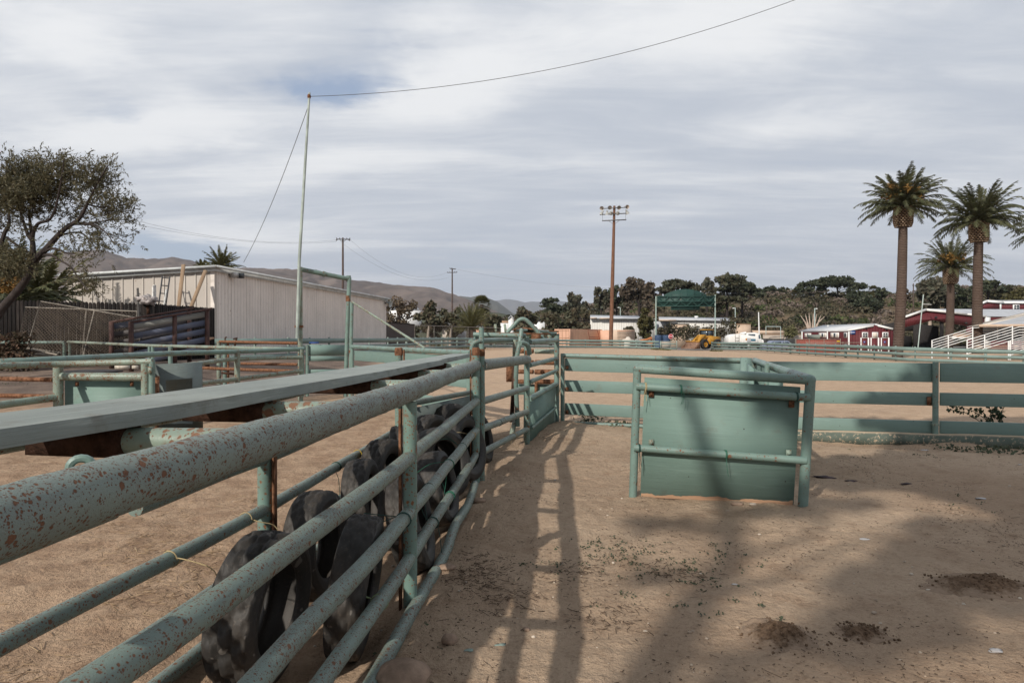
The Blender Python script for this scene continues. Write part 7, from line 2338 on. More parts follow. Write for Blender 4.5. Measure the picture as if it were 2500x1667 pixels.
# creeper on the fence before the long building
vf = thing("creeper_fence", "wire fence overgrown with creeper before the long white building", "fence", at(1700, 850, 118))
for x in (1612, 1655, 1700, 1745, 1790):
    tube_part("post", M['galv'], vf, at(x, 802, 118), at(x, 850, 118), 0.06, 6)
tube_part("top_rail", M['galv'], vf, at(1612, 802, 118), at(1790, 803, 118), 0.05, 6)
m = MB()
r2 = random.Random(5)
for k in range(230):
    px = r2.uniform(1608, 1796)
    hmax = 26 + (22 if px > 1765 else 0) + 10 * noise.noise(V((px * 0.06, 0, 0)))
    py = 826 - r2.random() * hmax
    c = at(px, py, 118 + r2.uniform(-0.5, 0.5))
    m.leaves(c, (0.8, 0.5, 0.6), 14, 0.30, r2, 1.3, 0.2)
m.build("creeper", foliage("dusty creeper", [(0.06, 0.06, 0.04), (0.10, 0.085, 0.06), (0.05, 0.05, 0.032), (0.14, 0.11, 0.085), (0.08, 0.075, 0.035)], 0.8, 0.15), vf)
m = MB()
for k in range(50):
    c = at(r2.uniform(1918, 1942), r2.uniform(802, 820), 124)
    m.leaves(c, (0.7, 0.5, 0.7), 10, 0.3, r2, 2.0, 0.2)
tag(m.build("reed_clump", foliage("pale green reeds", [(0.12, 0.12, 0.055), (0.17, 0.16, 0.08), (0.09, 0.09, 0.04)], 0.7, 0.2)), "pale green reedy bush above the concrete wall left of the red building", "bush")

# ------------------------------------------------------------------ palms
M['frond'] = foliage("palm frond", [(0.06, 0.072, 0.034), (0.09, 0.098, 0.046), (0.125, 0.118, 0.062), (0.05, 0.056, 0.03)], 0.5, 0.2)
M['frond_y'] = foliage("yellow green frond", [(0.085, 0.085, 0.03), (0.12, 0.11, 0.045), (0.065, 0.065, 0.025)], 0.5, 0.2)
M['palm_bark'] = None
n = NT("ringed palm bark")
ob = n.tc("Object")
w_ = n.t.nodes.new("ShaderNodeTexWave")
w_.wave_type = 'BANDS'
w_.bands_direction = 'Z'
w_.inputs["Scale"].default_value = 2.2
w_.inputs["Distortion"].default_value = 4
w_.inputs["Detail"].default_value = 3
w_.inputs["Detail Scale"].default_value = 3
n.put(w_.inputs[0], ob)
cc = n.mix(w_.outputs[1], (0.055, 0.04, 0.034), (0.135, 0.10, 0.082))
cc = n.mix(n.ramp(n.noise(ob, 1.0, 4), 0.4, 0.7), cc, (0.085, 0.06, 0.048))
n.bump(w_.outputs[1], 0.8, 0.04)
M['palm_bark'] = n.fin(cc, 0.95, 0.05)
M['bossdark'] = plain("dark fibre between leaf bases", (0.05, 0.033, 0.024), 0.95, 0.4, 4)
M['boss'] = foliage("cut leaf bases", [(0.20, 0.135, 0.085), (0.32, 0.24, 0.165), (0.12, 0.08, 0.05), (0.26, 0.18, 0.12)], 0.9, 0.0)
M['fruit'] = foliage("orange fruit stalks", [(0.26, 0.14, 0.035), (0.20, 0.10, 0.03), (0.30, 0.18, 0.05)], 0.7, 0.1)
def frond(m, o, az, el, L, r2, lw=0.55, droop=0.9, n_=30, mats=None):
    d = V((math.cos(az) * math.cos(el), math.sin(az) * math.cos(el), math.sin(el)))
    side = V((-math.sin(az), math.cos(az), 0))
    pts = []
    p = V(o)
    dirv = d.copy()
    st = L / n_
    for k in range(n_ + 1):
        pts.append(p.copy())
        t = k / n_
        dirv = (dirv + V((0, 0, -1)) * (droop * st / L * (0.1 + 2.2 * t * t) * (1.15 - abs(dirv.z) * 0.5))).normalized()
        p = p + dirv * st
    m.path(pts[::3] + [pts[-1]], [0.05 * (1 - 0.85 * i / (len(pts[::3]))) for i in range(len(pts[::3]) + 1)], 4, caps=False)
    for k in range(2, n_):
        t = k / n_
        ll = lw * (math.sin(PI * min(1, (t * 0.92 + 0.06))) ** 0.6)
        ax = (pts[k + 1] - pts[k]).normalized()
        upv = side.cross(ax).normalized()
        for s in (-1, 1):
            q = (side * s * r2.uniform(0.55, 0.85) + ax * 0.75 + upv * (0.25 + r2.uniform(-0.35, 0.35))).normalized()
            tip = pts[k] + q * ll * r2.uniform(0.8, 1.15) + V((0, 0, -0.18 * ll))
            wv = ax * 0.05
            m.quad(pts[k] - wv, pts[k] + wv, lerp(pts[k], tip, 0.6) + wv * 1.1, tip)
            m.quad(pts[k] - wv, lerp(pts[k], tip, 0.6) + wv * 1.1, tip, lerp(pts[k], tip, 0.6) - wv * 1.0) if False else None
def date_palm(label, base, bend, topc, r_trunk, L, nf_, seed, fruit=True, fm='frond', lw=0.6):
    r2 = random.Random(seed)
    root = thing("date_palm", label, "palm tree", base, "tall date palms by the barn")
    pts = smooth_pts([base - V((0, 0, 0.3)), lerp(base, topc, 0.35) + bend, lerp(base, topc, 0.7) + bend * 0.7, topc - V((0, 0, 1.7))], 6)
    rad = [r_trunk * (1.12 - 0.25 * i / (len(pts) - 1)) for i in range(len(pts))]
    MB().path(pts, rad, 18).build("trunk", M['palm_bark'], root, True)
    bm = MB()
    MB().lathe(topc - V((0, 0, 2.0)), [(r_trunk * 0.85, 0), (r_trunk * 1.45, 0.2), (r_trunk * 1.78, 0.6), (r_trunk * 1.75, 1.3), (r_trunk * 1.3, 1.9), (0.1, 2.2)], 18).build("boss", M['bossdark'], root, True)
    for row in range(12):
        for k in range(18):
            an = 2 * PI * (k + 0.5 * (row % 2)) / 18
            z = 0.10 + row * 0.15
            rr = r_trunk * (1.3 + 0.46 * math.sin(min(1.0, (z + 0.05) / 0.62) * PI / 2) - (0.25 * max(0, z - 1.3)))
            c = topc - V((0, 0, 2.0)) + V((math.cos(an) * rr, math.sin(an) * rr, z))
            o_ = V((math.cos(an), math.sin(an), 0))
            tn = V((-math.sin(an), math.cos(an), 0)) * 0.085
            q = c + o_ * 0.10
            up_v = V((0, 0, 0.062))
            bm.hexa([c - tn - up_v * .6, c + tn - up_v * .6, q + tn * .8 - up_v, q - tn * .8 - up_v, c - tn + up_v * .6, c + tn + up_v * .6, q + tn * .8 + up_v * .7, q - tn * .8 + up_v * .7])
    bm.build("leaf_bases", M['boss'], root)
    fm_ = MB()
    for k in range(nf_):
        az = 2 * PI * k * 0.381966 + r2.uniform(-0.2, 0.2)
        t = k / nf_
        el = lerp(1.35, -0.12, t ** 0.85) + r2.uniform(-0.10, 0.10)
        frond(fm_, topc + V((math.cos(az) * 0.25, math.sin(az) * 0.25, 0.25 - 0.5 * t)), az, el, L * r2.uniform(0.82, 1.12) * (0.82 if t < 0.15 else 1), r2, lw, 1.2 + 0.4 * t, 34)
    fm_.build("crown", M[fm], root)
    if fruit:
        m = MB()
        for k in range(14):
            az = r2.uniform(0, 2 * PI)
            c = topc + V((math.cos(az) * r2.uniform(0.7, 1.5), math.sin(az) * r2.uniform(0.7, 1.5), r2.uniform(0.5, 1.7)))
            m.leaves(c, (0.38, 0.38, 0.4), 46, 0.11, r2, 3.0, 0.2)
        m.build("fruit_sprays", M['fruit'], root)
    return root
g_ = -0.33
b_ = at(2190, 874, 60); b_.z = g_
date_palm("tallest date palm with orange fruit and a slightly bent trunk beside the red building", b_, V((0.15, 0, 0)) * 1.0, at(2205, 500, 60), 0.40, 3.6, 92, 1, lw=0.55)
b_ = at(2386, 874, 60); b_.z = g_
date_palm("second tall date palm standing behind the bleachers roof", b_, V((-0.05, 0, 0)), at(2390, 537, 60), 0.39, 3.7, 86, 2, False, lw=0.55)
b_ = at(2315, 864, 80); b_.z = g_
date_palm("shorter date palm with orange fruit between the two tall palms", b_, V((0.1, 0, 0)), at(2321, 652, 80), 0.42, 4.1, 66, 3, lw=0.55)
b_ = at(2572, 874, 60); b_.z = g_
date_palm("date palm mostly out of frame at the right edge with only two frond tips showing", b_, V((0, 0, 0)), at(2580, 560, 60), 0.40, 3.7, 66, 4, False, lw=0.5)
# young date palm and fan palm in the middle
yp = thing("date_palm", "young bushy date palm with long arching fronds by the wire fence", "palm tree", at(1150, 838, 96))
m = MB()
r2 = random.Random(8)
tc_ = at(1152, 806, 96)
for k in range(44):
    t = k / 44
    frond(m, tc_ + V((0, 0, 0.6 * (1 - t))), 2 * PI * k * 0.381966, lerp(1.4, 0.05, t) + r2.uniform(-0.1, 0.1), 3.5 * r2.uniform(0.85, 1.1), r2, 0.55, 0.75, 26)
m.build("crown", M['frond_y'], yp)
MB().path([V((tc_.x, tc_.y, -0.2)), tc_], [0.7, 0.6], 14).build("trunk", M['palm_bark'], yp, True)
def fan_palm(label, px, ytop, ybase, d, sc_, seed, trunk=True):
    root = thing("fan_palm", label, "palm tree", at(px, ybase, d))
    r2 = random.Random(seed)
    c = at(px, ytop, d) - V((0, 0, 1.6 * sc_))
    m = MB()
    for k in range(90):
        t = k / 90
        az, el = 2 * PI * k * 0.381966, lerp(1.4, -1.25, t)
        dv = V((math.cos(az) * math.cos(el), math.sin(az) * math.cos(el), math.sin(el)))
        h = c + dv * 0.8 * sc_ - V((0, 0, 0.4 * t * sc_))
        sd = V((-math.sin(az), math.cos(az), 0))
        up_ = sd.cross(dv)
        for j in range(9):
            a = lerp(-1.1, 1.1, j / 8) + r2.uniform(-0.05, 0.05)
            e = (dv * math.cos(a) + sd * math.sin(a)).normalized()
            tip = h + e * 0.85 * sc_ * r2.uniform(0.85, 1.1) - V((0, 0, 0.18 * sc_))
            w = (sd * math.cos(a) - dv * math.sin(a)) * 0.07 * sc_
            m.quad(h, lerp(h, tip, 0.55) - w, tip, lerp(h, tip, 0.55) + w)
    m.build("crown", M['frond_y'], root)
    m = MB()
    for k in range(160):
        az = r2.uniform(0, 2 * PI)
        z = r2.uniform(0.6, 2.6) * sc_
        q = c + V((math.cos(az) * 0.55 * sc_, math.sin(az) * 0.55 * sc_, -z))
        m.quad(q, q + V((math.cos(az) * .12, math.sin(az) * .12, -0.5)) * sc_, q + V((math.cos(az + .3) * .25, math.sin(az + .3) * .25, -0.9)) * sc_, q + V((math.cos(az + .5) * .1, math.sin(az + .5) * .1, -0.4)) * sc_)
    m.build("dead_skirt", foliage("dead palm skirt", [(0.22, 0.16, 0.08), (0.16, 0.11, 0.06), (0.28, 0.2, 0.11)], 0.9, 0.1) if "dead palm skirt" not in bpy.data.materials else bpy.data.materials["dead palm skirt"], root)
    MB().path([V((c.x, c.y, at(px, ybase, d).z - 0.3)), c], [0.3 * sc_, 0.26 * sc_], 10).build("trunk", M['palm_bark'], root, True)
fan_palm("fan palm with a dead leaf skirt rising above the dark green trees", 1176, 715, 838, 120, 1.25, 1)
fan_palm("tiny fan palm on the skyline of the bluff", 1947, 699, 752, 235, 1.9, 2)
fan_palm("small fan palm on the skyline beside the tallest palm trunk", 2132, 694, 750, 215, 1.1, 3)
# palm behind the metal building and the date palms at the left edge
bp_ = thing("date_palm", "palm crown showing above the roof corner of the metal building", "palm tree", V((at(540, 700, 72).x, 72, 0)))
m = MB()
tc_ = at(541, 652, 72)
for k in range(40):
    t = k / 40
    frond(m, tc_, 2 * PI * k * 0.381966, lerp(1.3, 0.0, t) + r2.uniform(-0.1, 0.1), 2.1 * r2.uniform(0.85, 1.2), r2, 0.4, 0.9, 22)
for k in range(14):
    frond(m, at(493, 652, 72), 2 * PI * k * 0.381966, lerp(1.3, 0.2, k / 14), 0.9, r2, 0.3, 0.6, 14)
m.build("crown", M['frond_y'], bp_)
MB().path([V((tc_.x, tc_.y, 0.3)), tc_], [0.35, 0.3], 10).build("trunk", M['palm_bark'], bp_, True)
for j, (px, py, d, L, lab, fr_) in enumerate(((100, 765, 31, 2.9, "drooping date palm behind the picket fence left of the metal building", False), (22, 745, 29, 3.0, "date palm with orange fruit stalks at the left edge behind the picket fence", True), (-40, 700, 33, 2.6, "date palm cut by the left edge of the frame", False))):
    lp_ = thing("date_palm", lab, "palm tree", V((at(px, py, d).x, d, 0.4)), "date palms behind the picket fence")
    m = MB()
    r2 = random.Random(60 + j)
    tc_ = at(px, py + 10, d)
    for k in range(46):
        t = k / 46
        frond(m, tc_ + V((0, 0, 0.4 * (1 - t))), 2 * PI * k * 0.381966, lerp(1.4, -0.2, t) + r2.uniform(-0.15, 0.15), L * r2.uniform(0.8, 1.1), r2, 0.42, 1.0, 28)
    m.build("crown", M['frond_y'] if j == 0 else M['frond'], lp_)
    MB().path([V((tc_.x, tc_.y, 0.2)), tc_], [0.45, 0.4], 10).build("trunk", M['palm_bark'], lp_, True)
    if fr_:
        m = MB()
        for k in range(26):
            c = at(r2.uniform(4, 45), r2.uniform(680, 712), d - 1.2)
            m.leaves(c, (0.16, 0.16, 0.16), 26, 0.06, r2, 2.5, 0.2)
        m.build("fruit_sprays", M['fruit'], lp_)

# ------------------------------------------------------------------ leaning willow at the left
wt_ = thing("willow_tree", "large thin leaved willow leaning over the picket fence at the left edge", "tree", V((at(-60, 900, 20).x, 20, 0.3)))
def C1(x, y, d=20.0):
    return at(x / 3.484, 350 + y / 3.484, d)
tm = MB()
r2 = random.Random(17)
b0 = V((at(-75, 900, 20).x, 20, 0.2))
trunk = smooth_pts([b0, C1(-40, 1500), C1(120, 1290), C1(220, 1160), C1(290, 1010)], 5)
tm.path(trunk, [0.14 - 0.06 * i / (len(trunk) - 1) for i in range(len(trunk))], 12)
limbs = []
def limb(pts, r0, r1, dz=0.0):
    p = smooth_pts([C1(x, y, 20 + dz * i / max(1, len(pts) - 1)) for i, (x, y) in enumerate(pts)], 4)
    tm.path(p, [lerp(r0, r1, i / (len(p) - 1)) for i in range(len(p))], 8)
    limbs.append(p)
limb([(290, 1010), (330, 960), (400, 890), (480, 800), (560, 720), (640, 670), (690, 620), (740, 520), (780, 440), (840, 320), (920, 190)], 0.10, 0.015, -0.6)
limb([(290, 1010), (280, 900), (275, 830), (240, 780), (210, 700), (180, 600), (150, 480), (120, 300)], 0.09, 0.015, 0.8)
limb([(275, 830), (290, 740), (330, 680), (420, 650), (470, 560), (500, 420), (530, 260), (545, 130)], 0.055, 0.012, -1.2)
limb([(270, 830), (262, 720), (250, 600), (270, 470), (320, 320), (360, 160)], 0.05, 0.012, 1.3)
limb([(330, 960), (420, 900), (500, 905), (570, 935), (650, 940)], 0.05, 0.012, -0.8)
limb([(330, 960), (430, 950), (520, 1000), (600, 1050), (650, 1120), (700, 1190), (750, 1250)], 0.042, 0.012, -1.4)
limb([(480, 800), (560, 770), (680, 760), (760, 820), (800, 880)], 0.035, 0.01, 0.9)
limb([(620, 690), (720, 690), (820, 700), (900, 760), (960, 840)], 0.03, 0.01, -1.1)
limb([(640, 670), (760, 680), (900, 660), (1040, 650), (1140, 670)], 0.028, 0.008, 0.5)
limb([(740, 520), (840, 540), (960, 540), (1060, 520)], 0.025, 0.008, -0.5)
limb([(900, 760), (1000, 800), (1080, 850)], 0.016, 0.006)
limb([(1040, 800), (1100, 785), (1140, 760)], 0.012, 0.006)
limb([(-60, 1000), (0, 880), (40, 760), (80, 680), (60, 520), (20, 350)], 0.08, 0.015, 0.7)
limb([(60, 800), (120, 850), (200, 900), (280, 960)], 0.04, 0.03)
tm.build("trunk", M['bark'], wt_, True)
cm = MB()
clus = [(60, 330, 110, 120, 1.3), (170, 300, 120, 130, 1.3), (300, 260, 120, 130, 1.2), (420, 300, 120, 130, 1.1), (520, 250, 90, 120, 1.0), (110, 450, 130, 110, 1.4), (240, 430, 130, 110, 1.4), (380, 430, 120, 100, 1.1), (500, 420, 90, 90, 0.9), (60, 560, 110, 90, 1.2), (180, 560, 110, 80, 1.0), (300, 550, 100, 80, 0.8), (680, 330, 70, 110, 0.9), (760, 300, 80, 120, 0.9), (850, 250, 80, 110, 0.9), (900, 330, 80, 80, 0.8), (820, 420, 90, 80, 0.9), (700, 450, 80, 80, 0.7), (920, 190, 45, 60, 0.7), (540, 130, 30, 60, 0.6), (360, 130, 40, 70, 0.5), (80, 160, 40, 60, 0.6), (490, 180, 40, 70, 0.6), (640, 200, 25, 70, 0.5), (180, 190, 40, 60, 0.4),
        (980, 510, 90, 70, 0.9), (1060, 500, 60, 60, 0.8), (900, 590, 100, 70, 0.9), (1010, 590, 70, 60, 0.8), (960, 660, 80, 50, 0.8), (1080, 650, 70, 35, 0.7), (600, 560, 80, 80, 0.6), (560, 640, 70, 50, 0.45), (420, 580, 90, 70, 0.6), (720, 640, 80, 60, 0.5), (820, 700, 90, 60, 0.6), (680, 760, 90, 60, 0.55), (780, 830, 90, 60, 0.6), (900, 800, 80, 60, 0.6), (880, 870, 90, 45, 0.65), (600, 830, 80, 50, 0.4), (1000, 770, 50, 30, 0.4), (1080, 845, 40, 25, 0.5), (1120, 770, 35, 25, 0.5), (960, 880, 40, 30, 0.4),
        (620, 960, 90, 50, 0.4), (700, 1020, 60, 50, 0.4), (780, 1000, 50, 50, 0.3), (650, 1130, 55, 50, 0.6), (740, 1230, 80, 60, 1.0), (700, 1170, 70, 50, 0.6), (640, 1200, 50, 50, 0.4), (820, 1240, 40, 40, 0.5), (520, 880, 80, 40, 0.3), (340, 750, 60, 60, 0.35), (150, 700, 90, 60, 0.45),
        (100, 960, 110, 80, 1.2), (40, 1040, 110, 90, 1.3), (170, 1020, 90, 70, 1.0), (60, 880, 90, 50, 0.6), (90, 1120, 90, 60, 0.9), (220, 930, 60, 40, 0.6), (-60, 400, 120, 150, 1.2), (-80, 650, 120, 120, 1.0), (-100, 950, 120, 150, 1.0)]
px2m = 20 / F / 3.484
kd = 2.0
for x, y, rx, ry, dn in clus:
    c = C1(x, y, 20 + r2.uniform(-0.9, 0.9))
    n_ = int(rx * ry * dn / 26)
    # sprigs: short twigs carrying narrow leaves
    for q in range(max(3, int(n_ * kd / 9))):
        u = V((r2.gauss(0, 0.5) * rx * px2m, r2.gauss(0, 0.35), r2.gauss(0, 0.5) * ry * px2m))
        s0 = c + u
        dv = V((r2.gauss(0.25, 0.6), r2.gauss(0, 0.5), r2.gauss(0.45, 0.5) if y < 700 else r2.gauss(-0.1, 0.5))).normalized()
        L = r2.uniform(0.18, 0.42)
        cm.path([s0, s0 + dv * L], 0.003, 3, caps=False)
        for k in range(11):
            p = s0 + dv * L * (k / 11) + V((r2.gauss(0, .02), r2.gauss(0, .02), r2.gauss(0, .02)))
            e = (dv + V((r2.gauss(0, .6), r2.gauss(0, .6), r2.gauss(0, .6)))).normalized()
            sd = e.cross(V((r2.gauss(0, 1), r2.gauss(0, 1), r2.gauss(0, 1)))).normalized() * 0.015
            ll = r2.uniform(0.06, 0.13)
            cm.quad(p, p + e * ll * 0.45 + sd, p + e * ll, p + e * ll * 0.45 - sd)
cm.build("crown", FM['willow'], wt_)
m = MB()
for k in range(60):
    q = at(r2.uniform(-20, 75), r2.uniform(815, 900), 22.5)
    m.leaves(q, (0.25, 0.3, 0.2), 22, 0.08, r2, 1.8, 0.1)
tag(m.build("dry_bush", foliage("rusty dry bush", [(0.085, 0.045, 0.032), (0.06, 0.045, 0.028), (0.11, 0.06, 0.04), (0.05, 0.05, 0.03)], 0.8, 0.1)), "reddish dry bush at the left edge in front of the picket fence", "bush")
m = MB()
for k in range(40):
    q = at(r2.uniform(1035, 1180), r2.uniform(851, 856), 86)
    q.z = tz(q.x, q.y) + 0.05
    m.leaves(q, (0.8, 0.9, 0.10), 12, 0.22, r2, 1.5, 0.1)
for k in range(40):
    q = at(r2.choice((r2.uniform(1595, 1630), r2.uniform(1738, 1765), r2.uniform(800, 830))), 0, 0.001) if False else at(r2.choice((r2.uniform(1595, 1630), r2.uniform(1738, 1765))), 853, 88)
    q.z = tz(q.x, q.y) + 0.05
    m.leaves(q, (0.5, 0.5, 0.12), 8, 0.2, r2, 1.5, 0.1)
stuff(m.build("grass", foliage("dry arena grass", [(0.11, 0.10, 0.04), (0.16, 0.13, 0.06), (0.08, 0.08, 0.035)], 0.8, 0.1)))

# ------------------------------------------------------------------ the tree behind the camera that shades the path
SUN = V((-0.84, -1.30, 1.0)).normalized()
sh_off = V((-0.84, -1.30, 1.0))
def up_from(x, y, z):
    return V((x, y, 0)) + sh_off * z
st_ = thing("shade_tree", "spreading tree behind the viewer whose shadow falls across the dirt at the right", "tree", V((-5.6, -6.6, 0)))
tm, cm = MB(), MB()
r2 = random.Random(77)
tb = V((-2.35, -2.6, 0))
trunk = [tb, up_from(0.30, 2.35, 4.6), up_from(0.60, 2.97, 5.4), up_from(1.05, 3.85, 6.3), up_from(1.50, 4.65, 7.2), up_from(1.95, 6.3, 8.3), up_from(2.6, 8.0, 9.0)]
trunk[0] = V((up_from(0.0, 1.7, 4.0).x, up_from(0.0, 1.7, 4.0).y, 0))
tm.path([trunk[0], up_from(0.0, 1.7, 4.0)] + trunk[1:], [0.2, 0.17, 0.15, 0.14, 0.13, 0.11, 0.09, 0.05], 10)
for pts, r in (([(1.05, 3.85, 6.3), (1.7, 4.3, 6.8), (3.0, 5.4, 7.5)], 0.04), ([(1.5, 4.65, 7.2), (2.2, 5.1, 7.6), (3.3, 6.6, 8.2)], 0.035), ([(0.75, 3.2, 5.6), (2.2, 3.3, 6.2), (4.0, 3.5, 7)], 0.035)):
    tm.path([up_from(*p) for p in pts], [r * 1.2, r, r * 0.5], 8)
tm.build("trunk", M['bark'], st_, True)
def shade(x, y, rx, ry, dn, z=7.5):
    """foliage whose shadow lands on an ellipse of ground"""
    n_ = int(rx * ry * 3.14 * dn * 130)
    for k in range(n_):
        a = r2.uniform(0, 2 * PI)
        q = math.sqrt(r2.random())
        p = up_from(x + math.cos(a) * q * rx, y + math.sin(a) * q * ry, z + r2.uniform(-1.2, 1.4))
        cm.leaf(p, 0.27, r2, 1.5)
for a in ((4.4, 7.6, 1.25, 0.95, 1.0), (6.2, 8.2, 1.5, 1.3, 1.0), (8.2, 8.4, 1.6, 1.6, 1.0), (3.4, 7.5, 0.35, 0.8, 0.8), (5.2, 6.5, 1.2, 0.8, 1.0), (7.2, 6.4, 1.4, 1.0, 1.0), (6.2, 9.6, 0.9, 0.7, 0.9), (8.2, 10.0, 1.2, 0.8, 0.9), (4.9, 5.4, 0.9, 0.7, 1.0), (6.4, 5.0, 1.0, 0.8, 1.0),
          (3.7, 5.1, 0.65, 0.5, 1.0), (2.95, 4.55, 0.5, 0.38, 1.0), (2.35, 4.05, 0.42, 0.34, 1.0), (1.95, 3.62, 0.35, 0.26, 0.9), (1.55, 3.22, 0.28, 0.2, 0.8), (3.5, 4.35, 0.6, 0.42, 0.9), (4.6, 4.4, 0.8, 0.6, 1.0), (3.0, 3.75, 0.25, 0.2, 0.7), (3.6, 3.5, 0.4, 0.45, 0.9), (4.6, 3.3, 0.7, 0.7, 1.0), (2.9, 2.7, 0.35, 0.3, 0.9), (1.05, 2.75, 0.22, 0.16, 0.6),
          (7.7, 10.8, 1.7, 0.9, 1.0), (8.8, 12.0, 1.7, 0.8, 1.0), (6.3, 10.9, 0.7, 0.4, 1.0), (10.5, 11, 1.6, 1.6, 1.0), (2.35, 5.85, 0.4, 0.16, 0.6), (2.9, 6.1, 0.35, 0.2, 0.8), (1.35, 5.45, 0.5, 0.14, 0.55), (0.9, 4.25, 0.35, 0.07, 0.6), (1.0, 11.0, 0.01, 0.01, 0.1), (6.0, 12.5, 1.3, 0.25, 0.6), (9.5, 12.3, 1.2, 0.4, 0.7), (4.0, 12.3, 0.8, 0.15, 0.5)):
    shade(*a)
cm.build("crown", FM['willow'], st_)

# ------------------------------------------------------------------ light, sky, air
sun_d = bpy.data.lights.new("sun", 'SUN')
sun_d.energy = 4.2
sun_d.angle = math.radians(0.8)
sun_d.color = (1.0, 0.93, 0.83)
sun = bpy.data.objects.new("sun", sun_d)
col.objects.link(sun)
sun.rotation_euler = (-SUN).to_track_quat('-Z', 'Y').to_euler()
el_ = math.asin(SUN.z)
az_ = math.atan2(SUN.x, SUN.y)
world = bpy.data.worlds.new("World")
scene.world = world
world.use_nodes = True
wt2 = world.node_tree
wt2.nodes.clear()
class WN(NT):
    def __init__(self, t):
        self.t = t
        self._tc = None
w = WN(wt2)
out = wt2.nodes.new("ShaderNodeOutputWorld")
bg = wt2.nodes.new("ShaderNodeBackground")
wt2.links.new(bg.outputs[0], out.inputs[0])
bg.inputs[1].default_value = 0.1
sk = wt2.nodes.new("ShaderNodeTexSky")
sk.sky_type = 'NISHITA'
sk.sun_disc = False
sk.sun_elevation = el_
sk.sun_rotation = az_
sk.air_density = 1.0
sk.dust_density = 1.2
sk.ozone_density = 1.0
D = w.tc("Generated")
sep = wt2.nodes.new("ShaderNodeSeparateXYZ")
w.put(sep.inputs[0], D)
zc = w.math('MAXIMUM', sep.outputs[2], 0.0)
den = w.math('ADD', zc, 0.10)
cmb = wt2.nodes.new("ShaderNodeCombineXYZ")
w.put(cmb.inputs[0], w.math('DIVIDE', sep.outputs[0], den))
w.put(cmb.inputs[1], w.math('DIVIDE', sep.outputs[1], den))
pl = cmb.outputs[0]
streak = w.noise(w.mapping(pl, (0.32, 1.25, 1), (0, 0, math.radians(-8)), (3.1, 1.4, 0)), 1.15, 6, 0.60, 0.5)
wisp = w.noise(w.mapping(pl, (0.8, 2.6, 1), (0, 0, math.radians(-24)), (7.7, 2.2, 0)), 1.6, 6, 0.66, 0.9)
soft = w.noise(w.mapping(pl, (0.5, 0.8, 1), (0, 0, math.radians(-14)), (1.7, 5.2, 0)), 0.7, 4, 0.5, 0.3)
def pplane(px, py):
    r = ray(px, py).normalized()
    return V((r.x / (r.z + 0.10), r.y / (r.z + 0.10), 0))
warp = wt2.nodes.new("ShaderNodeTexNoise")
w.put(warp.inputs["Vector"], pl)
warp.inputs["Scale"].default_value = 1.1
warp.inputs["Detail"].default_value = 6
warp.inputs["Roughness"].default_value = 0.62
wv_ = wt2.nodes.new("ShaderNodeVectorMath")
wv_.operation = 'MULTIPLY_ADD'
w.put(wv_.inputs[0], warp.outputs["Color"])
wv_.inputs[1].default_value = (0.9, 0.7, 0)
wv_.inputs[2].default_value = (-0.45, -0.35, 0)
wa = wt2.nodes.new("ShaderNodeVectorMath")
wa.operation = 'ADD'
w.put(wa.inputs[0], pl)
w.put(wa.inputs[1], wv_.outputs[0])
def band(xa, ya, xb, yb, ly, amt):
    """soft streak in the cloud sheet between two sky directions"""
    p, q = pplane(xa, ya), pplane(xb, yb)
    mp = wt2.nodes.new("ShaderNodeMapping")
    mp.vector_type = 'TEXTURE'
    w.put(mp.inputs[0], wa.outputs[0])
    mp.inputs["Location"].default_value = (p + q) / 2
    mp.inputs["Rotation"].default_value = (0, 0, math.atan2(q.y - p.y, q.x - p.x))
    mp.inputs["Scale"].default_value = ((q - p).length / 2, ly, 1)
    ln = wt2.nodes.new("ShaderNodeVectorMath")
    ln.operation = 'LENGTH'
    w.put(ln.inputs[0], mp.outputs[0])
    return w.ramp(ln.outputs["Value"], 0.0, 1.0, amt, 0.0)
holes = band(560, 265, 1010, 130, 0.30, 0.46)
for a in ((700, 235, 820, 190, 0.16, 0.25), (120, 300, 560, 255, 0.22, 0.34), (640, 70, 1150, 10, 0.26, 0.26), (180, 618, 640, 606, 0.75, 0.9), (-200, 640, 330, 625, 0.9, 0.8), (820, 690, 1500, 690, 2.2, 0.24), (1300, 560, 2300, 640, 1.0, 0.16), (300, 520, 760, 540, 0.4, 0.16), (1400, 420, 2600, 470, 0.5, 0.12)):
    holes = w.math('ADD', holes, band(*a))
glow = band(-100, 420, 900, 250, 0.34, 0.30)
for a in ((700, 300, 1500, 60, 0.40, 0.34), (1200, 120, 2300, 40, 0.55, 0.30), (300, 470, 1300, 380, 0.30, 0.22), (-100, 120, 420, 90, 0.4, 0.22), (150, 590, 900, 590, 0.8, 0.22), (1500, 330, 2500, 330, 0.35, 0.16), (1200, 520, 2000, 500, 0.4, 0.12)):
    glow = w.math('ADD', glow, band(*a))
cov = w.math('ADD', w.math('MULTIPLY', streak, 0.75), w.math('MULTIPLY', wisp, 0.45))
cov = w.math('ADD', cov, w.math('MULTIPLY', soft, 0.35))
cov = w.math('SUBTRACT', cov, holes)
mask = w.ramp(cov, 0.15, 0.66, 0.03, 0.985)
low = w.ramp(sep.outputs[2], 0.0, 0.10, 1.0, 0.0)
br0 = w.math('ADD', w.math('MULTIPLY', streak, 0.72), w.math('MULTIPLY', wisp, 0.34))
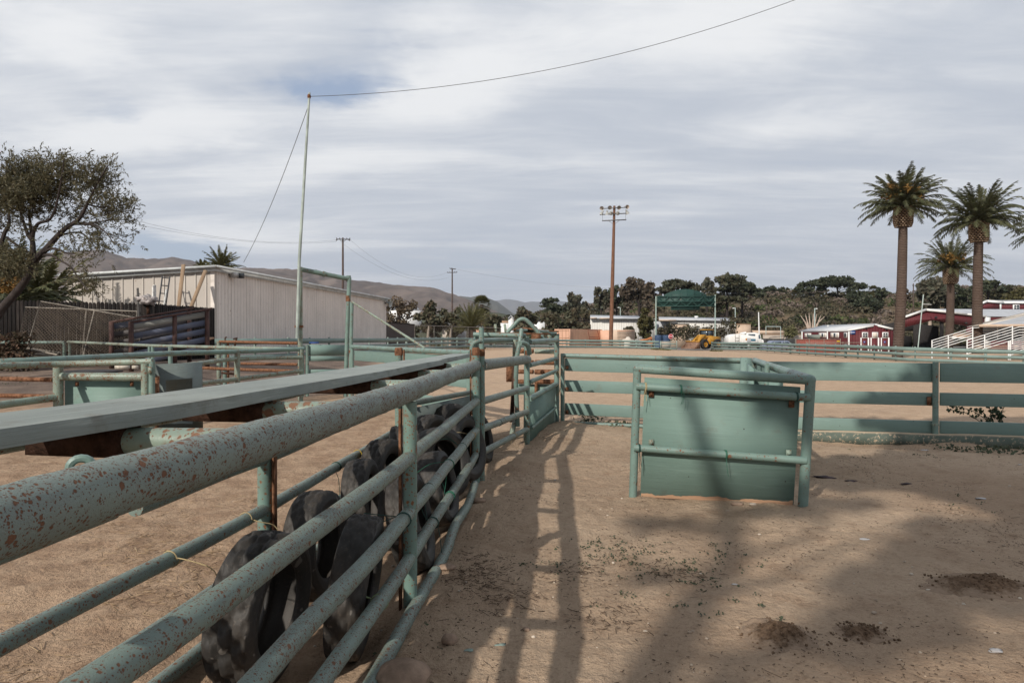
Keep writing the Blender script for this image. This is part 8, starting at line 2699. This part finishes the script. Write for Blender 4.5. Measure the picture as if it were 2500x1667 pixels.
br = w.ramp(w.math('ADD', br0, w.math('SUBTRACT', w.math('MULTIPLY', glow, 1.0), w.math('MULTIPLY', holes, 0.35))), 0.40, 0.82)
ccol = w.mix(br, (5.5, 5.95, 6.7), (9.1, 9.2, 9.3))
clear = w.mix(w.ramp(sep.outputs[2], 0.02, 0.5), (4.7, 5.6, 7.0), (3.3, 4.3, 6.2))
clear = w.mix(0.25, clear, sk.outputs[0])
fin = w.mix(mask, clear, ccol)
dark = w.ramp(sep.outputs[2], -0.02, 0.0)
fin = w.mix(dark, (1.6, 1.35, 1.1), fin)
w.put(bg.inputs[0], fin)

haze = MB()
haze.hexa([(-17000, -400, -12), (17000, -400, -12), (17000, 16000, -12), (-17000, 16000, -12), (-17000, -400, 900), (17000, -400, 900), (17000, 16000, 900), (-17000, 16000, 900)])
hm = bpy.data.materials.new("pale air")
hm.use_nodes = True
hm.node_tree.nodes.clear()
ho = hm.node_tree.nodes.new("ShaderNodeOutputMaterial")
hv = hm.node_tree.nodes.new("ShaderNodeVolumePrincipled")
hv.inputs["Color"].default_value = (0.82, 0.88, 1.0, 1)
hv.inputs["Density"].default_value = 7.0e-5
hv.inputs["Anisotropy"].default_value = 0.2
hm.node_tree.links.new(hv.outputs[0], ho.inputs[1])
hz_o = haze.build("haze", hm)
hz_o["kind"] = "stuff"

EXPOSURE = 0.0
vs_ = scene.view_settings
scene.display_settings.display_device = 'sRGB'
vs_.view_transform = 'Standard'
vs_.look = 'None'
vs_.exposure = EXPOSURE
vs_.gamma = 1.0
vs_.use_curve_mapping = False
scene.render.engine = 'CYCLES'
scene.cycles.use_denoising = True
try:
    scene.cycles.denoiser = 'OPENIMAGEDENOISE'
except Exception:
    pass
scene.cycles.max_bounces = 6
scene.cycles.diffuse_bounces = 3
scene.cycles.glossy_bounces = 2
scene.cycles.transmission_bounces = 4
scene.cycles.transparent_max_bounces = 8
scene.cycles.volume_bounces = 0
scene.cycles.caustics_reflective = False
scene.cycles.caustics_refractive = False
for o in list(bpy.data.objects):
    if "_w" in o:
        del o["_w"]
